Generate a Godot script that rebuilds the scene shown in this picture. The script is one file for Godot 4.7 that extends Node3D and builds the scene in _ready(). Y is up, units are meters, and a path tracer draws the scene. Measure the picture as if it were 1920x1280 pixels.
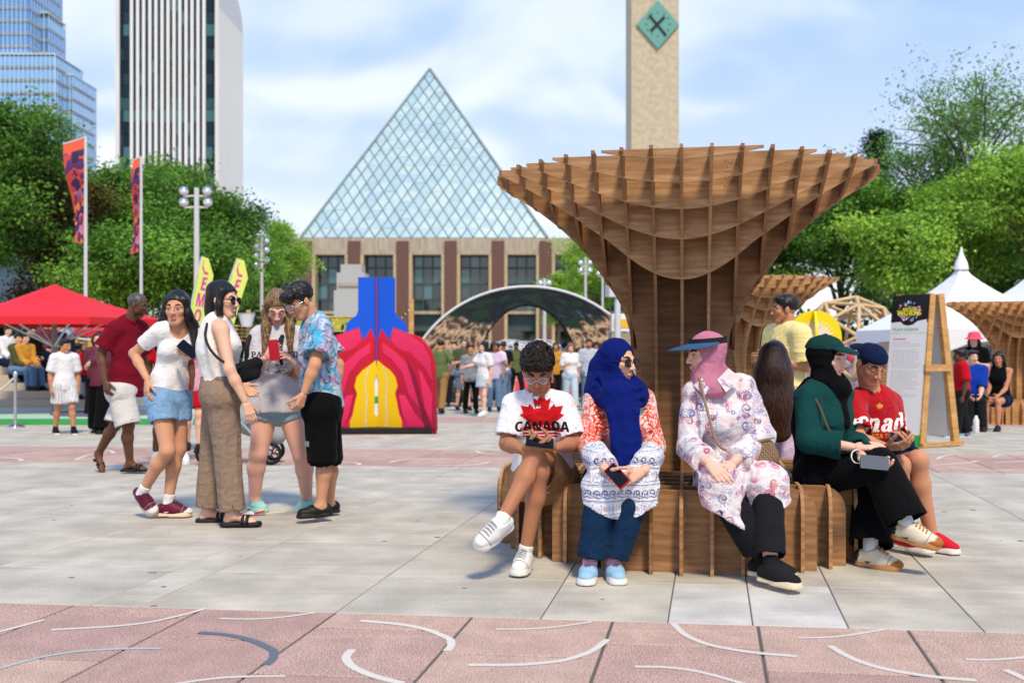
extends Node3D
# A summer festival on a city plaza: camera and light first, then the setting, the structures, the people.

const UP := Vector3.UP
var M := {}
var jobs: Array = []
var rng := RandomNumberGenerator.new()


func _ready() -> void:
	rng.seed = 7
	setup_view()
	make_materials()
	make_prints()
	build_ground()
	build_city()
	build_trees()
	build_mushrooms()
	build_props()
	build_people()
	run_jobs()


func setup_view() -> void:
	var cam := Camera3D.new()
	cam.name = "camera"
	var at := CameraAttributesPhysical.new()
	at.frustum_focal_length = 35.0
	at.frustum_focus_distance = 5.9
	at.frustum_near = 0.1
	at.frustum_far = 2000.0
	at.exposure_aperture = 2.4
	cam.attributes = at
	cam.projection = Camera3D.PROJECTION_FRUSTUM
	cam.near = 0.1
	cam.far = 2000.0
	cam.size = 0.1 * 1280.0 / 1867.0
	cam.frustum_offset = Vector2(0, 0.1 * 10.0 / 1867.0)
	cam.position = Vector3(0, 1.21, 0)
	add_child(cam)
	cam.current = true
	var env := Environment.new()
	env.background_mode = Environment.BG_SKY
	env.tonemap_mode = Environment.TONE_MAPPER_LINEAR
	env.tonemap_exposure = 1.25
	env.sdfgi_enabled = true
	env.ssao_enabled = true
	env.ssil_enabled = true
	var sky := Sky.new()
	var sm := PanoramaSkyMaterial.new()
	sm.panorama = sky_picture()
	sm.energy_multiplier = 1.0
	sky.sky_material = sm
	env.sky = sky
	var we := WorldEnvironment.new()
	we.name = "environment"
	we.environment = env
	add_child(we)
	var sun := DirectionalLight3D.new()
	sun.name = "sun"
	sun.light_energy = 1.0
	sun.light_angular_distance = 9.0
	sun.light_color = Color(1.0, 0.92, 0.8)
	sun.shadow_enabled = true
	sun.rotation_degrees = Vector3(-54, 16, 0)
	add_child(sun)


func sky_picture() -> ImageTexture:
	# A pale blue sky with thin high cloud, whiter towards the horizon; the same all the way round.
	var w := 1024
	var h := 512
	var im := Image.create(w, h, false, Image.FORMAT_RGBF)
	var a := FastNoiseLite.new()
	a.seed = 4
	a.frequency = 1.0
	a.fractal_octaves = 5
	var b := FastNoiseLite.new()
	b.seed = 11
	b.frequency = 0.8
	b.fractal_octaves = 2
	for y in h:
		var el := (0.5 - (y + 0.5) / h) * PI
		var e := maxf(el, 0.0)
		var t := 1.0 - exp(-e * 4.0)
		var base := Vector3(0.98, 1.0, 1.02).lerp(Vector3(0.13, 0.35, 0.82), t)
		if el < 0.0:
			var low := Color(0.42, 0.42, 0.4)
			im.fill_rect(Rect2i(0, y, w, 1), low)
			continue
		for x in w:
			var az := (x + 0.5) / w * TAU
			var d := Vector3(cos(el) * sin(az), sin(el), cos(el) * cos(az))
			var q := d / (d.y + 0.16)
			var wob := b.get_noise_3d(q.x, 0.0, q.z)
			# streaks drawn out along one direction of the high wind
			var s := a.get_noise_3d(q.x * 0.55 + q.z * 0.35 + wob * 0.5, wob * 0.4, q.z * 0.9 - q.x * 0.5 + wob * 0.7)
			var f := a.get_noise_3d(q.x * 2.2 + 9.0, 3.0, q.z * 3.2 + wob)
			var k := clampf((s * 1.1 + f * 0.4 + wob * 0.5 + 0.3) * 1.15, 0.0, 1.0)
			k = k * k * (3.0 - 2.0 * k) * (0.74 - 0.34 * t)
			var c := base.lerp(Vector3(1.0, 1.0, 1.0), k)
			im.set_pixel(x, y, Color(c.x, c.y, c.z))
	return ImageTexture.create_from_image(im)


# ---------------------------------------------------------------- small helpers

func drop(d: float) -> float:
	if d < 5.0: return 0.0
	if d < 9.0: return 0.0195 * (d - 5.0) * (d - 5.0) / 8.0
	if d < 34.0: return 0.039 + 0.0195 * (d - 9.0)
	if d < 40.0: return 0.5265 + 0.0195 * ((d - 34.0) - (d - 34.0) * (d - 34.0) / 12.0)
	return 0.585


func gy(z: float) -> float:
	return -drop(-z)


func on_ground(x: float, z: float) -> Vector3:
	return Vector3(x, gy(z), z)


func hx(s: String) -> Color:
	return Color.html(s)


func meta(o: Node, label := "", category := "", group := "", kind := "") -> Node:
	if label: o.set_meta("label", label)
	if category: o.set_meta("category", category)
	if group: o.set_meta("group", group)
	if kind: o.set_meta("kind", kind)
	return o


func thing(called: String, label: String, category: String, at := Vector3.ZERO, turn := 0.0, group := "") -> Node3D:
	var o := Node3D.new()
	o.name = called
	add_child(o, true)
	o.position = at
	o.rotation.y = turn
	meta(o, label, category, group)
	return o


func mesh_node(called: String, m: Mesh, mt: Material, parent: Node, xf := Transform3D()) -> MeshInstance3D:
	var o := MeshInstance3D.new()
	o.name = called
	o.mesh = m
	if mt: o.material_override = mt
	o.transform = xf
	parent.add_child(o, true)
	return o


class MB:
	# collects triangles; corners are given counter-clockwise seen from outside
	var v := PackedVector3Array()
	var n := PackedVector3Array()
	var u := PackedVector2Array()
	var c := PackedColorArray()
	var i := PackedInt32Array()
	var col := Color.WHITE

	func tri(p: Vector3, q: Vector3, r: Vector3) -> void:
		var nn := (q - p).cross(r - p).normalized()
		var k := v.size()
		for x in [p, q, r]:
			v.append(x); n.append(nn); u.append(Vector2.ZERO); c.append(col)
		i.append(k); i.append(k + 2); i.append(k + 1)

	func quad(p: Vector3, q: Vector3, r: Vector3, s: Vector3) -> void:
		# u runs from p to q, v from s down to p
		var nn := (q - p).cross(s - p).normalized()
		if nn == Vector3.ZERO: nn = (r - q).cross(s - q).normalized()
		var k := v.size()
		v.append(p); v.append(q); v.append(r); v.append(s)
		for x in 4:
			n.append(nn); c.append(col)
		u.append(Vector2(0, 1)); u.append(Vector2(1, 1)); u.append(Vector2(1, 0)); u.append(Vector2(0, 0))
		i.append(k); i.append(k + 2); i.append(k + 1); i.append(k); i.append(k + 3); i.append(k + 2)

	func box(at: Vector3, size: Vector3, b := Basis()) -> void:
		var x := b.x * size.x * 0.5
		var y := b.y * size.y * 0.5
		var z := b.z * size.z * 0.5
		quad(at - x - y + z, at + x - y + z, at + x + y + z, at - x + y + z)
		quad(at + x - y - z, at - x - y - z, at - x + y - z, at + x + y - z)
		quad(at + x - y + z, at + x - y - z, at + x + y - z, at + x + y + z)
		quad(at - x - y - z, at - x - y + z, at - x + y + z, at - x + y - z)
		quad(at - x + y + z, at + x + y + z, at + x + y - z, at - x + y - z)
		quad(at - x - y - z, at + x - y - z, at + x - y + z, at - x - y + z)

	func bar(p: Vector3, q: Vector3, w: float, h: float, hint := Vector3.UP) -> void:
		var z := (q - p)
		var l := z.length()
		z /= l
		var x := hint.cross(z)
		if x.length() < 0.01: x = Vector3.RIGHT.cross(z)
		x = x.normalized()
		box((p + q) * 0.5, Vector3(w, h, l), Basis(x, z.cross(x), z))

	func tube(pts: Array, rad: Array, sides := 8, caps := true) -> void:
		var up := Vector3.UP
		var first := v.size()
		var m := pts.size()
		var x := Vector3.ZERO
		for j in m:
			var d: Vector3 = (pts[mini(j + 1, m - 1)] - pts[maxi(j - 1, 0)]).normalized()
			if x == Vector3.ZERO:
				x = d.cross(up if absf(d.y) < 0.9 else Vector3.RIGHT).normalized()
			else:
				x = (x - d * x.dot(d)).normalized()
			var y := d.cross(x)
			var r: float = rad[mini(j, rad.size() - 1)]
			for k in sides + 1:
				var a := TAU * k / sides
				var o := x * cos(a) + y * sin(a)
				v.append(pts[j] + o * r); n.append(o); u.append(Vector2(float(k) / sides, float(j) / (m - 1))); c.append(col)
		for j in m - 1:
			for k in sides:
				var a := first + j * (sides + 1) + k
				var b := a + sides + 1
				i.append(a); i.append(b); i.append(a + 1); i.append(a + 1); i.append(b); i.append(b + 1)
		if caps:
			for e in [0, m - 1]:
				var base: int = first + e * (sides + 1)
				var d: Vector3 = (pts[1] - pts[0] if e == 0 else pts[m - 1] - pts[m - 2]).normalized() * (-1.0 if e == 0 else 1.0)
				var k0 := v.size()
				for k in sides:
					v.append(v[base + k]); n.append(d); u.append(Vector2.ZERO); c.append(col)
				for k in sides - 2:
					if e == 0:
						i.append(k0); i.append(k0 + k + 1); i.append(k0 + k + 2)
					else:
						i.append(k0); i.append(k0 + k + 2); i.append(k0 + k + 1)

	func lathe(pr: Array, sides: int, xf := Transform3D()) -> void:
		# profile of Vector2(radius, height) from bottom to top
		var first := v.size()
		var m := pr.size()
		for j in m:
			var d: Vector2 = pr[mini(j + 1, m - 1)] - pr[maxi(j - 1, 0)]
			for k in sides + 1:
				var a := TAU * k / sides
				var o := Vector3(cos(a), 0, -sin(a))
				v.append(xf * (o * pr[j].x + Vector3(0, pr[j].y, 0)))
				n.append((xf.basis * (o * d.y - Vector3(0, d.x, 0))).normalized())
				u.append(Vector2(float(k) / sides, 1.0 - float(j) / (m - 1))); c.append(col)
		for j in m - 1:
			for k in sides:
				var a := first + j * (sides + 1) + k
				var b := a + sides + 1
				i.append(a); i.append(b); i.append(a + 1); i.append(a + 1); i.append(b); i.append(b + 1)

	func ball(at: Vector3, r: Vector3, nu := 12, nv := 8, b := Basis()) -> void:
		var pr := []
		for j in nv + 1:
			var a := -PI / 2 + PI * j / nv
			pr.append(Vector2(maxf(cos(a), 0.001), sin(a)))
		var k := v.size()
		lathe(pr, nu, Transform3D(b * Basis.from_scale(r), at))
		var inv := (b * Basis.from_scale(Vector3(1 / r.x, 1 / r.y, 1 / r.z)))
		var j := 0
		while k + j < v.size():
			n[k + j] = (inv * (b * Basis.from_scale(r)).inverse() * (v[k + j] - at)).normalized()
			j += 1

	func prism(poly: PackedVector2Array, t: float, xf := Transform3D()) -> void:
		# an outline in the local x-y plane, t thick, centred on z = 0
		var p := poly
		if Geometry2D.is_polygon_clockwise(p):
			p = p.duplicate()
			p.reverse()
		var ix := Geometry2D.triangulate_polygon(p)
		var f := xf * Vector3(0, 0, t / 2) - xf.origin
		var nn := f.normalized()
		var lo := p[0]
		var hi := p[0]
		for q in p:
			lo = lo.min(q)
			hi = hi.max(q)
		var sz := (hi - lo).max(Vector2(0.001, 0.001))
		for s in [1, -1]:
			var k := v.size()
			for q in p:
				v.append(xf * Vector3(q.x, q.y, 0) + f * s); n.append(nn * s); c.append(col)
				u.append(Vector2((q.x - lo.x) / sz.x, 1.0 - (q.y - lo.y) / sz.y))
			for j in range(0, ix.size(), 3):
				var a := ix[j]
				var b := ix[j + 1]
				var d := ix[j + 2]
				var ccw := (p[b] - p[a]).cross(p[d] - p[a]) > 0
				if ccw == (s == 1):
					i.append(k + a); i.append(k + d); i.append(k + b)
				else:
					i.append(k + a); i.append(k + b); i.append(k + d)
		for j in p.size():
			var a := xf * Vector3(p[j].x, p[j].y, 0)
			var e := p[(j + 1) % p.size()]
			var b := xf * Vector3(e.x, e.y, 0)
			quad(a - f, b - f, b + f, a + f)

	func add(o: MB, xf := Transform3D()) -> void:
		var k := v.size()
		for x in o.v.size():
			v.append(xf * o.v[x]); n.append((xf.basis * o.n[x]).normalized()); u.append(o.u[x]); c.append(o.c[x])
		for x in o.i:
			i.append(k + x)

	func mesh() -> ArrayMesh:
		var ar := []
		ar.resize(Mesh.ARRAY_MAX)
		ar[Mesh.ARRAY_VERTEX] = v
		ar[Mesh.ARRAY_NORMAL] = n
		ar[Mesh.ARRAY_TEX_UV] = u
		ar[Mesh.ARRAY_COLOR] = c
		ar[Mesh.ARRAY_INDEX] = i
		var m := ArrayMesh.new()
		m.add_surface_from_arrays(Mesh.PRIMITIVE_TRIANGLES, ar)
		return m


func put(mb: MB, called: String, mt: Material, parent: Node = self, xf := Transform3D()) -> MeshInstance3D:
	return mesh_node(called, mb.mesh(), mt, parent, xf)


func mats(called: String, c: Color, rough := 0.8, o := {}) -> StandardMaterial3D:
	var m := StandardMaterial3D.new()
	m.resource_name = called
	m.albedo_color = c
	m.roughness = rough
	m.metallic = o.get("metal", 0.0)
	m.metallic_specular = o.get("spec", 0.4)
	if o.has("tex"):
		m.albedo_texture = o.tex
	if o.has("scale"):
		m.uv1_triplanar = true
		m.uv1_world_triplanar = o.get("world", false)
		m.uv1_scale = o.scale if o.scale is Vector3 else Vector3.ONE * o.scale
	if o.has("bump"):
		m.heightmap_enabled = true
		m.heightmap_texture = o.bump
		m.heightmap_scale = o.get("depth", 1.0)
	if o.has("vc"):
		m.vertex_color_use_as_albedo = true
	if o.has("rim"):
		m.rim_enabled = true
		m.rim = o.rim
		m.rim_tint = 0.6
	if o.has("coat"):
		m.clearcoat_enabled = true
		m.clearcoat = o.coat
		m.clearcoat_roughness = 0.15
	if o.has("back"):
		m.backlight_enabled = true
		m.backlight = o.back
	if o.has("sss"):
		m.subsurf_scatter_enabled = true
		m.subsurf_scatter_strength = o.sss
	if o.has("alpha"):
		m.transparency = BaseMaterial3D.TRANSPARENCY_ALPHA
		m.albedo_color.a = o.alpha
	M[called] = m
	return m


func grey(w: int, h: int, freq: float, sd: int, oct := 4, kind := FastNoiseLite.FRACTAL_FBM, to := Vector2i.ZERO) -> Image:
	var f := FastNoiseLite.new()
	f.seed = sd
	f.frequency = freq
	f.fractal_type = kind
	f.fractal_octaves = oct
	var im := f.get_seamless_image(w, h)
	im.convert(Image.FORMAT_RGB8)
	if to != Vector2i.ZERO: im.resize(to.x, to.y, Image.INTERPOLATE_CUBIC)
	return im


func toned(im: Image, lo: Color, hi: Color, power := 1.0, other: Image = null, share := 0.0) -> Image:
	var w := im.get_width()
	var h := im.get_height()
	var out := Image.create(w, h, false, Image.FORMAT_RGB8)
	for y in h:
		for x in w:
			var t := im.get_pixel(x, y).r
			if other: t = lerpf(t, other.get_pixel(x, y).r, share)
			out.set_pixel(x, y, lo.lerp(hi, pow(t, power)))
	return out


func tx(im: Image) -> ImageTexture:
	return ImageTexture.create_from_image(im)


# ---------------------------------------------------------------- rounded bodies: distance fields meshed with surface nets

func cap(a: Vector3, b: Vector3, ra: float, rb: float, o := {}) -> Dictionary:
	# tapered capsule; n, k squash it along n; clip = [[normal, point], ...] keeps what lies behind each plane
	var d := {"a": a, "b": b, "ra": ra, "rb": rb, "n": o.get("n", Vector3.ZERO), "k": o.get("k", 1.0), "bl": o.get("bl", 0.03), "e": false}
	if o.has("clip"): d.clip = o.clip
	if o.has("col"): d.col = o.col
	return d


func ell(at: Vector3, r: Vector3, b := Basis(), o := {}) -> Dictionary:
	var d := {"a": at, "r": r, "inv": b.transposed(), "bl": o.get("bl", 0.02), "e": true}
	if o.has("clip"): d.clip = o.clip
	if o.has("col"): d.col = o.col
	return d


func chunk(prims: Array, cell: float, o := {}) -> Dictionary:
	var d := {"prims": prims, "cell": cell}
	d.merge(o)
	return d


func queue(mi: MeshInstance3D, chunks: Array) -> void:
	jobs.append({"mi": mi, "chunks": chunks})


func sdf_node(called: String, parent: Node, mt: Material, chunks: Array) -> MeshInstance3D:
	var o := MeshInstance3D.new()
	o.name = called
	o.material_override = mt
	parent.add_child(o, true)
	queue(o, chunks)
	return o


func run_jobs() -> void:
	var t := Time.get_ticks_msec()
	var g := WorkerThreadPool.add_group_task(do_job, jobs.size())
	WorkerThreadPool.wait_for_group_task_completion(g)
	var tris := 0
	for j in jobs:
		var m := ArrayMesh.new()
		for s in j.out:
			if s[Mesh.ARRAY_INDEX].size() < 3: continue
			tris += s[Mesh.ARRAY_INDEX].size() / 3
			m.add_surface_from_arrays(Mesh.PRIMITIVE_TRIANGLES, s)
		j.mi.mesh = m
		var mm: Array = j.chunks[0].get("mats", [])
		if mm.size():
			j.mi.material_override = null
			var k := 0
			for q in j.out.size():
				if j.out[q][Mesh.ARRAY_INDEX].size() < 3: continue
				m.surface_set_material(k, mm[q])
				k += 1
	print("bodies: %d meshes, %d triangles, %d ms" % [jobs.size(), tris, Time.get_ticks_msec() - t])


func do_job(at: int) -> void:
	var job: Dictionary = jobs[at]
	var v := PackedVector3Array()
	var n := PackedVector3Array()
	var c := PackedColorArray()
	var u := PackedVector2Array()
	var i := PackedInt32Array()
	var i2 := PackedInt32Array()
	for ch in job.chunks:
		mesh_chunk(ch, v, n, c, u, i, i2)
	job.out = []
	for ix in [i, i2]:
		var ar := []
		ar.resize(Mesh.ARRAY_MAX)
		ar[Mesh.ARRAY_VERTEX] = v
		ar[Mesh.ARRAY_NORMAL] = n
		ar[Mesh.ARRAY_COLOR] = c
		ar[Mesh.ARRAY_TEX_UV] = u
		ar[Mesh.ARRAY_INDEX] = ix
		if ix.size(): job.out.append(ar)


func splat(F: PackedFloat32Array, C: PackedByteArray, p: Dictionary, at: int, mode: int, o: Vector3, cell: float, nx: int, ny: int, nz: int) -> void:
	# mode 0 joins, 1 cuts away
	var a: Vector3 = p.a
	var is_e: bool = p.e
	var b: Vector3 = a if is_e else p.b
	var bl: float = p.bl
	var pad := cell * 2.5 + bl
	var lo: Vector3
	var hi: Vector3
	var r := Vector3.ONE
	var ix := Basis()
	var ra := 0.0
	var dr := 0.0
	var nn := Vector3.ZERO
	var km := 0.0
	var ba := Vector3.ZERO
	var inv := 0.0
	if is_e:
		r = p.r
		var big := maxf(r.x, maxf(r.y, r.z))
		var bb: Basis = p.inv.transposed()
		var ex := Vector3(Vector3(bb.x.x * r.x, bb.y.x * r.y, bb.z.x * r.z).length(), Vector3(bb.x.y * r.x, bb.y.y * r.y, bb.z.y * r.z).length(), Vector3(bb.x.z * r.x, bb.y.z * r.y, bb.z.z * r.z).length())
		lo = a - ex
		hi = a + ex
		ix = p.inv
	else:
		ra = p.ra
		dr = p.rb - ra
		lo = (a - Vector3.ONE * ra).min(b - Vector3.ONE * p.rb)
		hi = (a + Vector3.ONE * ra).max(b + Vector3.ONE * p.rb)
		nn = p.n
		km = p.k - 1.0
		ba = b - a
		ba += nn * (ba.dot(nn) * km)
		inv = 1.0 / maxf(ba.dot(ba), 1e-9)
	lo = (lo - o) / cell - Vector3.ONE * (pad / cell)
	hi = (hi - o) / cell + Vector3.ONE * (pad / cell)
	var x0 := maxi(int(lo.x), 0)
	var y0 := maxi(int(lo.y), 0)
	var z0 := maxi(int(lo.z), 0)
	var x1 := mini(int(hi.x) + 1, nx - 1)
	var y1 := mini(int(hi.y) + 1, ny - 1)
	var z1 := mini(int(hi.z) + 1, nz - 1)
	var clips: Array = p.get("clip", [])
	var nclip := clips.size()
	var i1 := Vector3.ONE / r
	var i2 := i1 * i1
	for z in range(z0, z1 + 1):
		for y in range(y0, y1 + 1):
			var at_row := (z * ny + y) * nx
			var row := Vector3(o.x, o.y + y * cell, o.z + z * cell) - a
			for x in range(x0, x1 + 1):
				var q := row
				q.x += x * cell
				var w := q
				var d := 0.0
				if is_e:
					q = ix * q
					var k0 := (q * i1).length()
					d = k0 * (k0 - 1.0) / maxf((q * i2).length(), 1e-6)
				else:
					if km != 0.0:
						q += nn * (q.dot(nn) * km)
					var t := clampf(q.dot(ba) * inv, 0.0, 1.0)
					d = (q - ba * t).length() - (ra + dr * t)
				for ci in nclip:
					d = maxf(d, (w + a - clips[ci][1]).dot(clips[ci][0]))
				var id := at_row + x
				var f := F[id]
				if mode == 1:
					if -d > f: F[id] = -d
					continue
				if d < f: C[id] = at
				var g := bl - absf(f - d)
				if g > 0.0:
					F[id] = minf(f, d) - g * g / (4.0 * bl)
				elif d < f:
					F[id] = d


func mesh_chunk(ch: Dictionary, V: PackedVector3Array, N: PackedVector3Array, CC: PackedColorArray, U: PackedVector2Array, I: PackedInt32Array, I2: PackedInt32Array) -> void:
	var cell: float = ch.cell
	var lo := Vector3.ONE * 1e9
	var hi := -lo
	for p in ch.prims:
		if p.e:
			var big: float = maxf(p.r.x, maxf(p.r.y, p.r.z))
			lo = lo.min(p.a - Vector3.ONE * big)
			hi = hi.max(p.a + Vector3.ONE * big)
		else:
			var big: float = maxf(p.ra, p.rb)
			lo = lo.min(p.a.min(p.b) - Vector3.ONE * big)
			hi = hi.max(p.a.max(p.b) + Vector3.ONE * big)
	var amp: float = ch.get("amp", 0.0)
	lo -= Vector3.ONE * (cell * 2.5 + amp)
	hi += Vector3.ONE * (cell * 2.5 + amp)
	var nx := int((hi.x - lo.x) / cell) + 2
	var ny := int((hi.y - lo.y) / cell) + 2
	var nz := int((hi.z - lo.z) / cell) + 2
	var F := PackedFloat32Array()
	F.resize(nx * ny * nz)
	F.fill(0.5)
	var C := PackedByteArray()
	C.resize(nx * ny * nz)
	var k := 0
	for p in ch.prims:
		if not p.e and p.k > 1.25: ch.reach = maxf(ch.get("reach", 2.2), 1.8 * p.k)
		splat(F, C, p, k, 0, lo, cell, nx, ny, nz)
		k += 1
	var band := cell * 3.0 + amp
	if amp > 0.0:
		var no := FastNoiseLite.new()
		no.seed = ch.get("seed", 1)
		no.frequency = ch.get("freq", 12.0)
		no.fractal_octaves = ch.get("oct", 2)
		if ch.has("ridged"): no.fractal_type = FastNoiseLite.FRACTAL_RIDGED
		var st: Vector3 = ch.get("stretch", Vector3.ONE)
		for z in nz:
			for y in ny:
				var at := (z * ny + y) * nx
				for x in nx:
					if absf(F[at + x]) < band:
						F[at + x] += amp * no.get_noise_3dv((lo + Vector3(x, y, z) * cell) * st)
	for p in ch.get("cuts", []):
		splat(F, C, p, 0, 1, lo, cell, nx, ny, nz)
	var cols := PackedColorArray()
	for p in ch.prims:
		cols.append((p.get("col", ch.get("col", Color.WHITE)) as Color).srgb_to_linear())
	var xf: Transform3D = ch.get("xf", Transform3D())
	var uvx: Vector3 = ch.get("uvx", Vector3.ZERO)
	var uvy: Vector3 = ch.get("uvy", Vector3.ZERO)
	var uvo: Vector3 = ch.get("uvo", Vector3.ZERO)
	var front: Vector3 = ch.get("front", Vector3.ZERO)
	var sy := nx
	var sz := nx * ny
	var ids := PackedInt32Array()
	ids.resize(nx * ny * nz)
	ids.fill(-1)
	var act := PackedInt32Array()
	var lim := cell * float(ch.get("reach", 2.2))
	var cap_side := PackedByteArray()
	for z in nz - 1:
		for y in ny - 1:
			var at := (z * ny + y) * nx
			for x in nx - 1:
				var id := at + x
				var f0 := F[id]
				if f0 > lim or f0 < -lim: continue
				var f1 := F[id + 1]
				var f2 := F[id + sy]
				var f3 := F[id + sy + 1]
				var f4 := F[id + sz]
				var f5 := F[id + sz + 1]
				var f6 := F[id + sz + sy]
				var f7 := F[id + sz + sy + 1]
				var neg := int(f0 < 0) + int(f1 < 0) + int(f2 < 0) + int(f3 < 0) + int(f4 < 0) + int(f5 < 0) + int(f6 < 0) + int(f7 < 0)
				if neg == 0 or neg == 8: continue
				var s := Vector3.ZERO
				var m := 0
				if (f0 < 0) != (f1 < 0): s += Vector3(f0 / (f0 - f1), 0, 0); m += 1
				if (f2 < 0) != (f3 < 0): s += Vector3(f2 / (f2 - f3), 1, 0); m += 1
				if (f4 < 0) != (f5 < 0): s += Vector3(f4 / (f4 - f5), 0, 1); m += 1
				if (f6 < 0) != (f7 < 0): s += Vector3(f6 / (f6 - f7), 1, 1); m += 1
				if (f0 < 0) != (f2 < 0): s += Vector3(0, f0 / (f0 - f2), 0); m += 1
				if (f1 < 0) != (f3 < 0): s += Vector3(1, f1 / (f1 - f3), 0); m += 1
				if (f4 < 0) != (f6 < 0): s += Vector3(0, f4 / (f4 - f6), 1); m += 1
				if (f5 < 0) != (f7 < 0): s += Vector3(1, f5 / (f5 - f7), 1); m += 1
				if (f0 < 0) != (f4 < 0): s += Vector3(0, 0, f0 / (f0 - f4)); m += 1
				if (f1 < 0) != (f5 < 0): s += Vector3(1, 0, f1 / (f1 - f5)); m += 1
				if (f2 < 0) != (f6 < 0): s += Vector3(0, 1, f2 / (f2 - f6)); m += 1
				if (f3 < 0) != (f7 < 0): s += Vector3(1, 1, f3 / (f3 - f7)); m += 1
				s /= m
				var nn := Vector3(f1 + f3 + f5 + f7 - f0 - f2 - f4 - f6, f2 + f3 + f6 + f7 - f0 - f1 - f4 - f5, f4 + f5 + f6 + f7 - f0 - f1 - f2 - f3).normalized()
				ids[id] = V.size()
				act.append(id)
				var pos := lo + (Vector3(x, y, z) + s) * cell
				var best := id
				if s.x > 0.5: best += 1
				if s.y > 0.5: best += sy
				if s.z > 0.5: best += sz
				V.append(xf * pos)
				N.append((xf.basis * nn).normalized())
				CC.append(cols[C[best]])
				var rel := pos - uvo
				U.append(Vector2(0.5 + rel.dot(uvx), 0.5 - rel.dot(uvy)))
	for id in act:
		var f0 := F[id]
		# the quad round each of the three edges that leave this corner
		for ax in 3:
			var st := 1 if ax == 0 else (sy if ax == 1 else sz)
			var f1 := F[id + st]
			if (f0 < 0) == (f1 < 0): continue
			var d1 := sy if ax == 0 else (sz if ax == 1 else 1)
			var d2 := sz if ax == 0 else (1 if ax == 1 else sy)
			if id < d1 + d2: continue
			var a := ids[id]
			var b := ids[id - d1]
			var c := ids[id - d1 - d2]
			var d := ids[id - d2]
			if b < 0 or c < 0 or d < 0: continue
			var to := I
			if front != Vector3.ZERO and (N[a].dot(front) < 0.05 or N[b].dot(front) < 0.05 or N[c].dot(front) < 0.05 or N[d].dot(front) < 0.05):
				to = I2
			if f0 < 0:
				to.append(a); to.append(c); to.append(b); to.append(a); to.append(d); to.append(c)
			else:
				to.append(a); to.append(b); to.append(c); to.append(a); to.append(c); to.append(d)


# ---------------------------------------------------------------- people

func stand(base: Vector3, yaw: float, h: float, o := {}) -> Dictionary:
	# joints of a standing figure; yaw 0 looks at +z. o: step, arms, lean, look (yaw of the head), down
	var f := Vector3(sin(yaw), 0, cos(yaw))
	var l := Vector3(cos(yaw), 0, -sin(yaw))
	var up := UP
	var step: float = o.get("step", 0.08)
	var lean: Vector3 = f * float(o.get("lean", 0.0))
	var J := {"front": f, "base": base, "h": h}
	var w: float = o.get("wide", 1.0)
	J.pel = base + up * 0.535 * h + lean * 0.2
	J.hl = base + up * 0.51 * h + l * 0.052 * h * w + lean * 0.15
	J.hr = base + up * 0.51 * h - l * 0.052 * h * w + lean * 0.15
	var sp: float = o.get("spread", 0.06)
	J.al = base + up * 0.048 * h + l * sp * h + f * step * h
	J.ar = base + up * 0.048 * h - l * sp * h - f * step * h
	J.kl = (J.hl + J.al) * 0.5 + up * 0.01 * h + f * 0.02 * h
	J.kr = (J.hr + J.ar) * 0.5 + up * 0.01 * h + f * 0.02 * h
	J.neck = base + up * 0.835 * h + lean
	J.sl = base + up * 0.805 * h + l * 0.102 * h * w + lean * 0.95
	J.sr = base + up * 0.805 * h - l * 0.102 * h * w + lean * 0.95
	for s in [["l", 1.0], ["r", -1.0]]:
		var kind: String = o.get("arm_" + s[0], o.get("arms", "down"))
		var sh: Vector3 = J["s" + s[0]]
		var out: Vector3 = l * float(s[1])
		var e: Vector3
		var wr: Vector3
		match kind:
			"phone":
				e = sh - up * 0.16 * h + out * 0.03 * h - f * 0.01 * h
				wr = e + f * 0.13 * h - out * 0.06 * h + up * 0.03 * h
			"up":
				e = sh - up * 0.1 * h + out * 0.05 * h + f * 0.09 * h
				wr = e + up * 0.11 * h + f * 0.05 * h - out * 0.04 * h
			"fold":
				e = sh - up * 0.17 * h + out * 0.03 * h
				wr = e + f * 0.11 * h - out * 0.13 * h + up * 0.01 * h
			"hip":
				e = sh - up * 0.14 * h + out * 0.1 * h - f * 0.04 * h
				wr = e - up * 0.11 * h - out * 0.07 * h + f * 0.05 * h
			"out":
				e = sh - up * 0.12 * h + out * 0.05 * h + f * 0.08 * h
				wr = e + f * 0.13 * h - up * 0.02 * h
			_:
				e = sh - up * 0.175 * h + out * 0.035 * h - f * 0.015 * h
				wr = e - up * 0.145 * h + f * 0.03 * h
		J["e" + s[0]] = e
		J["w" + s[0]] = wr
	var ly: float = yaw + o.get("look", 0.0)
	var dn: float = o.get("down", 0.08)
	J.face = Vector3(sin(ly), -dn, cos(ly)).normalized()
	J.head = J.neck + up * 0.093 * h + J.face * 0.012 * h + lean * 0.25
	J.fl = f
	J.fr = f
	return J


func head_basis(face: Vector3, roll := 0.0) -> Basis:
	var z := face.normalized()
	var x := UP.cross(z).normalized()
	return Basis(x, z.cross(x), z) * Basis(Vector3(0, 0, 1), roll)


func seg(a: Vector3, b: Vector3, t: float) -> Vector3:
	return a + (b - a) * t


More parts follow.
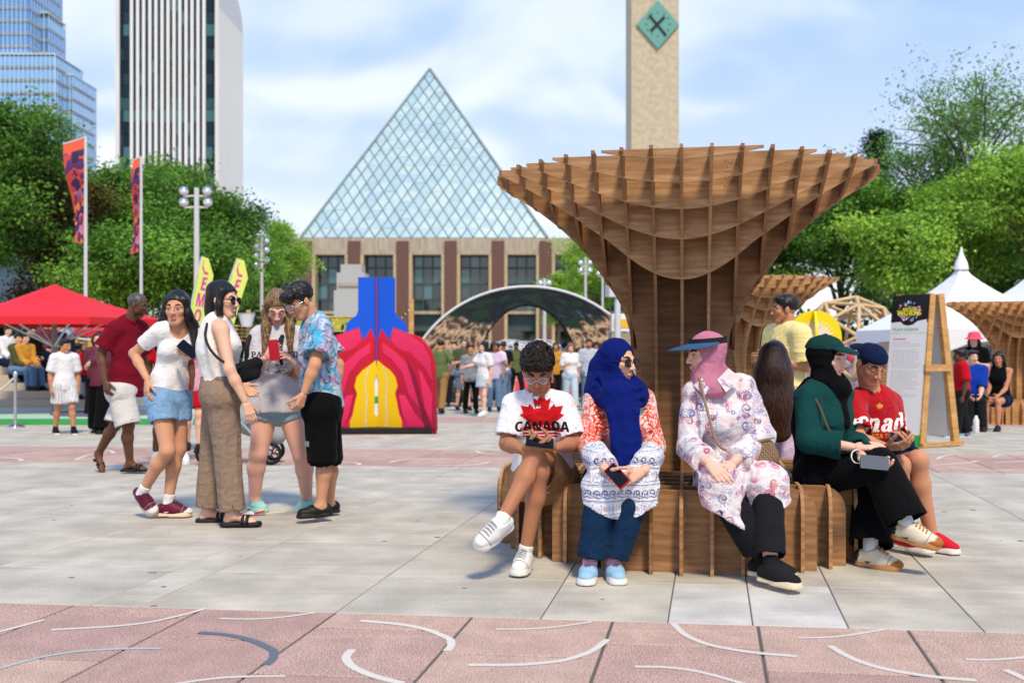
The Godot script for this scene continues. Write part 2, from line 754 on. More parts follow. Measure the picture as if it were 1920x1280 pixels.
func torso(J: Dictionary, g: float, inf: float, fem: float) -> Array:
	var n: Vector3 = J.front
	var p: Vector3 = J.pel
	var q: Vector3 = J.neck
	var w: float = (J.sl - J.sr).length() / 0.36
	var r := []
	var sq := {"n": n, "k": 1.42, "bl": 0.05}
	r.append(cap(seg(p, q, 0.56), seg(p, q, 0.8), 0.15 * g * w + inf, (0.135 * w + inf), sq))
	r.append(cap(seg(p, q, 0.22), seg(p, q, 0.56), (0.132 - 0.012 * fem) * g + inf, 0.142 * g * w + inf, {"n": n, "k": 1.3, "bl": 0.06}))
	r.append(cap(seg(J.hl, J.hr, -0.05), seg(J.hl, J.hr, 1.05), 0.098 * g + inf, 0.098 * g + inf, {"n": n, "k": 1.0, "bl": 0.06}))
	r.append(cap(p, seg(p, q, 0.2), 0.14 * g + inf, 0.13 * g + inf, {"n": n, "k": 1.28, "bl": 0.06}))
	for s in [J.sl, J.sr]:
		r.append(cap(seg(s, q, 0.1), seg(s, q, 0.6) + UP * 0.006, 0.05 * sqrt(g) + inf, 0.048 + inf, {"bl": 0.05}))
	if fem > 0.0:
		var c := seg(p, q, 0.62)
		var l: Vector3 = (J.sl - J.sr).normalized()
		for s in [1, -1]:
			r.append(ell(c + l * s * 0.068 + n * (0.068 * g + 0.01), Vector3(0.07, 0.066, 0.056) * fem * g + Vector3.ONE * inf, Basis(l, UP, l.cross(UP)), {"bl": 0.07}))
	return r


func arm(J: Dictionary, s: String, g: float, inf: float, upto := 2.0, flare := 0.0) -> Array:
	# upto 1 ends at the elbow, 2 at the wrist
	var a: Vector3 = J["s" + s]
	var e: Vector3 = J["e" + s]
	var w: Vector3 = J["w" + s]
	var r := []
	var k := sqrt(g)
	if upto <= 1.0:
		var cut := [[(e - a).normalized(), seg(a, e, upto)]]
		r.append(cap(a, seg(a, e, upto + 0.25), 0.052 * k + inf, 0.045 * k + inf + flare, {"clip": cut, "bl": 0.035}))
	else:
		r.append(cap(a, e, 0.052 * k + inf, 0.042 * k + inf, {"bl": 0.035}))
		var t := upto - 1.0
		if t < 0.98:
			r.append(cap(e, seg(e, w, t + 0.1), 0.042 * k + inf, 0.035 * k + inf + flare, {"clip": [[(w - e).normalized(), seg(e, w, t)]], "bl": 0.02}))
		else:
			r.append(cap(e, seg(e, w, 0.35), 0.041 * k + inf, 0.041 * k + inf, {"bl": 0.02}))
			r.append(cap(seg(e, w, 0.35), w, 0.041 * k + inf, 0.027 * k + inf + flare, {"bl": 0.02}))
	return r


func leg(J: Dictionary, s: String, g: float, inf: float, upto := 2.0, flare := 0.0) -> Array:
	var h: Vector3 = J["h" + s]
	var k: Vector3 = J["k" + s]
	var a: Vector3 = J["a" + s]
	var f: Vector3 = J["f" + s]
	var r := []
	if upto <= 1.0:
		r.append(cap(h, seg(h, k, upto + 0.3), 0.088 * g + inf, 0.06 * g + inf + flare, {"clip": [[(k - h).normalized(), seg(h, k, upto)]], "bl": 0.012}))
	else:
		r.append(cap(h, k, 0.086 * g + inf, 0.056 * g + inf + flare * 0.3, {"bl": 0.014}))
		var back := (a - k).cross((a - k).cross(f)).normalized()
		if back.dot(f) > 0: back = -back
		var t := upto - 1.0
		if t < 0.98 or flare > 0.0:
			var cut := [[(a - k).normalized(), seg(k, a, t)]]
			r.append(cap(k, seg(k, a, t + 0.2), 0.057 * g + inf + flare * 0.3, 0.042 * g + inf + flare, {"clip": cut, "bl": 0.008}))
		else:
			var m := seg(k, a, 0.32) + back * 0.014 * g
			r.append(cap(k, m, 0.05 * g + inf, 0.054 * g + inf, {"bl": 0.03}))
			r.append(cap(m, a, 0.054 * g + inf, 0.034 * g + inf, {"bl": 0.03}))
	return r


func head_prims(o: Dictionary) -> Array:
	# in the head's own axes: z forward, y up, x to the person's left; eyes on y = 0
	var skin: Color = o.skin
	var lip: Color = o.get("lip", skin.lerp(Color(0.7, 0.28, 0.27), 0.32))
	var brow: Color = o.get("brow", Color(0.1, 0.07, 0.05))
	var r := []
	r.append(ell(Vector3(0, 0.034, -0.016), Vector3(0.073, 0.082, 0.093)))
	r.append(ell(Vector3(0, -0.028, 0.02), Vector3(0.057, 0.083, 0.064)))
	r.append(cap(Vector3(-0.014, -0.098, 0.054), Vector3(0.014, -0.098, 0.054), 0.018, 0.018, {"bl": 0.025}))
	for s in [-1.0, 1.0]:
		r.append(cap(Vector3(s * 0.05, -0.048, -0.002), Vector3(s * 0.014, -0.097, 0.046), 0.018, 0.016, {"bl": 0.03}))
		r.append(ell(Vector3(s * 0.04, -0.022, 0.052), Vector3(0.021, 0.018, 0.02), Basis(), {"bl": 0.025}))
		r.append(cap(Vector3(s * 0.05, 0.018, 0.062), Vector3(s * 0.014, 0.02, 0.082), 0.008, 0.008, {"bl": 0.018}))
	if not o.get("lod", false) and not o.get("no_ears", false):
		for s in [-1.0, 1.0]:
			r.append(ell(Vector3(s * 0.076, -0.006, -0.012), Vector3(0.011, 0.031, 0.019), Basis(), {"bl": 0.008}))
	r.append(cap(Vector3(0, 0.008, 0.085), Vector3(0, -0.034, 0.104), 0.008, 0.0115, {"bl": 0.014}))
	for s in [-1.0, 1.0]:
		r.append(ell(Vector3(s * 0.0125, -0.037, 0.094), Vector3(0.009, 0.008, 0.011), Basis(), {"bl": 0.008}))
	r.append(cap(Vector3(-0.02, -0.068, 0.081), Vector3(0.0, -0.0625, 0.0895), 0.0045, 0.0062, {"bl": 0.006, "col": lip}))
	r.append(cap(Vector3(0.02, -0.068, 0.081), Vector3(0.0, -0.0625, 0.0895), 0.0045, 0.0062, {"bl": 0.006, "col": lip}))
	r.append(cap(Vector3(-0.012, -0.073, 0.085), Vector3(0.012, -0.073, 0.085), 0.0062, 0.0062, {"bl": 0.006, "col": lip}))
	for s in [-1.0, 1.0]:
		r.append(cap(Vector3(s * 0.017, 0.024, 0.0865), Vector3(s * 0.034, 0.0285, 0.0795), 0.0045, 0.005, {"bl": 0.004, "col": brow}))
		r.append(cap(Vector3(s * 0.034, 0.0285, 0.0795), Vector3(s * 0.052, 0.022, 0.066), 0.005, 0.003, {"bl": 0.004, "col": brow}))
	if o.has("beard"):
		r.append(ell(Vector3(0, -0.068, 0.03), Vector3(0.058, 0.046, 0.055), Basis(), {"bl": 0.004, "col": o.beard, "clip": [[Vector3(0, 0.9, 0.43).normalized(), Vector3(0, -0.062, 0.07)]]}))
	return r


func head_cuts() -> Array:
	var r := []
	for s in [-1.0, 1.0]:
		r.append(ell(Vector3(s * 0.032, 0.001, 0.089), Vector3(0.0165, 0.0095, 0.014)))
	return r


func hand_chunk(w: Vector3, dir: Vector3, pn: Vector3, side: float, curl: Array, size: float, skin: Color, cell := 0.0042) -> Dictionary:
	# w wrist, dir towards the knuckles, pn out of the palm, side +1 left hand, curl per finger (thumb last)
	var d := dir.normalized()
	var p := (pn - d * pn.dot(d)).normalized()
	var th := -d.cross(p) * side
	var r := []
	var s := size
	var xs := [0.028, 0.0095, -0.0095, -0.027]
	var ln := [[0.043, 0.026, 0.022], [0.047, 0.03, 0.023], [0.043, 0.028, 0.022], [0.034, 0.021, 0.019]]
	r.append(cap(w - d * 0.025, w + d * 0.012, 0.024 * s, 0.024 * s, {"n": p, "k": 1.3, "bl": 0.012}))
	for k in 4:
		var kn: Vector3 = w + (d * (0.088 - absf(k - 1.0) * 0.005) + th * xs[k]) * s
		r.append(cap(w + (d * 0.018 + th * xs[k] * 0.55) * s, kn, 0.0155 * s, 0.0115 * s, {"bl": 0.012}))
		var at := kn
		var a := 0.0
		var fan: Vector3 = th * xs[k] * 2.2
		for m in 3:
			a += float(curl[k]) * ([0.8, 1.15, 0.75][m])
			var dd := ((d + fan).normalized() * cos(a) + p * sin(a))
			var to: Vector3 = at + dd * float(ln[k][m]) * s
			r.append(cap(at, to, (0.0098 - 0.0007 * m) * s, (0.0091 - 0.0009 * m) * s, {"bl": 0.004}))
			at = to
	var tc: float = curl[4]
	var t0: Vector3 = w + (d * 0.024 + th * 0.02 + p * 0.006) * s
	var td := (d * 0.72 + th * 0.66 + p * (0.15 + 0.5 * tc)).normalized()
	var t1: Vector3 = t0 + td * 0.042 * s
	td = (td + p * tc * 0.5 + d * 0.25 - th * tc * 0.5).normalized()
	var t2: Vector3 = t1 + td * 0.032 * s
	td = (td + p * tc * 0.3 - th * tc * 0.3).normalized()
	r.append(cap(t0, t1, 0.0155 * s, 0.011 * s, {"bl": 0.012}))
	r.append(cap(t1, t2, 0.0108 * s, 0.0095 * s, {"bl": 0.004}))
	r.append(cap(t2, t2 + td * 0.026 * s, 0.0095 * s, 0.008 * s, {"bl": 0.004}))
	return chunk(r, cell, {"col": skin})


func eye(parent: Node, xf: Transform3D, iris: Color, lid: float, skin: Color) -> void:
	var mb := MB.new()
	var pr := []
	for j in 15:
		var a := PI * j / 14.0
		pr.append([sin(a), cos(a)])
	# rings round the line of sight
	for j in 15:
		for k in 15:
			var a := TAU * k / 14.0
			var p := Vector3(pr[j][0] * cos(a), pr[j][0] * sin(a), pr[j][1])
			mb.v.append(p * 0.0128); mb.n.append(p); mb.u.append(Vector2.ZERO)
			var t := PI * j / 14.0
			var c := Color(0.7, 0.67, 0.64)
			if t < 0.5: c = iris
			if t < 0.2: c = Color(0.01, 0.01, 0.01)
			if p.y > 0.44 - lid * 0.95: c = Color(0.03, 0.02, 0.02)
			if p.y > 0.54 - lid * 0.95 or p.y < -0.42: c = skin
			mb.c.append(c.srgb_to_linear())
	for j in 14:
		for k in 14:
			var a := j * 15 + k
			mb.i.append(a); mb.i.append(a + 16); mb.i.append(a + 15); mb.i.append(a); mb.i.append(a + 1); mb.i.append(a + 16)
	put(mb, "eye", M.eye, parent, xf)


func hair_chunks(kind: String, J: Dictionary, hb: Transform3D, lod: bool, falls := "") -> Array:
	var c := 0.015 if lod else 0.0062
	var o := {"xf": hb}
	var hairline := [Vector3(0, -0.78, 0.62).normalized(), Vector3(0, 0.052, 0.06)]
	match kind:
		"buzz":
			return [chunk([ell(Vector3(0, 0.036, -0.018), Vector3(0.0765, 0.0835, 0.0955), Basis(), {"clip": [[Vector3(0, -0.62, 0.78).normalized(), Vector3(0, 0.045, 0.055)]]})], c, o)]
		"short":
			o.merge({"amp": 0.006, "freq": 40.0, "stretch": Vector3(1.6, 0.5, 1)})
			return [chunk([
				ell(Vector3(0, 0.046, -0.02), Vector3(0.081, 0.083, 0.1), Basis(), {"clip": [hairline]}),
				cap(Vector3(-0.05, 0.09, 0.06), Vector3(0.05, 0.09, 0.06), 0.026, 0.026, {"bl": 0.03}),
				cap(Vector3(-0.074, 0.01, 0.012), Vector3(-0.074, 0.05, 0.0), 0.008, 0.012, {"bl": 0.02}),
				cap(Vector3(0.074, 0.01, 0.012), Vector3(0.074, 0.05, 0.0), 0.008, 0.012, {"bl": 0.02})], c, o)]
		"fringe":
			o.merge({"amp": 0.009, "freq": 34.0, "stretch": Vector3(1.8, 0.6, 1)})
			return [chunk([
				ell(Vector3(0, 0.05, -0.02), Vector3(0.085, 0.088, 0.104), Basis(), {"clip": [hairline]}),
				cap(Vector3(-0.05, 0.075, 0.075), Vector3(0.05, 0.07, 0.078), 0.03, 0.03, {"bl": 0.03}),
				cap(Vector3(-0.03, 0.06, 0.09), Vector3(0.04, 0.04, 0.095), 0.018, 0.014, {"bl": 0.02}),
				cap(Vector3(-0.075, 0.0, 0.012), Vector3(-0.074, 0.05, 0.0), 0.008, 0.014, {"bl": 0.02}),
				cap(Vector3(0.075, 0.0, 0.012), Vector3(0.074, 0.05, 0.0), 0.008, 0.014, {"bl": 0.02})], c, o)]
		"curly":
			o.merge({"amp": 0.0115, "freq": 44.0, "oct": 1})
			return [chunk([
				ell(Vector3(0, 0.054, -0.018), Vector3(0.095, 0.097, 0.11), Basis(), {"clip": [hairline]}),
				cap(Vector3(-0.045, 0.085, 0.062), Vector3(0.045, 0.085, 0.062), 0.036, 0.036, {"bl": 0.03})], 0.0045, o)]
		"long", "wavy", "bob":
			var dn := 0.36 if kind != "bob" else 0.115
			if kind == "wavy": dn = 0.4
			o.merge({"amp": 0.002 if kind != "wavy" else 0.006, "freq": 30.0, "stretch": Vector3(1.6, 0.22 if kind != "wavy" else 0.5, 1.6)})
			var inv := hb.affine_inverse().basis
			var g := (inv * Vector3.DOWN).normalized()
			var r := [ell(Vector3(0, 0.048, -0.018), Vector3(0.084, 0.08, 0.102), Basis(), {"clip": [hairline]}),
				cap(Vector3(0, 0.09, -0.02), Vector3(0, 0.07, -0.08), 0.05, 0.05, {"bl": 0.03})]
			for s in [-1.0, 1.0]:
				var a := Vector3(s * 0.068, 0.06, 0.02)
				var b := Vector3(s * 0.083, -0.04, 0.012)
				r.append(cap(a, b, 0.026, 0.024, {"bl": 0.03}))
				if kind == "bob":
					r.append(cap(b, b + g * 0.075 + Vector3(-s * 0.006, 0, 0.008), 0.024, 0.024, {"bl": 0.03, "clip": [[g, b + g * 0.07]]}))
				else:
					var wi := hb.affine_inverse()
					var lf: Vector3 = (J.sl - J.sr).normalized()
					var m1: Vector3 = wi * (seg(J.neck, J.pel, 0.02) + J.front * 0.075 + lf * s * 0.085 + UP * 0.02)
					var m2: Vector3 = wi * (seg(J.neck, J.pel, dn * 1.05) + J.front * (0.15 if dn > 0.2 else 0.1) + lf * s * 0.095)
					if not ("l" if s > 0 else "r") in falls:
						m1 = wi * (seg(J.neck, J.pel, 0.0) - J.front * 0.05 + lf * s * 0.08 + UP * 0.02)
						m2 = wi * (seg(J.neck, J.pel, dn) - J.front * 0.13 + lf * s * 0.07)
					r.append(cap(b, m1, 0.028, 0.034, {"bl": 0.04}))
					r.append(cap(m1, m2, 0.034, 0.016, {"bl": 0.03}))
			var bk := Vector3(0, -0.03, -0.085)
			r.append(cap(Vector3(0, 0.06, -0.07), bk + g * 0.03, 0.06, 0.062, {"n": Vector3(0, 0, 1), "k": 1.3, "bl": 0.04}))
			if kind == "bob":
				r.append(cap(bk, bk + g * 0.075, 0.066, 0.066, {"n": Vector3(0, 0, 1), "k": 1.4, "bl": 0.04, "clip": [[g, bk + g * 0.085]]}))
			else:
				r.append(cap(bk + g * 0.03, bk + g * dn * 0.9, 0.07, 0.06, {"n": Vector3(0, 0, 1), "k": 1.8, "bl": 0.04}))
			return [chunk(r, c, o)]
	return []


func hollow(prims: Array, inf: float) -> Array:
	# what to take out of a sleeve or trouser leg so that it opens at the hem
	var r := []
	for p in prims:
		if not p.e and p.has("clip"):
			var d: Vector3 = p.clip[0][0]
			var at: Vector3 = p.clip[0][1]
			var t: float = clampf((at - p.a).dot(p.b - p.a) / maxf((p.b - p.a).length_squared(), 1e-6), 0, 1)
			var rr: float = lerpf(p.ra, p.rb, t) - inf
			var mid := seg(p.a, p.b, t)
			if rr > 0.03: r.append(cap(mid - d * (0.012 + rr), mid + d * 0.05, rr * 0.96, rr + 0.004, {"n": p.n, "k": p.k, "bl": 0.0, "clip": [[-d, mid - d * 0.03]]}))
	return r


func garment(parent: Node, called: String, mt: Material, prims: Array, cuts: Array, o := {}) -> MeshInstance3D:
	var ch := chunk(prims, o.get("cell", 0.0105), {"cuts": cuts})
	ch.merge(o, true)
	return sdf_node(called, parent, mt, [ch])


func shoe(parent: Node, ankle: Vector3, dir: Vector3, up: Vector3, top: Material, sole: Material, o := {}) -> void:
	var s: float = o.get("size", 1.0)
	var d := dir.normalized()
	var u := (up - d * up.dot(d)).normalized()
	var base := ankle - u * (0.075 * s)
	var heel := base - d * 0.045 * s
	var toe := base + d * 0.165 * s
	var lat := d.cross(u)
	var low := [[-u, base + u * 0.018 * s]]
	var open: bool = o.get("open", false)
	var cell: float = o.get("cell", 0.007)
	var pr := [cap(heel + u * 0.045 * s, base + d * 0.05 * s + u * 0.042 * s, 0.036 * s, 0.042 * s, {"n": u, "k": 0.9, "bl": 0.03, "clip": low}),
		cap(base + d * 0.06 * s + u * 0.035 * s, toe - d * 0.04 * s + u * 0.03 * s, 0.045 * s, 0.04 * s, {"n": u, "k": 1.25, "bl": 0.03, "clip": low})]
	var cuts := []
	if open:
		cuts.append(cap(ankle - d * 0.012 * s, ankle + d * 0.055 * s - u * 0.022 * s, 0.036 * s, 0.034 * s))
	else:
		pr.append(cap(base + u * 0.06 * s, ankle + u * 0.012 * s, 0.04 * s, 0.038 * s, {"bl": 0.03, "clip": [[u, ankle + u * 0.008 * s]]}))
		pr.append(cap(ankle + d * 0.02 * s, base + d * 0.09 * s + u * 0.045 * s, 0.03 * s, 0.03 * s, {"bl": 0.03}))
	if o.has("toe_col"):
		for p in pr: p.col = o.get("col", Color.WHITE)
		pr.append(ell(toe - d * 0.035 * s + u * 0.025 * s, Vector3(0.043, 0.034, 0.05) * s, Basis(lat, u, -d), {"bl": 0.004, "col": o.toe_col, "clip": low}))
		pr.append(ell(heel + u * 0.05 * s - d * 0.012 * s, Vector3(0.036, 0.036, 0.03) * s, Basis(lat, u, -d), {"bl": 0.004, "col": o.get("heel_col", o.toe_col), "clip": low}))
		for q in [-1.0, 1.0]:
			pr.append(cap(base + lat * q * 0.037 * s + u * 0.028 * s - d * 0.01 * s, base + lat * q * 0.036 * s + d * 0.06 * s + u * 0.04 * s, 0.007 * s, 0.008 * s, {"bl": 0.002, "col": o.get("side_col", o.toe_col)}))
	var sh := sdf_node("shoe", parent, top, [chunk(pr, cell, {"cuts": cuts})])
	var so := [cap(heel, toe - d * 0.045 * s, 0.039 * s, 0.046 * s, {"bl": 0.01, "clip": [[u, base + u * 0.029 * s], [-u, base - u * 0.0]]}),
		cap(base + d * 0.06 * s, toe - d * 0.042 * s, 0.048 * s, 0.046 * s, {"bl": 0.02, "clip": [[u, base + u * 0.027 * s], [-u, base - u * 0.0]]})]
	sdf_node("sole", sh, sole, [chunk(so, cell)])
	if o.get("laces", false):
		var mb := MB.new()
		var sm := MB.new()
		for x in [[0.098, 0.047, 0.082]]:
			var pts := []
			for k in 9:
				var an := PI * k / 8.0
				pts.append(base + d * (x[0] + 0.02 * sin(an)) * s + lat * cos(an) * x[1] * s + u * (0.022 + sin(an) * x[2] * 0.62) * s)
			sm.tube(pts, [0.0022 * s], 5)
		for q in [-1.0, 1.0]:
			sm.tube([base + lat * q * 0.041 * s + d * 0.1 * s + u * 0.03 * s, base + lat * q * 0.034 * s + d * 0.05 * s + u * 0.062 * s, base + lat * q * 0.038 * s - d * 0.03 * s + u * 0.07 * s], [0.0022 * s], 5)
		put(sm, "seam", M.bin_grey, sh)
		sdf_node("tongue", sh, o.get("lace_mat", sole), [chunk([cap(ankle + d * 0.022 * s + u * 0.012 * s, base + d * 0.07 * s + u * 0.058 * s, 0.02 * s, 0.02 * s, {"n": u, "k": 1.3})], 0.008)])
		for k in 4:
			var c := base + d * (0.045 + 0.017 * k) * s + u * (0.083 - 0.0095 * k) * s
			c += u * 0.025 * s
			mb.tube([c - lat * 0.026 * s - u * 0.004 * s, c + u * 0.008 * s, c + lat * 0.026 * s - u * 0.004 * s], [0.0042 * s], 5)
		put(mb, "laces", o.get("lace_mat", sole), sh)


func sandal_foot(ankle: Vector3, dir: Vector3, s: float) -> Array:
	var d := dir.normalized()
	var u := UP
	var b := ankle - u * 0.06 * s
	return [cap(b - d * 0.035 * s + u * 0.02 * s, ankle, 0.03 * s, 0.032 * s), cap(ankle - u * 0.015 * s + d * 0.015 * s, b + d * 0.12 * s + u * 0.006 * s, 0.033 * s, 0.026 * s, {"n": u, "k": 1.15}),
		cap(b + d * 0.11 * s - d.cross(u) * 0.016 * s, b + d * 0.155 * s - d.cross(u) * 0.018 * s, 0.017 * s, 0.013 * s), cap(b + d * 0.11 * s + d.cross(u) * 0.016 * s, b + d * 0.145 * s + d.cross(u) * 0.02 * s, 0.015 * s, 0.011 * s)]


func person(p: Dictionary) -> Node3D:
	var J: Dictionary = p.J
	var lod: bool = p.get("lod", false)
	var skin: Color = p.skin
	var g: float = p.get("g", 1.0)
	var fem: float = p.get("fem", 0.0)
	var base: Vector3 = p.get("base", J.get("base", Vector3.ZERO))
	if not J.has("base"):
		var turn := Basis(UP, atan2(-J.pel.x, -J.pel.z))
		for k in ["front", "face", "fl", "fr"]: J[k] = turn * J[k]
		for k in ["hd_l", "hd_r", "hp_l", "hp_r", "fu_l", "fu_r"]:
			if p.has(k): p[k] = turn * p[k]
		for c in p.get("wear", []):
			for k in ["front", "uvx"]:
				if c.has(k): c[k] = turn * c[k]
	var root := thing("person", p.label, "person", base, 0.0, p.get("group", ""))
	var inv := Transform3D(Basis(), -base)
	var holder := Node3D.new()
	var cell := 0.027 if lod else 0.013
	var hs: float = p.get("hs", 1.0)
	var hbasis := head_basis(J.face, p.get("roll", 0.0))
	var hb := Transform3D(hbasis.scaled_local(Vector3.ONE * hs) if hs != 1.0 else hbasis, J.head)
	p.hb = hb
	# body: one surface
	var body := torso(J, g, 0.0, fem)
	for s in ["l", "r"]:
		if p.get("arm_" + s, true): body.append_array(arm(J, s, p.get("ag", g) * (1.0 - 0.25 * fem), 0.0))
		body.append_array(leg(J, s, p.get("lg", g), 0.0))
		var bare: bool = p.get("bare", false)
		if bare: body.append_array(sandal_foot(J["a" + s], J["f" + s], p.get("foot", 1.0)))
	var nr := (0.056 - 0.008 * fem) * hs
	body.append(cap(hb * Vector3(0, -0.06, -0.025), seg(J.neck, J.pel, 0.06), nr, nr + 0.006, {"bl": 0.03}))
	var chunks := [chunk(body, cell, {"col": skin})]
	var hp := {"skin": skin, "lod": lod}
	for k in ["lip", "brow", "beard", "no_ears"]:
		if p.has(k): hp[k] = p[k]
	if not p.get("no_head", false):
		chunks.append(chunk(head_prims(hp), 0.0115 if lod else 0.004, {"xf": hb, "col": skin, "cuts": [] if lod else head_cuts()}))
	var hsz: float = p.get("hand", 1.0)
	for s in ["l", "r"]:
		if not p.get("arm_" + s, true): continue
		var w: Vector3 = J["w" + s]
		var e: Vector3 = J["e" + s]
		var dir: Vector3 = p.get("hd_" + s, w - e).normalized()
		var sd := 1.0 if s == "l" else -1.0
		var left: Vector3 = (J.sl - J.sr).normalized()
		var pn: Vector3 = p.get("hp_" + s, -left * sd)
		chunks.append(hand_chunk(w + dir * 0.012, dir, pn, sd, p.get("hc_" + s, [0.35, 0.4, 0.45, 0.5, 0.3]), hsz, skin, 0.0105 if lod else 0.0046))
	sdf_node("body", root, M.skin, chunks).transform = inv
	if not lod and not p.get("no_eyes", false):
		for s in [-1.0, 1.0]:
			eye(root, inv * hb * Transform3D(Basis(UP, s * 0.06), Vector3(s * 0.032, 0.0, 0.0735)), p.get("iris", Color(0.16, 0.09, 0.05)), p.get("lid", 0.14), skin.darkened(0.12))
	if p.has("hair"):
		var hc := hair_chunks(p.hair, J, hb, lod, p.get("falls", ""))
		if hc.size(): sdf_node("hair", root, p.hair_mat, hc).transform = inv
	# clothes
	for c in p.get("wear", []):
		var inf: float = c.get("loose", 0.018)
		var pr := []
		var cuts := []
		var called: String = c.t
		var o := {"cell": 0.024 if lod else c.get("cell", 0.012)}
		for k in ["amp", "freq", "uvx", "uvy", "uvo", "front", "mats", "stretch", "seed", "ridged"]:
			if c.has(k): o[k] = c[k]
		if not lod and not o.has("amp"): o.merge({"amp": 0.007, "freq": 7.0, "oct": 2, "stretch": Vector3(1.3, 0.55, 1.3), "seed": int(absf(base.x) * 77) + 3})
		match called:
			"shirt", "blouse", "polo_shirt", "tank_top":
				pr = torso(J, g, inf, fem)
				if c.get("sleeve", 0.6) > 0.0 and c.get("scoop", 0.0) < 0.03: pr.append(cap(seg(J.neck, J.pel, 0.0), seg(J.neck, J.pel, 0.16), 0.066, 0.085 + inf, {"n": J.front, "k": 1.05, "bl": 0.04}))
				var ext: float = c.get("hem", 0.1)
				var d: Vector3 = (J.pel - J.neck).normalized()
				var hem: Vector3 = J.pel + d * ext
				var bell: float = c.get("bell", 0.01)
				var hemn: Vector3 = c.get("hem_dir", d)
				if ext > 0.0:
					pr.append(cap(seg(J.pel, J.neck, 0.15), hem + d * 0.06, 0.14 * g + inf, 0.14 * g + inf + bell, {"n": J.front, "k": 1.25, "bl": 0.05}))
				for q in pr: q.clip = [[hemn, hem]]
				var up := c.get("sleeve", 0.6) as float
				if up > 0.0:
					for s in ["l", "r"]:
						if p.get("arm_" + s, true): pr.append_array(arm(J, s, p.get("ag", g) * (1.0 - 0.25 * fem), inf + c.get("sleeve_loose", 0.006), up, c.get("cuff", 0.014)))
				else:
					pr.remove_at(5)
					pr.remove_at(4)
					for s in ["l", "r"]:
						var st: Vector3 = seg(J["s" + s], J.neck, 0.55) + UP * 0.012
						pr.append(cap(st, seg(st, J.pel, 0.3), 0.036 + inf, 0.06 + inf, {"n": J.front, "k": 0.85, "bl": 0.05}))
				cuts = hollow(pr.slice(pr.size() - 2) if up > 0.0 else [], 0.019) if not lod else []
				if up <= 0.0:
					for s in ["l", "r"]:
						var out: Vector3 = (J["s" + s] - J.neck).normalized()
						cuts.append(cap(J["s" + s] + out * 0.03 + UP * 0.03, J["s" + s] + out * 0.045 - UP * 0.1, 0.078, 0.07, {"bl": 0.0}))
				var nk: float = c.get("neck", 0.007)
				cuts.append(cap(hb * Vector3(0, -0.07, -0.02), seg(J.neck, J.pel, 0.05) + J.front * c.get("scoop", 0.0), nr + nk * 0.6, nr + nk, {"bl": 0.0}))
				if not lod: cuts.append(cap(hem + hemn * 0.03, hem - hemn * 0.01, 0.092 * g, 0.092 * g, {"n": J.front, "k": 1.25, "bl": 0.0}))
			"shorts", "trousers", "jeans", "leggings":
				pr = [cap(seg(J.hl, J.hr, -0.05), seg(J.hl, J.hr, 1.05), 0.1 * g + inf, 0.1 * g + inf, {"n": J.front, "k": 1.0, "bl": 0.05})]
				var top: Vector3 = seg(J.pel, J.neck, c.get("waist", 0.12))
				pr.append(cap(J.pel, top, 0.14 * g + inf, 0.132 * g + inf * 0.7, {"n": J.front, "k": 1.28, "bl": 0.05, "clip": [[(J.neck - J.pel).normalized(), top]]}))
				var lp := []
				for s in ["l", "r"]:
					lp.append_array(leg(J, s, p.get("lg", g), inf, c.get("len_" + s, c.get("len", 1.97)), c.get("flare", 0.012)))
				pr.append_array(lp)
				if not lod: cuts = hollow(lp, 0.019)
			"skirt":
				var top: Vector3 = seg(J.pel, J.neck, 0.15)
				var m: Vector3 = (J.kl + J.kr) * 0.5
				var hm := seg(J.pel, m, c.get("len", 0.9))
				pr = [cap(top, J.pel - UP * 0.04, 0.13 * g + inf, 0.15 * g + inf, {"n": J.front, "k": 1.25, "bl": 0.05}), cap(J.pel - UP * 0.04, hm + (hm - J.pel).normalized() * 0.1, 0.15 * g + inf, 0.15 * g + inf + c.get("flare", 0.05), {"n": J.front, "k": 1.15, "bl": 0.05, "clip": [[(m - J.pel).normalized(), hm]]})]
				if not lod: cuts = hollow(pr.slice(1), 0.02)
		if called == "blouse" or called == "polo_shirt" or called == "tank_top" or called == "leggings" or called == "shirt": pass
		garment(root, c.get("name", called), c.m, pr, cuts, o).transform = inv
	# shoes
	if p.has("shoes"):
		var sh: Dictionary = p.shoes
		for s in ["l", "r"]:
			var so := {"size": sh.get("size", 1.0), "open": sh.get("open", false), "laces": sh.get("laces", false) and not lod, "cell": 0.019 if lod else 0.0072}
			for k in ["toe_col", "heel_col", "side_col", "col", "lace_mat"]:
				if sh.has(k): so[k] = sh[k]
			shoe(root, inv * J["a" + s], J["f" + s], p.get("fu_" + s, UP), sh.top, sh.sole, so)
		if sh.has("sock"):
			for s in ["l", "r"]:
				var a: Vector3 = J["a" + s]
				var k: Vector3 = J["k" + s]
				garment(root, "sock", sh.sock, [cap(a, seg(a, k, 0.24), 0.041 * p.get("lg", g), 0.046 * p.get("lg", g), {"clip": [[(k - a).normalized(), seg(a, k, sh.get("sock_h", 0.16))]]})], [], {"cell": 0.008, "amp": 0.0}).transform = inv
	holder.free()
	return root


# ---------------------------------------------------------------- materials

var wrinkle: ImageTexture
var weave: ImageTexture


func cloth(called: String, c: Color, o := {}) -> StandardMaterial3D:
	var q := {"rim": 0.25, "spec": 0.2, "bump": wrinkle, "depth": 1.1, "scale": 2.2}
	q.merge(o, true)
	return mats(called, c, q.get("rough", 0.9), q)


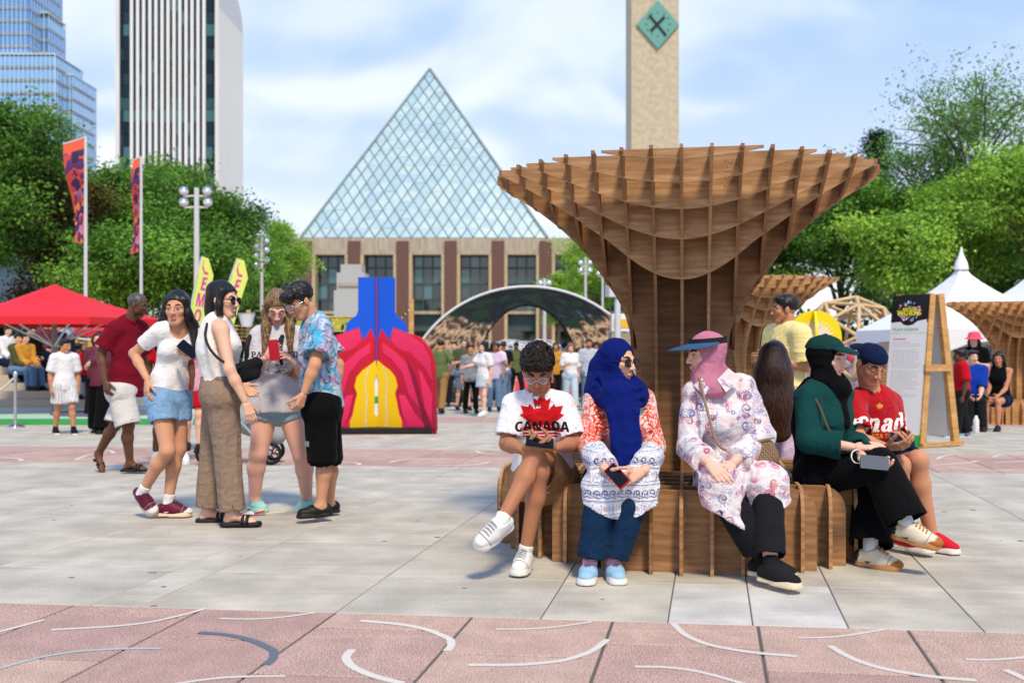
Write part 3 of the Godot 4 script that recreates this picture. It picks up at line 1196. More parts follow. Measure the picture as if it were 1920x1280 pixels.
func make_materials() -> void:
	var wr := grey(256, 256, 0.012, 21, 3, FastNoiseLite.FRACTAL_RIDGED)
	var fine := grey(256, 256, 0.05, 5, 3)
	wrinkle = tx(toned(wr, Color.BLACK, Color.WHITE, 0.8, fine, 0.12))
	# ground
	var blot := grey(512, 512, 0.008, 2, 5)
	var grit := grey(512, 512, 0.25, 3, 2)
	var streak := grey(64, 512, 0.05, 9, 4, FastNoiseLite.FRACTAL_FBM, Vector2i(512, 512))
	var con := Image.create(512, 512, false, Image.FORMAT_RGB8)
	for y in 512:
		for x in 512:
			var t := blot.get_pixel(x, y).r * 0.55 + grit.get_pixel(x, y).r * 0.27 + streak.get_pixel(x, y).r * 0.18
			t = clampf((t - 0.5) * 1.5 + 0.5, 0, 1)
			con.set_pixel(x, y, Color(0.78, 0.775, 0.76).lerp(Color(1.0, 0.995, 0.98), t))
	var cont := tx(con)
	for k in 4:
		mats("concrete_%d" % k, [hx("cbc6ba"), hx("c8c4b9"), hx("cdc9bd"), hx("d9d8d4")][k], 0.85, {"tex": cont, "scale": [0.42, 0.37, 0.47, 0.5][k], "world": true, "bump": tx(grit) if k == 0 else M.concrete_0.heightmap_texture, "depth": 0.12, "spec": 0.3})
	var sp := Image.create(512, 512, false, Image.FORMAT_RGB8)
	var g2 := grey(512, 512, 0.3, 31, 1)
	for y in 512:
		for x in 512:
			var t := g2.get_pixel(x, y).r
			var b := 0.9 + 0.1 * blot.get_pixel(x, y).r
			var c := Color(0.94, 0.93, 0.92)
			if t < 0.36: c = Color(0.6, 0.55, 0.54)
			elif t > 0.66: c = Color(1.0, 0.98, 0.96)
			sp.set_pixel(x, y, c * b)
	var spt := tx(sp)
	for k in 4:
		mats("granite_%d" % k, [hx("dabfb2"), hx("d6b9ae"), hx("cfb1a8"), hx("dec3b4")][k], 0.8, {"tex": spt, "scale": [0.9, 0.83, 0.97, 1.05][k], "world": true, "spec": 0.3})
	mats("joint", hx("5d5a55"), 0.95)
	mats("gum_grey", hx("8b8780"), 0.9)
	mats("white_line", hx("cfcac0"), 0.7)
	mats("grey_line", hx("5f6874"), 0.7)
	mats("teal_line", hx("a9b8b3"), 0.7)
	# wood
	var gr := grey(48, 512, 0.045, 14, 4, FastNoiseLite.FRACTAL_FBM, Vector2i(512, 512))
	var gr2 := grey(24, 256, 0.02, 15, 3, FastNoiseLite.FRACTAL_FBM, Vector2i(512, 512))
	var wood := Image.create(512, 512, false, Image.FORMAT_RGB8)
	for y in 512:
		for x in 512:
			var t := gr.get_pixel(x, y).r * 0.6 + gr2.get_pixel(x, y).r * 0.4
			t = clampf((t - 0.5) * 1.7 + 0.5, 0, 1)
			wood.set_pixel(x, y, Color(0.78, 0.73, 0.68).lerp(Color(1, 1, 1), t))
	var wt := tx(wood)
	for k in 3:
		mats("ply_%d" % k, [hx("ab835c"), hx("9c7551"), hx("b9936b")][k], 0.62, {"tex": wt, "scale": [1.3, 1.15, 1.42][k], "bump": wt, "depth": 0.06, "spec": 0.35})
	mats("ply_pale_0", hx("cf9f68"), 0.65, {"tex": wt, "scale": 1.2})
	mats("ply_pale_1", hx("c29a6c"), 0.65, {"tex": wt, "scale": 1.2})
	mats("burnt", hx("7c5636"), 0.8)
	mats("timber", hx("d9ac6c"), 0.6, {"tex": wt, "scale": Vector3(2.4, 2.4, 2.4)})
	mats("timber_pale", hx("e2c79a"), 0.65, {"tex": wt, "scale": 2.0})
	# skin, eyes, hair
	mats("skin", Color.WHITE, 0.5, {"vc": true, "spec": 0.32, "sss": 0.06})
	mats("eye", Color.WHITE, 0.12, {"vc": true, "spec": 0.5})
	var st := tx(grey(512, 48, 0.06, 40, 4, FastNoiseLite.FRACTAL_FBM, Vector2i(512, 512)))
	var curl := tx(grey(256, 256, 0.05, 41, 2, FastNoiseLite.FRACTAL_RIDGED))
	for h in [["black", "15110f"], ["brown", "2a1c14"], ["dark", "1c1512"], ["blonde", "a8814f"], ["grey", "6f6a66"], ["auburn", "5a3826"]]:
		mats("hair_" + h[0], hx(h[1]), 0.42, {"bump": st, "depth": 0.22, "scale": 4.0, "spec": 0.45, "tex": st, "rim": 0.15})
		M["hair_" + h[0]].albedo_color = (hx(h[1]).srgb_to_linear() * 1.9).linear_to_srgb()
	mats("hair_curl", hx("17120f"), 0.5, {"bump": curl, "depth": 0.5, "scale": 9.0, "spec": 0.4})
	# plain cloth
	for c in [["white", "dcdcde"], ["black", "0c0c0e"], ["maroon", "6d0f22"], ["navy", "101c3c"], ["red", "b3141f"], ["grey", "7d8288"], ["pale_grey", "aab4bd"], ["olive", "4d5238"], ["cream", "ddd2bd"],
		["lime", "5fae3a"], ["green_dark", "0f3d3c"], ["green_cap", "143a35"], ["blue", "12389a"], ["mustard", "c08a35"], ["pink", "d79bb0"], ["lilac", "c3b1c9"], ["yellow", "eadd9a"], ["taupe", "88756a"],
		["khaki", "96714b"], ["bone", "c9c6c0"], ["jean_dark", "13263d"], ["hijab_blue", "0a1a62"], ["rose", "b5748c"], ["hot_pink", "e0536a"], ["sage", "5d6d45"], ["charcoal", "1b1c20"], ["lilac_grey", "c4c3cb"], ["pale_denim", "b3c4cf"], ["mid_denim", "5e7b98"], ["vest", "e2dfda"]]:
		cloth(c[0], hx(c[1]))
	M.hijab_blue.heightmap_scale = 1.6
	M.rose.heightmap_scale = 1.4
	var dn := toned(grey(256, 256, 0.35, 50, 1), Color(0.72, 0.78, 0.84), Color.WHITE, 1.0, grey(256, 256, 0.02, 51, 4), 0.6)
	cloth("denim", hx("8fb4d6"), {"tex": tx(dn), "scale": 3.0})
	cloth("denim_pale", hx("a9bfcb"), {"tex": M.denim.albedo_texture, "scale": 3.0})
	cloth("jeans_dark", hx("17324f"), {"tex": M.denim.albedo_texture, "scale": 3.0})
	var lin := toned(grey(256, 32, 0.08, 52, 3, FastNoiseLite.FRACTAL_FBM, Vector2i(256, 256)), Color(0.86, 0.85, 0.84), Color.WHITE, 1.0, grey(256, 256, 0.3, 53, 1), 0.5)
	cloth("linen", hx("94806f"), {"tex": tx(lin), "scale": 3.0})
	var bs := Image.create(64, 64, false, Image.FORMAT_RGB8)
	bs.fill(Color(0.86, 0.86, 0.86))
	for x in [6, 7, 27, 28, 48, 49]: bs.fill_rect(Rect2i(x, 0, 2, 64), Color(0.5, 0.5, 0.52))
	cloth("stripes", Color.WHITE, {"tex": tx(bs), "scale": 9.0})
	# shoes and small things
	for c in [["rubber_black", "141414", 0.6], ["rubber_white", "d8d6d0", 0.55], ["leather_white", "dedddb", 0.5], ["foam_mint", "9fd3c6", 0.6], ["canvas_blue", "8db6d1", 0.8], ["gum", "b98252", 0.6], ["cream_sole", "d8c6a8", 0.6], ["knit_black", "131316", 0.9], ["knit_red", "c41226", 0.85],
		["phone_black", "121317", 0.12], ["glass_dark", "0a0a0c", 0.05], ["phone_red", "b01226", 0.4], ["phone_grey", "5b626b", 0.25], ["plastic_white", "e2e2e2", 0.4], ["steel", "c9ccd0", 0.2], ["strap", "1a1a1c", 0.7], ["paper_red", "c8202a", 0.8], ["paper_white", "e8e6e2", 0.8],
		["black_paint", "18181a", 0.6], ["frame_white", "d3d5d6", 0.45], ["pole_white", "c8cbcd", 0.4], ["stone_grey", "a9aba9", 0.85], ["leather_tan", "8c7355", 0.55], ["gold", "b99a55", 0.35], ["board_white", "e4e6e8", 0.6], ["green_paint", "3d9a52", 0.6], ["mint_paint", "a7cbbb", 0.7], ["bin_grey", "8d9190", 0.6], ["tyre", "161616", 0.8], ["visor_black", "141416", 0.8], ["visor_blue", "2d567f", 0.75], ["tent_red", "d2222d", 0.7], ["tent_white", "e6e8ea", 0.6], ["yellow_paint", "e8b32a", 0.5], ["glass_lens", "1d1a1c", 0.05], ["purple_paint", "6f3f86", 0.5], ["blue_paint", "0a55d0", 0.45], ["step_stone", "b7aa95", 0.85], ["plum", "5b2236", 0.6], ["dark_gap", "1b1d1d", 0.9]]:
		mats(c[0], hx(c[1]), c[2])
	M.steel.metallic = 0.9
	M.gold.metallic = 0.7
	mats("shoe_vc", Color.WHITE, 0.55, {"vc": true, "spec": 0.35})
	mats("vc", Color.WHITE, 0.6, {"vc": true, "spec": 0.35})
	mats("vc_gloss", Color.WHITE, 0.35, {"vc": true, "spec": 0.4})
	mats("straw", hx("9c8061"), 0.8, {"bump": weave_tex(), "depth": 0.5, "scale": 10.0, "tex": weave_tex()})
	mats("clear_lens", hx("dfe6ea"), 0.05, {"alpha": 0.15})


func weave_tex() -> ImageTexture:
	if weave == null:
		var im := Image.create(128, 128, false, Image.FORMAT_RGB8)
		for y in 128:
			for x in 128:
				var a := sin(x * TAU / 16.0) * 0.5 + 0.5
				var b := sin(y * TAU / 16.0) * 0.5 + 0.5
				var over := (x / 16 + y / 16) % 2 == 0
				var t := 0.55 + 0.45 * (a if over else b)
				im.set_pixel(x, y, Color(t, t, t))
		weave = tx(im)
	return weave


# ---------------------------------------------------------------- ground

const GD := Vector3(0.19697, 0, -0.98041)   # along the long joints
const GP := Vector3(0.99406, 0, 0.10887)    # along the bands of pink paving
const GO := Vector3(0, 0, -4.447)


func gpt(u: float, w: float, lift := 0.0) -> Vector3:
	var p := GO + GP * u + GD * w
	return Vector3(p.x, gy(p.z) + lift, p.z)


func slab(parent: Node, called: String, mt: Material, u0: float, u1: float, w0: float, w1: float, lift := 0.0, g := 0.003) -> void:
	var b := 0.003
	var mb := MB.new()
	var t := []
	var m := []
	for q in [[u0, w0, 1, 1], [u1, w0, -1, 1], [u1, w1, -1, -1], [u0, w1, 1, -1]]:
		t.append(gpt(q[0] + q[2] * (g + b), q[1] + q[3] * (g + b), lift))
		m.append(gpt(q[0] + q[2] * g, q[1] + q[3] * g, lift - 0.003))
	mb.quad(t[0], t[1], t[2], t[3])
	for k in 4:
		var j := (k + 1) % 4
		mb.quad(m[k], m[j], t[j], t[k])
		mb.quad(m[k] - UP * 0.03, m[j] - UP * 0.03, m[j], m[k])
	put(mb, called, mt, parent)


func stripe(parent: Node, pts: Array, wide: float, mt: Material) -> void:
	# a painted arc on the paving, through ground points
	var c := Curve3D.new()
	var k := 0
	for p in pts:
		var tn: Vector3 = (pts[mini(k + 1, pts.size() - 1)] - pts[maxi(k - 1, 0)]) * 0.22
		c.add_point(p, -tn, tn)
		k += 1
	var ps := c.tessellate(4, 2.0)
	var mb := MB.new()
	for j in ps.size() - 1:
		var d0 := (ps[mini(j + 1, ps.size() - 1)] - ps[maxi(j - 1, 0)]).normalized().cross(UP) * wide * 0.5
		var d1 := (ps[mini(j + 2, ps.size() - 1)] - ps[j]).normalized().cross(UP) * wide * 0.5
		var l := UP * 0.0022
		mb.quad(ps[j] + d0 + l, ps[j + 1] + d1 + l, ps[j + 1] - d1 + l, ps[j] - d0 + l)
	put(mb, "painted_arc", mt, parent)


func build_ground() -> void:
	var mb := MB.new()
	var zs := [3.0, 0.0, -2.0, -3.0, -4.0, -5.0, -6.0, -7.0, -8.0, -9.0, -12.0, -20.0, -30.0, -34.0, -36.0, -38.0, -40.0, -80.0, -200.0, -600.0, -1500.0]
	for k in zs.size() - 1:
		var a := gy(zs[k]) - 0.028
		var b := gy(zs[k + 1]) - 0.028
		mb.quad(Vector3(-900, a, zs[k]), Vector3(900, a, zs[k]), Vector3(900, b, zs[k + 1]), Vector3(-900, b, zs[k + 1]))
	meta(put(mb, "ground", M.concrete_1), "grey concrete ground of the plaza reaching to the buildings", "", "", "structure")
	var j := MB.new()
	var pl := thing("plaza", "pale concrete plaza with bands of pink paving and painted arcs", "")
	pl.set_meta("kind", "structure")
	var r := RandomNumberGenerator.new()
	r.seed = 5
	var us := [-12.6, -11.7, -10.75, -9.8, -8.85, -7.9, -6.95, -6.0, -5.0, -4.0, -3.0, -1.99, -1.749, -0.811, 0.127, 0.688, 1.055, 1.46, 2.022, 3.04, 3.98, 4.92, 5.86, 6.8, 7.75, 8.7, 9.7, 10.7]
	var rows := [0.0, 0.74, 1.6, 2.5, 3.4, 4.3, 5.18, 6.06]
	for a in rows.size() - 1:
		for b in us.size() - 1:
			if absf((us[b] + us[b + 1]) * 0.5) > 4.4 + rows[a] * 0.72: continue
			j.quad(gpt(us[b], rows[a], -0.005), gpt(us[b + 1], rows[a], -0.005), gpt(us[b + 1], rows[a + 1], -0.005), gpt(us[b], rows[a + 1], -0.005))
			var mt: Material = M["concrete_%d" % r.randi_range(0, 2)]
			if a == 0 and b in [15, 16]: mt = M.concrete_3
			slab(pl, "concrete_slab", mt, us[b], us[b + 1], rows[a], rows[a + 1])
	var rows2 := [8.25, 9.1, 10.0, 10.9, 11.8, 12.7, 13.5, 14.3]
	for a in rows2.size() - 1:
		for b in us.size() - 1:
			j.quad(gpt(us[b], rows2[a], -0.005), gpt(us[b + 1], rows2[a], -0.005), gpt(us[b + 1], rows2[a + 1], -0.005), gpt(us[b], rows2[a + 1], -0.005))
			slab(pl, "concrete_slab", M["concrete_%d" % r.randi_range(0, 2)], us[b], us[b + 1], rows2[a], rows2[a + 1])
	for band in [[-2.2, 0.0, -3.6, 3.8], [6.06, 8.25, -9.7, 9.2]]:
		var u: float = band[2] + 0.28
		var col := 0
		while u < band[3]:
			var w: float = band[0]
			var k := 0
			var off: float = [0.0, 0.34, 0.18, 0.5, 0.1, 0.42][col % 6]
			while w < band[1] - 0.01:
				var w2 := minf(w + (off if k == 0 and off > 0.05 else 0.62), band[1])
				if band[1] - w2 < 0.12: w2 = band[1]
				j.quad(gpt(u, w, -0.005), gpt(u + 0.628, w, -0.005), gpt(u + 0.628, w2, -0.005), gpt(u, w2, -0.005))
				slab(pl, "paving_slab", M["granite_%d" % r.randi_range(0, 3)], u, u + 0.628, w, w2, 0.0, 0.0065)
				w = w2
				k += 1
			u += 0.628
			col += 1
	for band in [[14.3, 16.5], [22.6, 24.8]]:
		var s := MB.new()
		s.quad(gpt(-22, band[0], -0.004), gpt(22, band[0], -0.004), gpt(22, band[1], -0.004), gpt(-22, band[1], -0.004))
		put(s, "paving_band", M.granite_1, pl)
	put(j, "joint_bed", M.joint, pl)
	var gum := MB.new()
	for k in 90:
		var c := gpt(r.randf_range(-5, 4.5), r.randf_range(-1.6, 6.0), 0.0022)
		var n := 7
		var rad := r.randf_range(0.006, 0.022)
		var ring := []
		for q in n: ring.append(c + Vector3(cos(TAU * q / n) * r.randf_range(0.6, 1.5), 0, sin(TAU * q / n) * r.randf_range(0.5, 1.0)) * rad)
		for q in n: gum.tri(c, ring[(q + 1) % n], ring[q])
	meta(put(gum, "gum_spots", M.gum_grey, pl), "", "", "", "stuff")
	var W: Material = M.white_line
	stripe(pl, [Vector3(-1.971,-0.0,-4.254), Vector3(-1.669,-0.0,-4.328), Vector3(-1.515,-0.0,-4.456), Vector3(-1.417,-0.0,-4.601)], 0.024, W)
	stripe(pl, [Vector3(-2.265,-0.0,-4.145), Vector3(-2.175,-0.0,-4.23), Vector3(-2.075,-0.0,-4.412)], 0.024, W)
	stripe(pl, [Vector3(-1.984,-0.0,-3.632), Vector3(-1.926,-0.0,-3.746), Vector3(-1.8,-0.0,-3.908), Vector3(-1.619,-0.0,-3.977), Vector3(-1.407,-0.0,-3.991)], 0.020, M.teal_line)
	stripe(pl, [Vector3(-1.327,-0.0,-4.215), Vector3(-1.159,-0.0,-4.16), Vector3(-0.989,-0.0,-4.013), Vector3(-0.933,-0.0,-3.895), Vector3(-0.938,-0.0,-3.784)], 0.036, M.grey_line)
	stripe(pl, [Vector3(-1.305,-0.0,-4.43), Vector3(-1.091,-0.0,-4.43), Vector3(-0.897,-0.0,-4.527)], 0.020, W)
	stripe(pl, [Vector3(-0.671,-0.0,-4.395), Vector3(-0.439,-0.0,-4.311), Vector3(-0.285,-0.0,-4.16), Vector3(-0.248,-0.0,-4.056), Vector3(-0.259,-0.0,-3.956)], 0.034, W)
	stripe(pl, [Vector3(-0.639,-0.0,-3.977), Vector3(-0.638,-0.0,-3.842), Vector3(-0.544,-0.0,-3.691), Vector3(-0.392,-0.0,-3.574)], 0.036, W)
	stripe(pl, [Vector3(-1.221,-0.0,-3.563), Vector3(-1.052,-0.0,-3.638), Vector3(-0.832,-0.0,-3.655)], 0.020, W)
	stripe(pl, [Vector3(-0.166,-0.0,-3.784), Vector3(0.081,-0.0,-3.797), Vector3(0.272,-0.0,-3.902), Vector3(0.397,-0.0,-4.115)], 0.030, W)
	stripe(pl, [Vector3(-0.068,-0.0,-4.262), Vector3(0.137,-0.0,-4.279), Vector3(0.352,-0.0,-4.378)], 0.020, W)
	stripe(pl, [Vector3(0.704,-0.0,-4.353), Vector3(0.751,-0.0,-4.122), Vector3(0.893,-0.0,-3.97), Vector3(1.114,-0.0,-3.888)], 0.030, W)
	stripe(pl, [Vector3(0.464,-0.0,-3.765), Vector3(0.659,-0.0,-3.728), Vector3(0.84,-0.0,-3.563)], 0.024, W)
	stripe(pl, [Vector3(1.186,-0.0,-4.137), Vector3(1.357,-0.0,-4.153), Vector3(1.598,-0.0,-4.262)], 0.020, W)
	stripe(pl, [Vector3(1.285,-0.0,-4.027), Vector3(1.347,-0.0,-3.81), Vector3(1.495,-0.0,-3.673), Vector3(1.685,-0.0,-3.609)], 0.032, W)
	stripe(pl, [Vector3(1.756,-0.0,-3.849), Vector3(1.876,-0.0,-3.849), Vector3(2.041,-0.0,-3.888)], 0.021, W)
	stripe(pl, [Vector3(1.849,-0.0,-3.728), Vector3(1.879,-0.0,-3.58)], 0.032, W)
	for q in [[Vector3(-4.985,-0.085,-11.349), Vector3(-5.123,-0.098,-12.031), Vector3(-5.049,-0.105,-12.403)], [Vector3(-5.416,-0.115,-12.881), Vector3(-5.111,-0.11,-12.637), Vector3(-4.908,-0.102,-12.251)], [Vector3(-6.006,-0.091,-11.68), Vector3(-5.72,-0.089,-11.546), Vector3(-5.579,-0.084,-11.285)], [Vector3(-1.913,-0.081,-11.16), Vector3(-1.714,-0.079,-11.037), Vector3(-1.666,-0.074,-10.799)], [Vector3(-1.367,-0.08,-11.098), Vector3(-1.223,-0.086,-11.414), Vector3(-0.742,-0.089,-11.546)], [Vector3(-0.856,-0.074,-10.799), Vector3(-0.463,-0.074,-10.799), Vector3(-0.251,-0.081,-11.16)], [Vector3(-0.46,-0.11,-12.637), Vector3(-0.361,-0.102,-12.251), Vector3(-0.162,-0.1,-12.103)],
		[Vector3(4.9,-0.087,-11.479), Vector3(5.22,-0.097,-11.959), Vector3(5.51,-0.1,-12.103)], [Vector3(4.569,-0.074,-10.799), Vector3(5.025,-0.079,-11.037), Vector3(5.277,-0.084,-11.285)], [Vector3(4.704,-0.072,-10.684), Vector3(4.799,-0.064,-10.3), Vector3(5.133,-0.062,-10.195)], [Vector3(5.676,-0.093,-11.749), Vector3(5.928,-0.098,-12.031), Vector3(6.223,-0.1,-12.103)], [Vector3(5.38,-0.08,-11.098), Vector3(5.619,-0.081,-11.16), Vector3(5.863,-0.084,-11.285)]]:
		stripe(pl, q, 0.045, W)


# ---------------------------------------------------------------- slotted plywood mushrooms

const RIM := 1.2
const HB := [[0.28, 0.45], [0.283, 0.75], [0.295, 1.0], [0.315, 1.2], [0.35, 1.38], [0.40, 1.5], [0.487, 1.63], [0.643, 1.85], [0.80, 2.0], [0.955, 2.12], [1.11, 2.22], [1.22, 2.283], [1.4, 2.3]]


func under(r: float) -> float:
	if r <= HB[0][0]: return HB[0][1]
	for k in HB.size() - 1:
		if r <= HB[k + 1][0]:
			return lerpf(HB[k][1], HB[k + 1][1], (r - HB[k][0]) / (HB[k + 1][0] - HB[k][0]))
	return 2.3


func soft_under(r: float) -> float:
	if r < 0.31: return under(r)
	return (under(r - 0.025) + under(r) + under(r + 0.025)) / 3.0


func bench_part(s: float, low: float, high: float, rad: float, sign_: float) -> Array:
	# from the foot up and round the top corner
	var r := [Vector2(sign_ * s, low), Vector2(sign_ * s, high - rad)]
	for k in range(1, 6):
		var a := PI / 2 * k / 5
		r.append(Vector2(sign_ * (s - rad + rad * cos(a)), high - rad + rad * sin(a)))
	return r


func plates(a: float, fin: bool) -> Array:
	# outlines of one plate at the offset a from the middle: one outline through the trunk, else canopy and bench apart
	var out := []
	var e := 0.02 if fin else 0.0
	var high := 0.45 if fin else 0.446
	var low := 0.0 if fin else 0.006
	var sb := sqrt(maxf(1.2 * 1.2 - a * a, 0.0)) + e
	var rad := minf(0.13, sb * 0.6)
	var s1 := sqrt(maxf(RIM * RIM - a * a, 0.0))
	var upper := []
	var n := 22
	for k in n + 1:
		var s := s1 * (1.0 - 2.0 * k / n)
		var top := 2.283 + 0.05 * smoothstep(0.9, 0.0, absf(s if fin else a)) + e * 0.4
		upper.append(Vector2(s, top))
	var st := sqrt(maxf(0.28 * 0.28 - a * a, 0.0))
	var right := []
	for k in 29:
		var t := k / 28.0
		var s := lerpf(st if st > 0 else 0.0, s1, t * t * 0.4 + t * 0.6)
		right.append(Vector2(s, soft_under(maxf(sqrt(a * a + s * s), 0.2801))))
	if right[28].y > upper[0].y - 0.012: right[28].y = upper[0].y - 0.012
	var left := []
	for p in right: left.push_front(Vector2(-p.x, p.y))
	if st > 0.0:
		var p := bench_part(sb, low, high, rad, 1.0)
		var q := bench_part(sb, low, high, rad, -1.0)
		q.reverse()
		right[0] = Vector2(st, high)
		left[left.size() - 1] = Vector2(-st, high)
		out.append(PackedVector2Array(p + right + upper + left + q))
	else:
		right.pop_front()
		if fin or absf(absf(a) - 0.32) > 0.01: out.append(PackedVector2Array(right + upper + left))
		if sb > 0.1:
			var p := bench_part(sb, low, high, rad, 1.0)
			var q := bench_part(sb, low, high, rad, -1.0)
			q.reverse()
			out.append(PackedVector2Array(p + q))
	return out


func mushroom(label: String, at: Vector3, turn: float) -> Node3D:
	var root := thing("mushroom_seat", label, "seat canopy", at, turn, "plywood mushroom seats on the plaza")
	var k := 0
	for fin in [true, false]:
		for j in range(-7, 8):
			var a := j * 0.16
			for poly in plates(a, fin):
				var mb := MB.new()
				mb.prism(poly, 0.019)
				var xf := Transform3D(Basis(), Vector3(0, 0, a))
				if fin: xf = Transform3D(Basis(UP, PI / 2), Vector3(a, 0, 0))
				put(mb, ("fin" if fin else "cross_plate"), M["ply_%d" % ((k * 7 + j + 14) % 3)], root, xf)
				k += 1
	return root


func text_mesh(s: String, size: float, depth := 0.002, bold := false, serif := false) -> TextMesh:
	var f := SystemFont.new()
	f.font_names = PackedStringArray(["Droid Serif" if serif else "Droid Sans"])
	if bold: f.font_weight = 700
	var t := TextMesh.new()
	t.text = s
	t.font = f
	t.font_size = 64
	t.pixel_size = size / 64.0 * 1.4
	t.depth = depth
	t.curve_step = 2.0
	return t


func build_mushrooms() -> void:
	var a := mushroom("big brown slotted plywood mushroom seat that people sit round", Vector3(1.105, gy(-6.45), -6.45), -0.1745)
	mesh_node("lettering", text_mesh("Z-13-2", 0.042), M.burnt, a, Transform3D(Basis(Vector3(0, 0, 1), -PI / 2), Vector3(0.245, 2.13, 1.133)))
	mesh_node("lettering", text_mesh("Z-1-2", 0.04), M.burnt, a, Transform3D(Basis(Vector3(0, 0, 1), -PI / 2), Vector3(0.38, 0.24, 1.132)))
	var b := a.duplicate()
	b.name = "mushroom_seat"
	add_child(b, true)
	b.position = on_ground(3.36, -14.1)
	b.rotation.y = 0.15
	for o in b.get_children(): o.material_override = M.ply_pale_1
	b.set_meta("label", "brown plywood mushroom behind the boy in the yellow shirt")
	var c := a.duplicate()
	c.name = "mushroom_seat"
	add_child(c, true)
	c.position = on_ground(9.77, -19.4)
	c.rotation.y = -0.2
	for o in c.get_children(): o.material_override = M.ply_pale_0
	c.set_meta("label", "pale plywood mushroom beside the tents with two people sitting on it")


# ---------------------------------------------------------------- buildings

func wbox(called: String, mt: Material, parent: Node, x0: float, x1: float, y0: float, y1: float, z0: float, z1: float) -> MeshInstance3D:
	var mb := MB.new()
	mb.box(Vector3((x0 + x1) / 2, (y0 + y1) / 2, (z0 + z1) / 2), Vector3(absf(x1 - x0), absf(y1 - y0), absf(z1 - z0)))
	return put(mb, called, mt, parent)


func build_city() -> void:
	var r := RandomNumberGenerator.new()
	r.seed = 3
	var blot := tx(toned(grey(256, 256, 0.02, 60, 5), Color(0.8, 0.79, 0.77), Color.WHITE, 1.0, grey(256, 256, 0.3, 61, 1), 0.4))
	var drips := tx(toned(grey(512, 48, 0.03, 62, 4, FastNoiseLite.FRACTAL_FBM, Vector2i(512, 512)), Color(0.72, 0.7, 0.68), Color.WHITE, 0.8, grey(512, 512, 0.2, 63, 1), 0.35))
	mats("tan_stone", hx("cdbb98"), 0.9, {"tex": blot, "scale": 0.25, "bump": tx(grey(256, 256, 0.2, 64, 2)), "depth": 2.0})
	mats("tower_stone", hx("d3c8ae"), 0.9, {"tex": blot, "scale": 0.2, "bump": M.tan_stone.heightmap_texture, "depth": 3.0})
	mats("tan_concrete", hx("bdb2a0"), 0.9, {"tex": drips, "scale": 0.1})
	mats("red_granite", hx("70524a"), 0.6, {"tex": blot, "scale": 0.4})
	mats("white_wall", hx("eceeee"), 0.7, {"tex": drips, "scale": Vector3(0.4, 0.02, 0.4)})
	mats("white_fin", hx("dcdedd"), 0.6)
	for k in 5:
		mats("dark_pane_%d" % k, [hx("1c2c36"), hx("243a44"), hx("2f5254"), hx("18242c"), hx("42686e")][k], 0.15, {"spec": 0.3})
	for k in 3:
		mats("sky_pane_%d" % k, [hx("7fb0d6"), hx("92bfe0"), hx("6c9fca")][k], 0.1, {"spec": 0.7})
		M["sky_pane_%d" % k].metallic = 0.55
	mats("spandrel", hx("45586a"), 0.3)
	mats("mullion_white", hx("c9d6e0"), 0.5)
	for k in 4:
		mats("pyramid_pane_%d" % k, [hx("aec8ce"), hx("b6ced2"), hx("a8c4cd"), hx("bcd2d4")][k], 0.22, {"spec": 0.6})
		M["pyramid_pane_%d" % k].metallic = 0.2
	mats("pyramid_bar", hx("708789"), 0.5)
	for k in 4:
		mats("hall_pane_%d" % k, [hx("20302f"), hx("2c4547"), hx("3d6a72"), hx("182223")][k], 0.05, {"spec": 0.7})
	mats("hall_bar", hx("3f5352"), 0.5)
	mats("clock_teal", hx("649c92"), 0.5)
	city_glass_tower(r)
	city_white_tower(r)
	city_hall(r)
	clock_tower()


func city_glass_tower(r: RandomNumberGenerator) -> void:
	var t := thing("glass_tower", "stepped blue glass office tower at the left edge behind the trees", "tower", Vector3(-170, -0.6, -350))
	# each block: x range, front depth, depth, top
	var blocks := [[-40.0, 0.0, 0.0, 26.0, 150.0], [0.0, 3.0, 8.0, 14.0, 122.0], [-30.0, 12.0, -6.0, 22.0, 103.0], [12.0, 14.5, 2.0, 20.0, 98.0]]
	var k := 0
	for b in blocks:
		var z1: float = -b[2]
		var z0: float = z1 - b[3]
		wbox("core", M.spandrel, t, b[0] + 0.4, b[1] - 0.4, 0.0, b[4] - 0.5, z0 + 0.4, z1 - 0.4)
		var y := 45.0
		var bars := MB.new()
		while y < b[4] - 1.0:
			var top := minf(y + 3.1, b[4])
			wbox("window_band", M["sky_pane_%d" % r.randi_range(0, 2)], t, b[0], b[1], y, top, z0, z1)
			bars.box(Vector3((b[0] + b[1]) / 2, y - 0.25, (z0 + z1) / 2), Vector3(b[1] - b[0] + 0.3, 0.16, z1 - z0 + 0.3))
			bars.box(Vector3((b[0] + b[1]) / 2, y - 0.85, (z0 + z1) / 2), Vector3(b[1] - b[0] + 0.3, 0.16, z1 - z0 + 0.3))
			y += 4.5
		var x: float = b[0]
		while x <= b[1] + 0.01:
			bars.box(Vector3(x, 45.0 + (b[4] - 45.0) / 2, z1), Vector3(0.2, b[4] - 45.0, 0.24))
			x += 1.55
		var z := z0
		while z <= z1 + 0.01:
			bars.box(Vector3(b[1], 45.0 + (b[4] - 45.0) / 2, z), Vector3(0.24, b[4] - 45.0, 0.2))
			z += 2.2
		bars.box(Vector3((b[0] + b[1]) / 2, b[4], (z0 + z1) / 2), Vector3(b[1] - b[0] + 0.4, 0.4, z1 - z0 + 0.4))
		meta(put(bars, "mullions", M.mullion_white, t), "", "", "", "stuff")
		k += 1


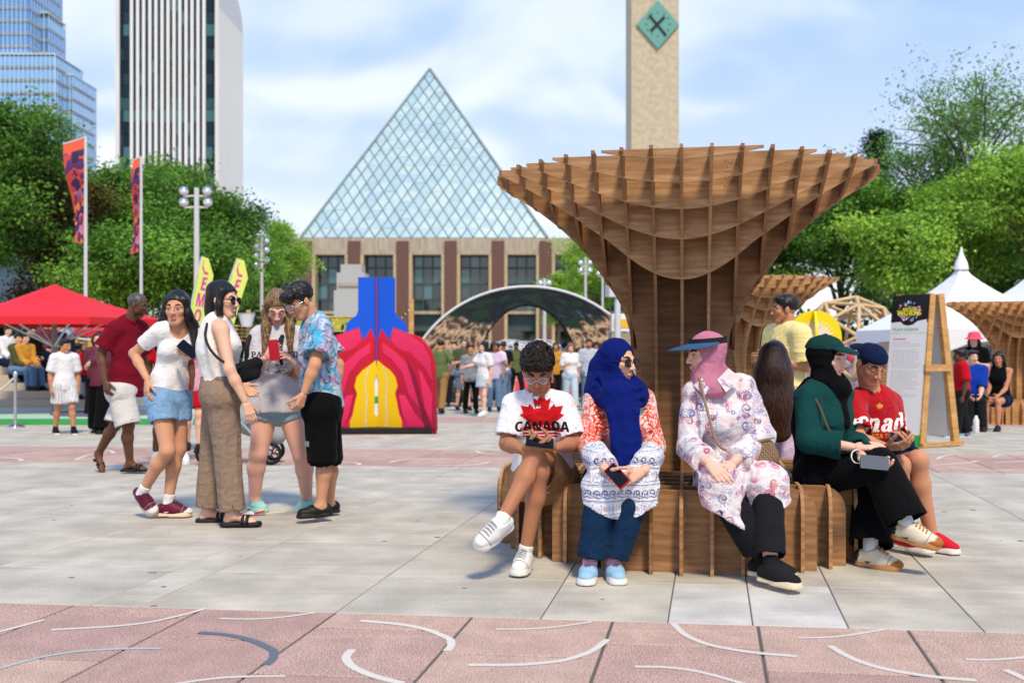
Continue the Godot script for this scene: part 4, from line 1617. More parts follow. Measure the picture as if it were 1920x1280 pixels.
func city_white_tower(r: RandomNumberGenerator) -> void:
	# 216..410 px wide at 300 m, its right flank in view
	var x0 := -119.6
	var x1 := -88.4
	var t := thing("white_tower", "tall white slab tower with thin fins and dark glass", "tower", Vector3(0, -0.6, -300))
	var top := 118.0
	var prof := PackedVector2Array([Vector2(0, 0), Vector2(27, 0), Vector2(27, 104)])
	for k in 7:
		var a := PI / 2 * k / 6
		prof.append(Vector2(17 + 10 * cos(a), 104 + 10 * sin(a)))
	prof.append(Vector2(0, 114))
	for e in [x1, x0]:
		var mb := MB.new()
		mb.prism(prof, 1.2, Transform3D(Basis(Vector3(0, 0, -1), Vector3(0, 1, 0), Vector3(1, 0, 0)), Vector3(e - 0.6 if e == x1 else e + 0.6, 0, 0)))
		put(mb, "flank_wall", M.white_wall, t)
	var ribs := MB.new()
	for k in 14:
		ribs.box(Vector3(x1 + 0.08, 52, -1.0 - k * 1.9), Vector3(0.16, 104, 0.3))
	meta(put(ribs, "ribs", M.white_fin, t), "", "", "", "stuff")
	wbox("core", M.dark_pane_3, t, x0 + 1.2, x1 - 1.2, 0, 112, -26, -0.8)
	var fins := [246.3, 257.7, 269.0, 280.7, 292.0, 303.5, 314.7, 326.0, 337.0, 348.5, 359.7, 371.0, 382.0]
	for f in fins:
		var x: float = (f - 960.0) / 1867.0 * 300.0
		wbox("white_fin", M.white_fin, t, x - 0.42, x + 0.42, 0, 112, -0.7, 0.3)
	# glass between: 40 m and up, floors of 3.7 m; each pane on its own while there are not too many
	var cols := [[216.5, 229.5], [230.2, 243.0], [385.5, 397.0], [397.6, 409.0]]
	for k in fins.size() - 1: cols.append([fins[k] + 2.8, fins[k + 1] - 2.8])
	var rest := MB.new()
	var made := 0
	for c in cols:
		var a: float = (c[0] - 960.0) / 1867.0 * 300.0
		var b: float = (c[1] - 960.0) / 1867.0 * 300.0
		var y := 40.0
		while y < 111.0:
			var pick: int = [0, 0, 1, 2, 3, 0, 4, 1, 0, 3][(int(y / 3.7) * 7 + r.randi_range(0, 2) * (1 if r.randf() < 0.35 else 0)) % 10]
			if r.randf() < 0.04: pick = 4
			if made < 298:
				wbox("window", M["dark_pane_%d" % pick], t, a, b, y + 0.1, y + 3.6, -0.6, -0.35)
				made += 1
			else:
				rest.box(Vector3((a + b) / 2, y + 1.85, -0.48), Vector3(b - a, 3.5, 0.25))
			y += 3.7
	meta(put(rest, "more_windows", M.dark_pane_0, t), "", "", "", "stuff")


func city_hall(r: RandomNumberGenerator) -> void:
	var s := 130.0 / 1867.0
	var X := func(px: float) -> float: return (px - 960.0) * s
	var Y := func(py: float) -> float: return 1.21 + (650.0 - py) * s + 0.6
	var t := thing("city_hall", "low stone hall with dark red piers and a glass pyramid on its roof", "building", Vector3(0, -0.6, -130))
	# pyramid: its front face leans back
	var base_y: float = Y.call(445.0)
	var bl := Vector3(X.call(564.0), base_y, 0)
	var br := Vector3(X.call(1026.0), base_y, 0)
	var apex := Vector3((bl.x + br.x) / 2 - 0.6, 42.6, -16.3)
	var n := 20
	var nn := (br - bl).cross(apex - bl).normalized()
	var P := func(i: float, j: float) -> Vector3: return bl + (br - bl) * (i / n) + (apex - bl) * (j / n)
	var bars := MB.new()
	for j in n:
		for i in n - j:
			# a diamond between rows j and j + 2, and a half one at the foot
			var a: Vector3 = P.call(i, j)
			var b: Vector3 = P.call(i + 1, j)
			var c: Vector3 = P.call(i, j + 1)
			var mb := MB.new()
			var tilt := nn * r.randf_range(-0.03, 0.03)
			if i + j < n - 1:
				var d: Vector3 = P.call(i + 1, j + 1)
				# rhombus a? the two triangles b, d, c share the edge b-c
				mb.quad(b, d, c, b + (c - b) * 0.5 + tilt * 0.0)
				mb = MB.new()
				var m := b + tilt
				mb.tri(m, d + tilt, c + tilt)
			var low := MB.new()
			mb.tri(a + tilt, b + tilt, c + tilt)
			put(mb, "glass_pane", M["pyramid_pane_%d" % r.randi_range(0, 3)], t)
	for k in n:
		bars.bar(P.call(k, 0) + nn * 0.06, P.call(k, n - k) + nn * 0.06, 0.1, 0.1, nn)
		bars.bar(P.call(k, 0) + nn * 0.07, P.call(0, k) + nn * 0.07, 0.1, 0.1, nn) if k > 0 else null
	bars.bar(br + nn * 0.07, apex + nn * 0.07, 0.3, 0.3, nn)
	bars.bar(bl + nn * 0.05, apex + nn * 0.05, 0.3, 0.3, nn)
	meta(put(bars, "glazing_bars", M.pyramid_bar, t), "", "", "", "stuff")
	var sides := MB.new()
	var back := (br - bl).length()
	var b2 := br + Vector3(0, 0, -back)
	var b3 := bl + Vector3(0, 0, -back)
	sides.tri(br, b2, apex)
	sides.tri(b2, b3, apex)
	sides.tri(b3, bl, apex)
	put(sides, "pyramid_side", M.pyramid_pane_2, t)
	# the hall below
	var xl: float = X.call(440.0)
	var xr: float = X.call(1420.0)
	wbox("roof_slab", M.tan_concrete, t, xl, xr, Y.call(477.0), base_y - 0.05, -60, 0.0)
	wbox("dark_hall", M.hall_pane_3, t, xl + 1, xr - 1, 0, Y.call(477.0), -58, -3.0)
	var piers := [482.0, 573.0, 664.0, 755.0, 845.0, 934.0, 1023.0, 1113.0, 1203.0, 1293.0, 1383.0]
	for k in piers.size():
		var x: float = X.call(piers[k])
		wbox("granite_pier", M.red_granite, t, x - 0.8, x + 0.8, 0, Y.call(452.0), -3, 0.35)
		wbox("stone_jamb", M.tan_stone, t, x + 0.8, x + 1.22, 0, Y.call(477.0), -3, 0.1)
		wbox("stone_jamb", M.tan_stone, t, x - 1.22, x - 0.8, 0, Y.call(477.0), -3, 0.1)
		if k == piers.size() - 1: break
		var a := x + 1.22
		var b: float = X.call(piers[k + 1]) - 1.22
		var ys := [477.0, 500.0, 530.0, 560.0, 582.0]
		var w := (b - a) / 3.0
		for j in 4:
			for i in 3:
				var pick: int = [0, 1, 2, 3, 1, 0, 2, 1][(k * 3 + j * 5 + i * 2 + r.randi_range(0, 1)) % 8]
				wbox("window_pane", M["hall_pane_%d" % pick], t, a + i * w + 0.08, a + (i + 1) * w - 0.08, Y.call(ys[j + 1]) + 0.08, Y.call(ys[j]) - 0.08, -2.2, -2.1)
		var fr := MB.new()
		for i in 4: fr.box(Vector3(a + i * w, (Y.call(477.0) + Y.call(582.0)) / 2, -2.05), Vector3(0.16, Y.call(477.0) - Y.call(582.0), 0.3))
		for j in 5: fr.box(Vector3((a + b) / 2, Y.call(ys[j]), -2.0), Vector3(b - a, 0.2, 0.3))
		put(fr, "window_frame", M.hall_bar, t)
		wbox("stone_sill", M.tan_concrete, t, a, b, Y.call(588.0), Y.call(582.5), -2.6, -1.2)
		wbox("spandrel_panel", M.hall_bar, t, a, b, Y.call(620.0), Y.call(588.0), -2.8, -2.3)


func clock_tower() -> void:
	var t := thing("clock_tower", "square tan stone clock tower with a teal diamond dial", "tower", Vector3(16.55, -0.6, -115))
	wbox("shaft", M.tower_stone, t, -2.75, 2.75, 0, 60, -5.6, 0)
	var d := MB.new()
	var c := Vector3(0.27, 38.35 + 0.6, 0)
	d.prism(PackedVector2Array([Vector2(-2.45, 0), Vector2(0, -2.8), Vector2(2.45, 0), Vector2(0, 2.8)]), 0.3, Transform3D(Basis(), c + Vector3(0, 0, 0.15)))
	var dial := put(d, "clock_dial", M.clock_teal, t)
	var hands := [[Vector2(-1.0, 1.05), Vector2(0.95, -1.3), 0.2], [Vector2(0.75, 0.85), Vector2(-0.8, -0.75), 0.26]]
	for h in hands:
		var mb := MB.new()
		mb.bar(c + Vector3(h[0].x, h[0].y, 0.36 + h[2] * 0.1), c + Vector3(h[1].x, h[1].y, 0.36 + h[2] * 0.1), 0.1, h[2], Vector3(0, 0, 1).cross(Vector3(h[1].x - h[0].x, h[1].y - h[0].y, 0)).normalized().cross(Vector3(0, 0, 1)).cross(Vector3(0, 0, 1)))
		put(mb, "clock_hand", M.black_paint, dial)
	var marks := MB.new()
	for k in 12:
		var a := TAU * k / 12
		var rr := 1.35
		marks.box(c + Vector3(sin(a) * rr, cos(a) * rr, 0.315), Vector3(0.07, 0.3, 0.03), Basis(Vector3(0, 0, 1), -a))
	put(marks, "hour_marks", M.black_paint, dial)


# ---------------------------------------------------------------- trees

func sprig(sd: int, leaves: int, reach: float, leaf: float) -> ArrayMesh:
	var r := RandomNumberGenerator.new()
	r.seed = sd
	var mb := MB.new()
	for k in leaves:
		var at := Vector3(r.randfn(), r.randfn() * 0.8, r.randfn()) * reach * 0.5
		var d := Vector3(r.randfn(), r.randfn() * 0.6 - 0.25, r.randfn()).normalized()
		var s := d.cross(Vector3(r.randfn(), r.randfn() + 1.2, r.randfn())).normalized()
		var l := leaf * r.randf_range(0.7, 1.3)
		var up := s.cross(d) * l * 0.12
		var a := at
		var b := at + d * l * 0.5 + s * l * 0.3 + up
		var c := at + d * l
		var e := at + d * l * 0.5 - s * l * 0.3 + up
		mb.tri(a, b, c)
		mb.tri(a, c, e)
	return mb.mesh()


func tree(called: String, label: String, at: Vector3, high: float, o := {}) -> void:
	# o: r crown radius, low start of the crown, n sprigs, col [dark, light], leaf, sparse, seed, mesh
	var r := RandomNumberGenerator.new()
	r.seed = o.get("seed", int(absf(at.x) * 31 + high * 7))
	var t := thing(called, label, "tree", at, 0.0, "trees round the plaza")
	var rad: float = o.get("r", high * 0.32)
	var low: float = o.get("low", high * 0.28)
	var trunk := MB.new()
	var lean := Vector3(r.randf_range(-0.4, 0.4), 0, r.randf_range(-0.4, 0.4))
	var tr: float = o.get("trunk", 0.16)
	trunk.tube([Vector3.ZERO, Vector3(0, low * 0.5, 0) + lean * 0.3, Vector3(0, low + (high - low) * 0.4, 0) + lean, Vector3(0, high * 0.92, 0) + lean], [tr, tr * 0.8, tr * 0.45, 0.02], 7)
	var tips := []
	var limbs: int = o.get("limbs", 38)
	var mid := low + (high - low) * 0.45
	for k in limbs:
		var f := (k + 0.5) / limbs
		var h0 := lerpf(low * 0.8, high * (0.75 if o.get("shape", 0.0) == 0.0 else 0.96), f)
		var a := k * 2.4 + r.randf() * 0.8
		var shape: float = o.get("shape", 0.0)
		var w := sin(PI * clampf(0.12 + f * 0.86, 0, 1)) if shape == 0.0 else (1.05 - f) 
		var reach := rad * w * r.randf_range(0.55, 1.18)
		var from := Vector3(0, h0, 0) + lean * minf(f, 0.8)
		var to := from + Vector3(cos(a) * reach, (high - h0) * r.randf_range(0.15, 0.75) if shape == 0.0 else -reach * 0.15, sin(a) * reach)
		var bend := seg(from, to, 0.5) + Vector3(0, reach * 0.12, 0)
		trunk.tube([from, bend, to], [tr * 0.32, tr * 0.2, 0.012], 5, false)
		tips.append([from, bend, to])
		for q in 2:
			var b0 := seg(bend, to, r.randf_range(0.0, 0.6))
			var b1 := b0 + Vector3(r.randfn(), r.randfn() * 0.6 + 0.5, r.randfn()).normalized() * reach * 0.45
			trunk.tube([b0, b1], [tr * 0.12, 0.008], 4, false)
			tips.append([b0, seg(b0, b1, 0.5), b1])
	put(trunk, "trunk", M.bark_pale if o.get("pale", false) else M.bark, t)
	var n: int = o.get("n", 1500)
	var mm := MultiMesh.new()
	mm.transform_format = MultiMesh.TRANSFORM_3D
	mm.use_colors = true
	mm.mesh = o.get("mesh", M.sprig_mesh)
	mm.instance_count = n
	var lo: Color = o.get("col", [hx("3d6a24"), hx("7fae3c")])[0].srgb_to_linear()
	var hi: Color = o.get("col", [hx("3d6a24"), hx("7fae3c")])[1].srgb_to_linear()
	var spread: float = o.get("spread", 0.17) * rad
	var tone := []
	for k in tips.size(): tone.append(clampf(r.randfn(0.5, 0.34), 0, 1))
	for k in n:
		var j := r.randi() % tips.size()
		var p := seg(tips[j][1], tips[j][2], r.randf_range(-0.2, 1.15))
		var off := Vector3(r.randfn(), r.randfn() * 0.7, r.randfn()) * spread * 0.5
		var b := Basis.from_euler(Vector3(r.randf() * 0.8 - 0.4, r.randf() * TAU, r.randf() * 0.8 - 0.4)) * r.randf_range(0.7, 1.25)
		mm.set_instance_transform(k, Transform3D(b, p + off))
		mm.set_instance_color(k, lo.lerp(hi, clampf(tone[j] * 0.7 + r.randf() * 0.3, 0, 1)))
	var c := MultiMeshInstance3D.new()
	c.name = "crown"
	c.multimesh = mm
	c.set_meta("kind", "stuff")
	c.material_override = M.needle if o.has("needle") else M.leaf
	t.add_child(c, true)


func build_trees() -> void:
	mats("leaf", Color.WHITE, 0.55, {"vc": true, "spec": 0.25, "back": Color(0.55, 0.55, 0.55)})
	mats("needle", Color.WHITE, 0.7, {"vc": true, "spec": 0.2})
	mats("bark", hx("54483c"), 0.95)
	mats("bark_pale", hx("9a917f"), 0.9)
	M.sprig_mesh = sprig(3, 14, 0.38, 0.13)
	M.sprig_big = sprig(4, 14, 0.55, 0.19)
	M.sprig_thin = sprig(6, 7, 0.34, 0.1)
	var dark := [hx("2a4a1c"), hx("76a842")]
	var mid := [hx("325a22"), hx("88be4c")]
	var bright := [hx("4a7e26"), hx("b0d856")]
	var olive := [hx("443a22"), hx("6d6a30")]
	# left side, from the left edge towards the hall
	tree("leafy_tree", "green tree at the left edge rising before the glass tower", Vector3(-16.272,1.21,-31.0), 8.3, {"r": 2.9, "col": dark, "n": 2600, "low": 2.2, "seed": 11})
	tree("leafy_tree", "brownish olive tree behind the red canopy", Vector3(-15.643,1.21,-33.0), 6.4, {"r": 2.1, "col": olive, "n": 2200, "low": 1.0, "seed": 12, "pale": true})
	tree("leafy_tree", "dark green tree between the glass tower and the tall banner", Vector3(-18.222,1.21,-42.0), 8.2, {"r": 2.6, "col": dark, "n": 2200, "low": 1.2, "seed": 13})
	tree("leafy_tree", "green tree behind the two tall banners", Vector3(-14.365,1.21,-36.0), 7.1, {"r": 2.2, "col": mid, "n": 2200, "low": 0.8, "seed": 14})
	tree("leafy_tree", "wide dark tree below the white tower", Vector3(-13.926,1.21,-40.0), 8.2, {"r": 2.8, "col": dark, "n": 3000, "low": 1.0, "seed": 15})
	tree("leafy_tree", "dark tree behind the four globe lamp standard", Vector3(-11.998,1.21,-40.0), 6.9, {"r": 2.2, "col": dark, "n": 2200, "low": 0.8, "seed": 16})
	tree("leafy_tree", "low dark tree behind the lemonade flags", Vector3(-10.782,1.21,-33.0), 4.4, {"r": 2.2, "col": dark, "n": 2200, "low": 0.5, "seed": 17})
	tree("leafy_tree", "low green tree right of the red canopy", Vector3(-11.955,1.21,-31.0), 3.8, {"r": 2.0, "col": mid, "n": 1800, "low": 0.5, "seed": 18})
	tree("leafy_tree", "bright green tree left of the stone hall", Vector3(-14.944,1.21,-62.0), 8.6, {"r": 2.8, "col": bright, "n": 2400, "low": 1.5, "seed": 19})
	tree("leafy_tree", "green tree in the gap left of the bright one", Vector3(-15.024,1.21,-55.0), 6.2, {"r": 2.6, "col": mid, "n": 2000, "low": 1.0, "seed": 20})
	# middle
	tree("leafy_tree", "bright tree left of the big mushroom beside the hall", Vector3(4.971,1.21,-58.0), 7.4, {"r": 2.6, "col": bright, "n": 2600, "low": 1.6, "seed": 21})
	tree("leafy_tree", "bright tree seen through the arch", Vector3(3.187,1.21,-70.0), 5.4, {"r": 1.8, "col": bright, "n": 1500, "low": 1.4, "seed": 22})
	# right side
	tree("leafy_tree", "dark green tree right of the big mushroom trunk", Vector3(9.448,1.21,-36.0), 6.4, {"r": 2.4, "col": dark, "n": 2600, "low": 1.0, "seed": 23})
	tree("leafy_tree", "full dark tree behind the wooden dome", Vector3(12.517,1.21,-38.0), 7.6, {"r": 2.9, "col": mid, "n": 3200, "low": 1.0, "seed": 24})
	tree("leafy_tree", "bright maple right of the wooden dome", Vector3(12.121,1.21,-31.0), 4.5, {"r": 1.7, "col": bright, "n": 2600, "low": 1.2, "seed": 25})
	tree("leafy_tree", "dark tree between the maple and the tents", Vector3(16.39,1.21,-40.0), 7.0, {"r": 2.4, "col": dark, "n": 2200, "low": 1.0, "seed": 26})
	tree("tall_tree", "tall thin tree with sparse leaves against the sky", Vector3(17.638,1.21,-37.0), 11.2, {"r": 4.6, "col": [hx("4d7a35"), hx("86b160")], "n": 3000, "low": 3.0, "seed": 27, "mesh": M.sprig_thin, "limbs": 34, "spread": 0.25})
	tree("leafy_tree", "bright tree over the white tents", Vector3(16.028,1.21,-35.0), 6.3, {"r": 2.5, "col": bright, "n": 2600, "low": 2.4, "seed": 28})
	tree("leafy_tree", "bright tree at the right edge over the tents", Vector3(16.711,1.21,-32.0), 6.9, {"r": 2.4, "col": bright, "n": 2600, "low": 2.6, "seed": 29})
	tree("leafy_tree", "low dark tree behind the white tents", Vector3(19.711,1.21,-40.0), 5.0, {"r": 3.0, "col": dark, "n": 2400, "low": 0.5, "seed": 30})
	tree("tall_tree", "smaller airy tree with thin leaves left of the tall thin one", Vector3(16.461,1.21,-39.0), 9.0, {"r": 2.2, "col": [hx("4d7a35"), hx("8ab463")], "n": 1300, "low": 3.0, "seed": 33, "mesh": M.sprig_thin, "limbs": 30})
	tree("spruce_tree", "dark pointed spruce above the right end of the mushroom", Vector3(17.688,1.21,-48.0), 10.6, {"r": 1.5, "col": [hx("1c3326"), hx("33513c")], "n": 1900, "low": 1.5, "seed": 31, "shape": 1.0, "needle": true, "limbs": 46, "spread": 0.13})


# ---------------------------------------------------------------- prints: flat pictures for cloth, boards and banners

func fill(im: Image, poly: PackedVector2Array, c: Color) -> void:
	var lo := 1e9
	var hi := -1e9
	for p in poly:
		lo = minf(lo, p.y)
		hi = maxf(hi, p.y)
	var n := poly.size()
	for y in range(maxi(int(lo), 0), mini(int(hi) + 1, im.get_height())):
		var xs := []
		var yy := y + 0.5
		for k in n:
			var a := poly[k]
			var b := poly[(k + 1) % n]
			if (a.y <= yy) != (b.y <= yy):
				xs.append(a.x + (yy - a.y) / (b.y - a.y) * (b.x - a.x))
		xs.sort()
		for k in range(0, xs.size() - 1, 2):
			var x0 := int(round(xs[k]))
			var w := int(round(xs[k + 1])) - x0
			if w > 0: im.fill_rect(Rect2i(x0, y, w, 1), c)


func spot(im: Image, at: Vector2, rx: float, ry: float, turn: float, c: Color, wrap := true) -> void:
	var p := PackedVector2Array()
	for k in 18:
		p.append(Vector2(cos(TAU * k / 18) * rx, sin(TAU * k / 18) * ry).rotated(turn) + at)
	tiled(im, p, c, wrap)


func tiled(im: Image, p: PackedVector2Array, c: Color, wrap := true) -> void:
	if not wrap:
		fill(im, p, c)
		return
	var w := im.get_width()
	var h := im.get_height()
	for dx in [-w, 0, w]:
		for dy in [-h, 0, h]:
			var q := PackedVector2Array()
			for v in p: q.append(v + Vector2(dx, dy))
			fill(im, q, c)


func line(im: Image, pts: Array, wide: float, c: Color, wrap := true) -> void:
	var l := []
	var r := []
	for k in pts.size():
		var d: Vector2 = (pts[mini(k + 1, pts.size() - 1)] - pts[maxi(k - 1, 0)]).normalized().orthogonal()
		var w := wide * (0.5 if k > 0 and k < pts.size() - 1 else 0.25)
		l.append(pts[k] + d * w)
		r.push_front(pts[k] - d * w)
	tiled(im, PackedVector2Array(l + r), c, wrap)


func write(im: Image, s: String, at: Vector2, high: float, c: Color, o := {}) -> void:
	# lettering centred on at; o: bold, serif, turn, wide, slant
	var t := text_mesh(s, 1.0, 0.0, o.get("bold", false), o.get("serif", false))
	var ar := t.surface_get_arrays(0) if t.get_surface_count() else []
	if ar.is_empty(): return
	var v: PackedVector3Array = ar[Mesh.ARRAY_VERTEX]
	var ix: PackedInt32Array = ar[Mesh.ARRAY_INDEX] if ar[Mesh.ARRAY_INDEX] != null else PackedInt32Array(range(v.size()))
	for k in range(0, ix.size() - 2, 3):
		var p := PackedVector2Array()
		for j in 3:
			var q := v[ix[k + j]]
			p.append(Vector2((q.x + q.y * o.get("slant", 0.0)) * o.get("wide", 1.0), -q.y).rotated(o.get("turn", 0.0)) * high + at)
		if absf((p[1] - p[0]).cross(p[2] - p[0])) < 0.001: continue
		fill(im, p, c)
		if o.get("bold", false):
			for e in [Vector2(1, 0), Vector2(-1, 0), Vector2(0, 1), Vector2(0, -1)]:
				fill(im, PackedVector2Array([p[0] + e * high * 0.03, p[1] + e * high * 0.03, p[2] + e * high * 0.03]), c)


func leaf_shape(at: Vector2, s: float) -> PackedVector2Array:
	var half := [Vector2(0, 1), Vector2(0.17, 0.7), Vector2(0.34, 0.79), Vector2(0.25, 0.34), Vector2(0.46, 0.57), Vector2(0.52, 0.45), Vector2(0.8, 0.51), Vector2(0.7, 0.22), Vector2(0.84, 0.15), Vector2(0.44, -0.16), Vector2(0.5, -0.32), Vector2(0.05, -0.24), Vector2(0.05, -0.6)]
	var p := PackedVector2Array()
	for q in half: p.append(at + Vector2(q.x, -q.y) * s)
	half.reverse()
	for q in half: p.append(at + Vector2(-q.x, -q.y) * s)
	return p


func plain_image(w: int, h: int, c: Color) -> Image:
	var im := Image.create(w, h, false, Image.FORMAT_RGB8)
	im.fill(c)
	return im


func curl_pts(at: Vector2, r0: float, turns: float, a0: float, sgn := 1.0) -> Array:
	var r := []
	for k in 13:
		var t := k / 12.0
		r.append(at + Vector2(cos(a0 + sgn * t * TAU * turns), sin(a0 + sgn * t * TAU * turns)) * r0 * (1.0 - 0.8 * t))
	return r


func printed(m: StandardMaterial3D) -> void:
	m.texture_repeat = false
	m.uv1_triplanar = false
	m.uv1_scale = Vector3.ONE


func make_prints() -> void:
	var r := RandomNumberGenerator.new()
	r.seed = 19
	# white shirt with a red leaf
	var im := plain_image(512, 512, hx("dcdce0"))
	fill(im, leaf_shape(Vector2(256, 268), 178), hx("c0161f"))
	im.fill_rect(Rect2i(130, 340, 252, 60), hx("c0161f"))
	im.fill_rect(Rect2i(110, 324, 292, 22), hx("c0161f"))
	write(im, "CANADA", Vector2(256, 318), 62, hx("2a0d10"), {"bold": true, "wide": 1.02})
	im.fill_rect(Rect2i(60, 352, 392, 8), hx("dcdce0"))
	im.fill_rect(Rect2i(60, 374, 392, 7), hx("dcdce0"))
	im.fill_rect(Rect2i(60, 392, 392, 120), hx("dcdce0"))
	printed(cloth("shirt_leaf", Color.WHITE, {"tex": tx(im)}))
	# red shirt
	im = plain_image(512, 512, hx("a81420"))
	write(im, "Canada", Vector2(262, 250), 112, hx("e8e2dc"), {"bold": true, "serif": true, "slant": 0.25})
	fill(im, leaf_shape(Vector2(256, 138), 30), hx("c9973e"))
	write(im, "FROM SEA TO SEA", Vector2(256, 335), 30, hx("c9973e"), {"bold": true})
	im.fill_rect(Rect2i(150, 145, 50, 5), hx("7c1018"))
	im.fill_rect(Rect2i(312, 145, 50, 5), hx("7c1018"))
	printed(cloth("shirt_red_print", Color.WHITE, {"tex": tx(im)}))
	# grey shirt with a sketch print
	im = plain_image(512, 512, hx("c4c3cb"))
	write(im, "PALM SPRINGS", Vector2(256, 150), 44, hx("2a2a2e"), {"bold": true, "serif": true})
	write(im, "CALIFORNIA", Vector2(266, 190), 17, hx("50505a"), {})
	for k in 26:
		var p := Vector2(r.randf_range(150, 290), r.randf_range(220, 300))
		line(im, [p, p + Vector2(r.randf_range(-30, 30), r.randf_range(-14, 14)), p + Vector2(r.randf_range(-50, 50), r.randf_range(-8, 22))], r.randf_range(3, 7), [hx("56606e"), hx("7d8794"), hx("3b4048")][k % 3], false)
	for k in 12:
		var a := -2.6 + k * 0.25
		line(im, [Vector2(330, 330), Vector2(330, 330) + Vector2(cos(a), sin(a)) * 45, Vector2(330, 345) + Vector2(cos(a) * 85, sin(a) * 70)], 11, [hx("b08d4d"), hx("94763f")][k % 2], false)
	printed(cloth("shirt_sketch", Color.WHITE, {"tex": tx(im)}))
	# yellow shirt with a small round emblem
	im = plain_image(256, 256, hx("eadb98"))
	spot(im, Vector2(92, 96), 15, 17, 0, hx("3a3a34"), false)
	spot(im, Vector2(92, 96), 12, 14, 0, hx("dcd8c8"), false)
	write(im, "SURF CLUB", Vector2(92, 70), 9, hx("3a3a34"), {"bold": true})
	spot(im, Vector2(92, 126), 9, 4, 0.2, hx("3a3a34"), false)
	printed(cloth("shirt_yellow", Color.WHITE, {"tex": tx(im)}))
	# orange flowers and leaves on white
	im = plain_image(512, 512, hx("e6e0dc"))
	for k in 105:
		var c := Vector2(r.randf() * 512, r.randf() * 512)
		var a := r.randf() * TAU
		var s := r.randf_range(24, 46)
		match k % 5:
			0:
				for j in 6: spot(im, c + Vector2(cos(a + j * TAU / 6), sin(a + j * TAU / 6)) * s * 0.75, s * 0.5, s * 0.26, a + j * TAU / 6, hx("cf3210"))
				spot(im, c, s * 0.3, s * 0.3, 0, hx("e6e0dc"))
				spot(im, c, s * 0.18, s * 0.18, 0, hx("cf3210"))
			1, 2:
				for j in 5:
					var q := c + Vector2(cos(a), sin(a)) * (j - 2) * s * 0.7
					spot(im, q + Vector2(-sin(a), cos(a)) * s * 0.35 * (1 if j % 2 else -1), s * 0.42, s * 0.19, a + (0.9 if j % 2 else -0.9), hx("d03a14"))
				line(im, [c - Vector2(cos(a), sin(a)) * s * 1.6, c, c + Vector2(cos(a), sin(a)) * s * 1.6], 5, hx("d03a14"))
			3:
				line(im, curl_pts(c, s * 1.1, 1.3, a), 8, hx("cf3210"))
			_:
				spot(im, c, s * 0.75, s * 0.42, a, hx("dc4e20"))
				spot(im, c + Vector2(cos(a), sin(a)) * s * 0.15, s * 0.3, s * 0.15, a, hx("e8c8bc"))
	cloth("orange_print", Color.WHITE, {"tex": tx(im), "scale": 2.6})
	# blue bands of waves and dots on white
	im = plain_image(512, 512, hx("dfe1e6"))
	var navy := hx("12307a")
	for b in 4:
		var y0 := b * 128
		im.fill_rect(Rect2i(0, y0, 512, 5), navy)
		im.fill_rect(Rect2i(0, y0 + 11, 512, 3), hx("6f93c4"))
		for k in 8:
			var cx := k * 64 + 32
			if b % 2 == 0:
				line(im, curl_pts(Vector2(cx, y0 + 66), 27, 1.2, 0.6 + b), 10, navy)
				line(im, curl_pts(Vector2(cx + 30, y0 + 78), 16, 1.0, 3.4, -1.0), 7, hx("4169ab"))
				line(im, [Vector2(cx - 34, y0 + 104), Vector2(cx - 10, y0 + 94), Vector2(cx + 14, y0 + 108), Vector2(cx + 30, y0 + 104)], 9, navy)
			else:
				spot(im, Vector2(cx, y0 + 62), 22, 22, 0, hx("6f93c4"))
				spot(im, Vector2(cx, y0 + 62), 17, 17, 0, hx("dfe1e6"))
				spot(im, Vector2(cx, y0 + 62), 11, 11, 0, hx("d4693c"))
				spot(im, Vector2(cx, y0 + 62), 5, 5, 0, hx("e6e0dc"))
				for j in 5: spot(im, Vector2(cx + 32, y0 + 36 + j * 15), 6, 4, j * 0.5, navy)
				line(im, [Vector2(cx - 24, y0 + 112), Vector2(cx, y0 + 102), Vector2(cx + 26, y0 + 113)], 7, navy)
	cloth("blue_print", Color.WHITE, {"tex": tx(im), "scale": 3.0})
	# paisley curls in pink, violet and blue on white
	im = plain_image(1024, 1024, hx("dad5d8"))
	var cs := [hx("a83260"), hx("b4647c"), hx("2c6ca6"), hx("2c2258"), hx("6a387a"), hx("c08070"), hx("b03a6c")]
	for k in 118:
		var c := Vector2((k % 8) * 128 + r.randf() * 110, (k / 8 % 8) * 128 + r.randf() * 110)
		var a := r.randf() * TAU
		var s := r.randf_range(24, 48)
		var c1: Color = cs[r.randi() % 7]
		var c2: Color = cs[r.randi() % 7]
		match k % 4:
			0:
				line(im, curl_pts(c, s, 1.4, a), 19, c1)
				line(im, curl_pts(c, s * 1.3, 0.8, a + 0.3), 9, c2)
				for j in 5: spot(im, c + Vector2(cos(a + 0.5 * j), sin(a + 0.5 * j)) * s * 1.5, 7, 4, a + 0.5 * j, c2)
			1:
				var p := PackedVector2Array()
				for j in 20:
					var t := TAU * j / 20
					var rr := s * (0.6 + 0.4 * cos(t)) 
					p.append(c + Vector2(cos(t) * rr * 1.5, sin(t) * rr * 0.9).rotated(a))
				tiled(im, p, c1)
				spot(im, c + Vector2(s * 0.7, 0).rotated(a), s * 0.55, s * 0.38, a, hx("dad5d8"))
				spot(im, c + Vector2(s * 0.75, 0).rotated(a), s * 0.36, s * 0.22, a, c2)
				for j in 9: spot(im, c + Vector2(cos(a - 1.6 + j * 0.4), sin(a - 1.6 + j * 0.4)) * s * 1.75, 9, 3.5, a - 1.6 + j * 0.4, hx("2f6ca6"))
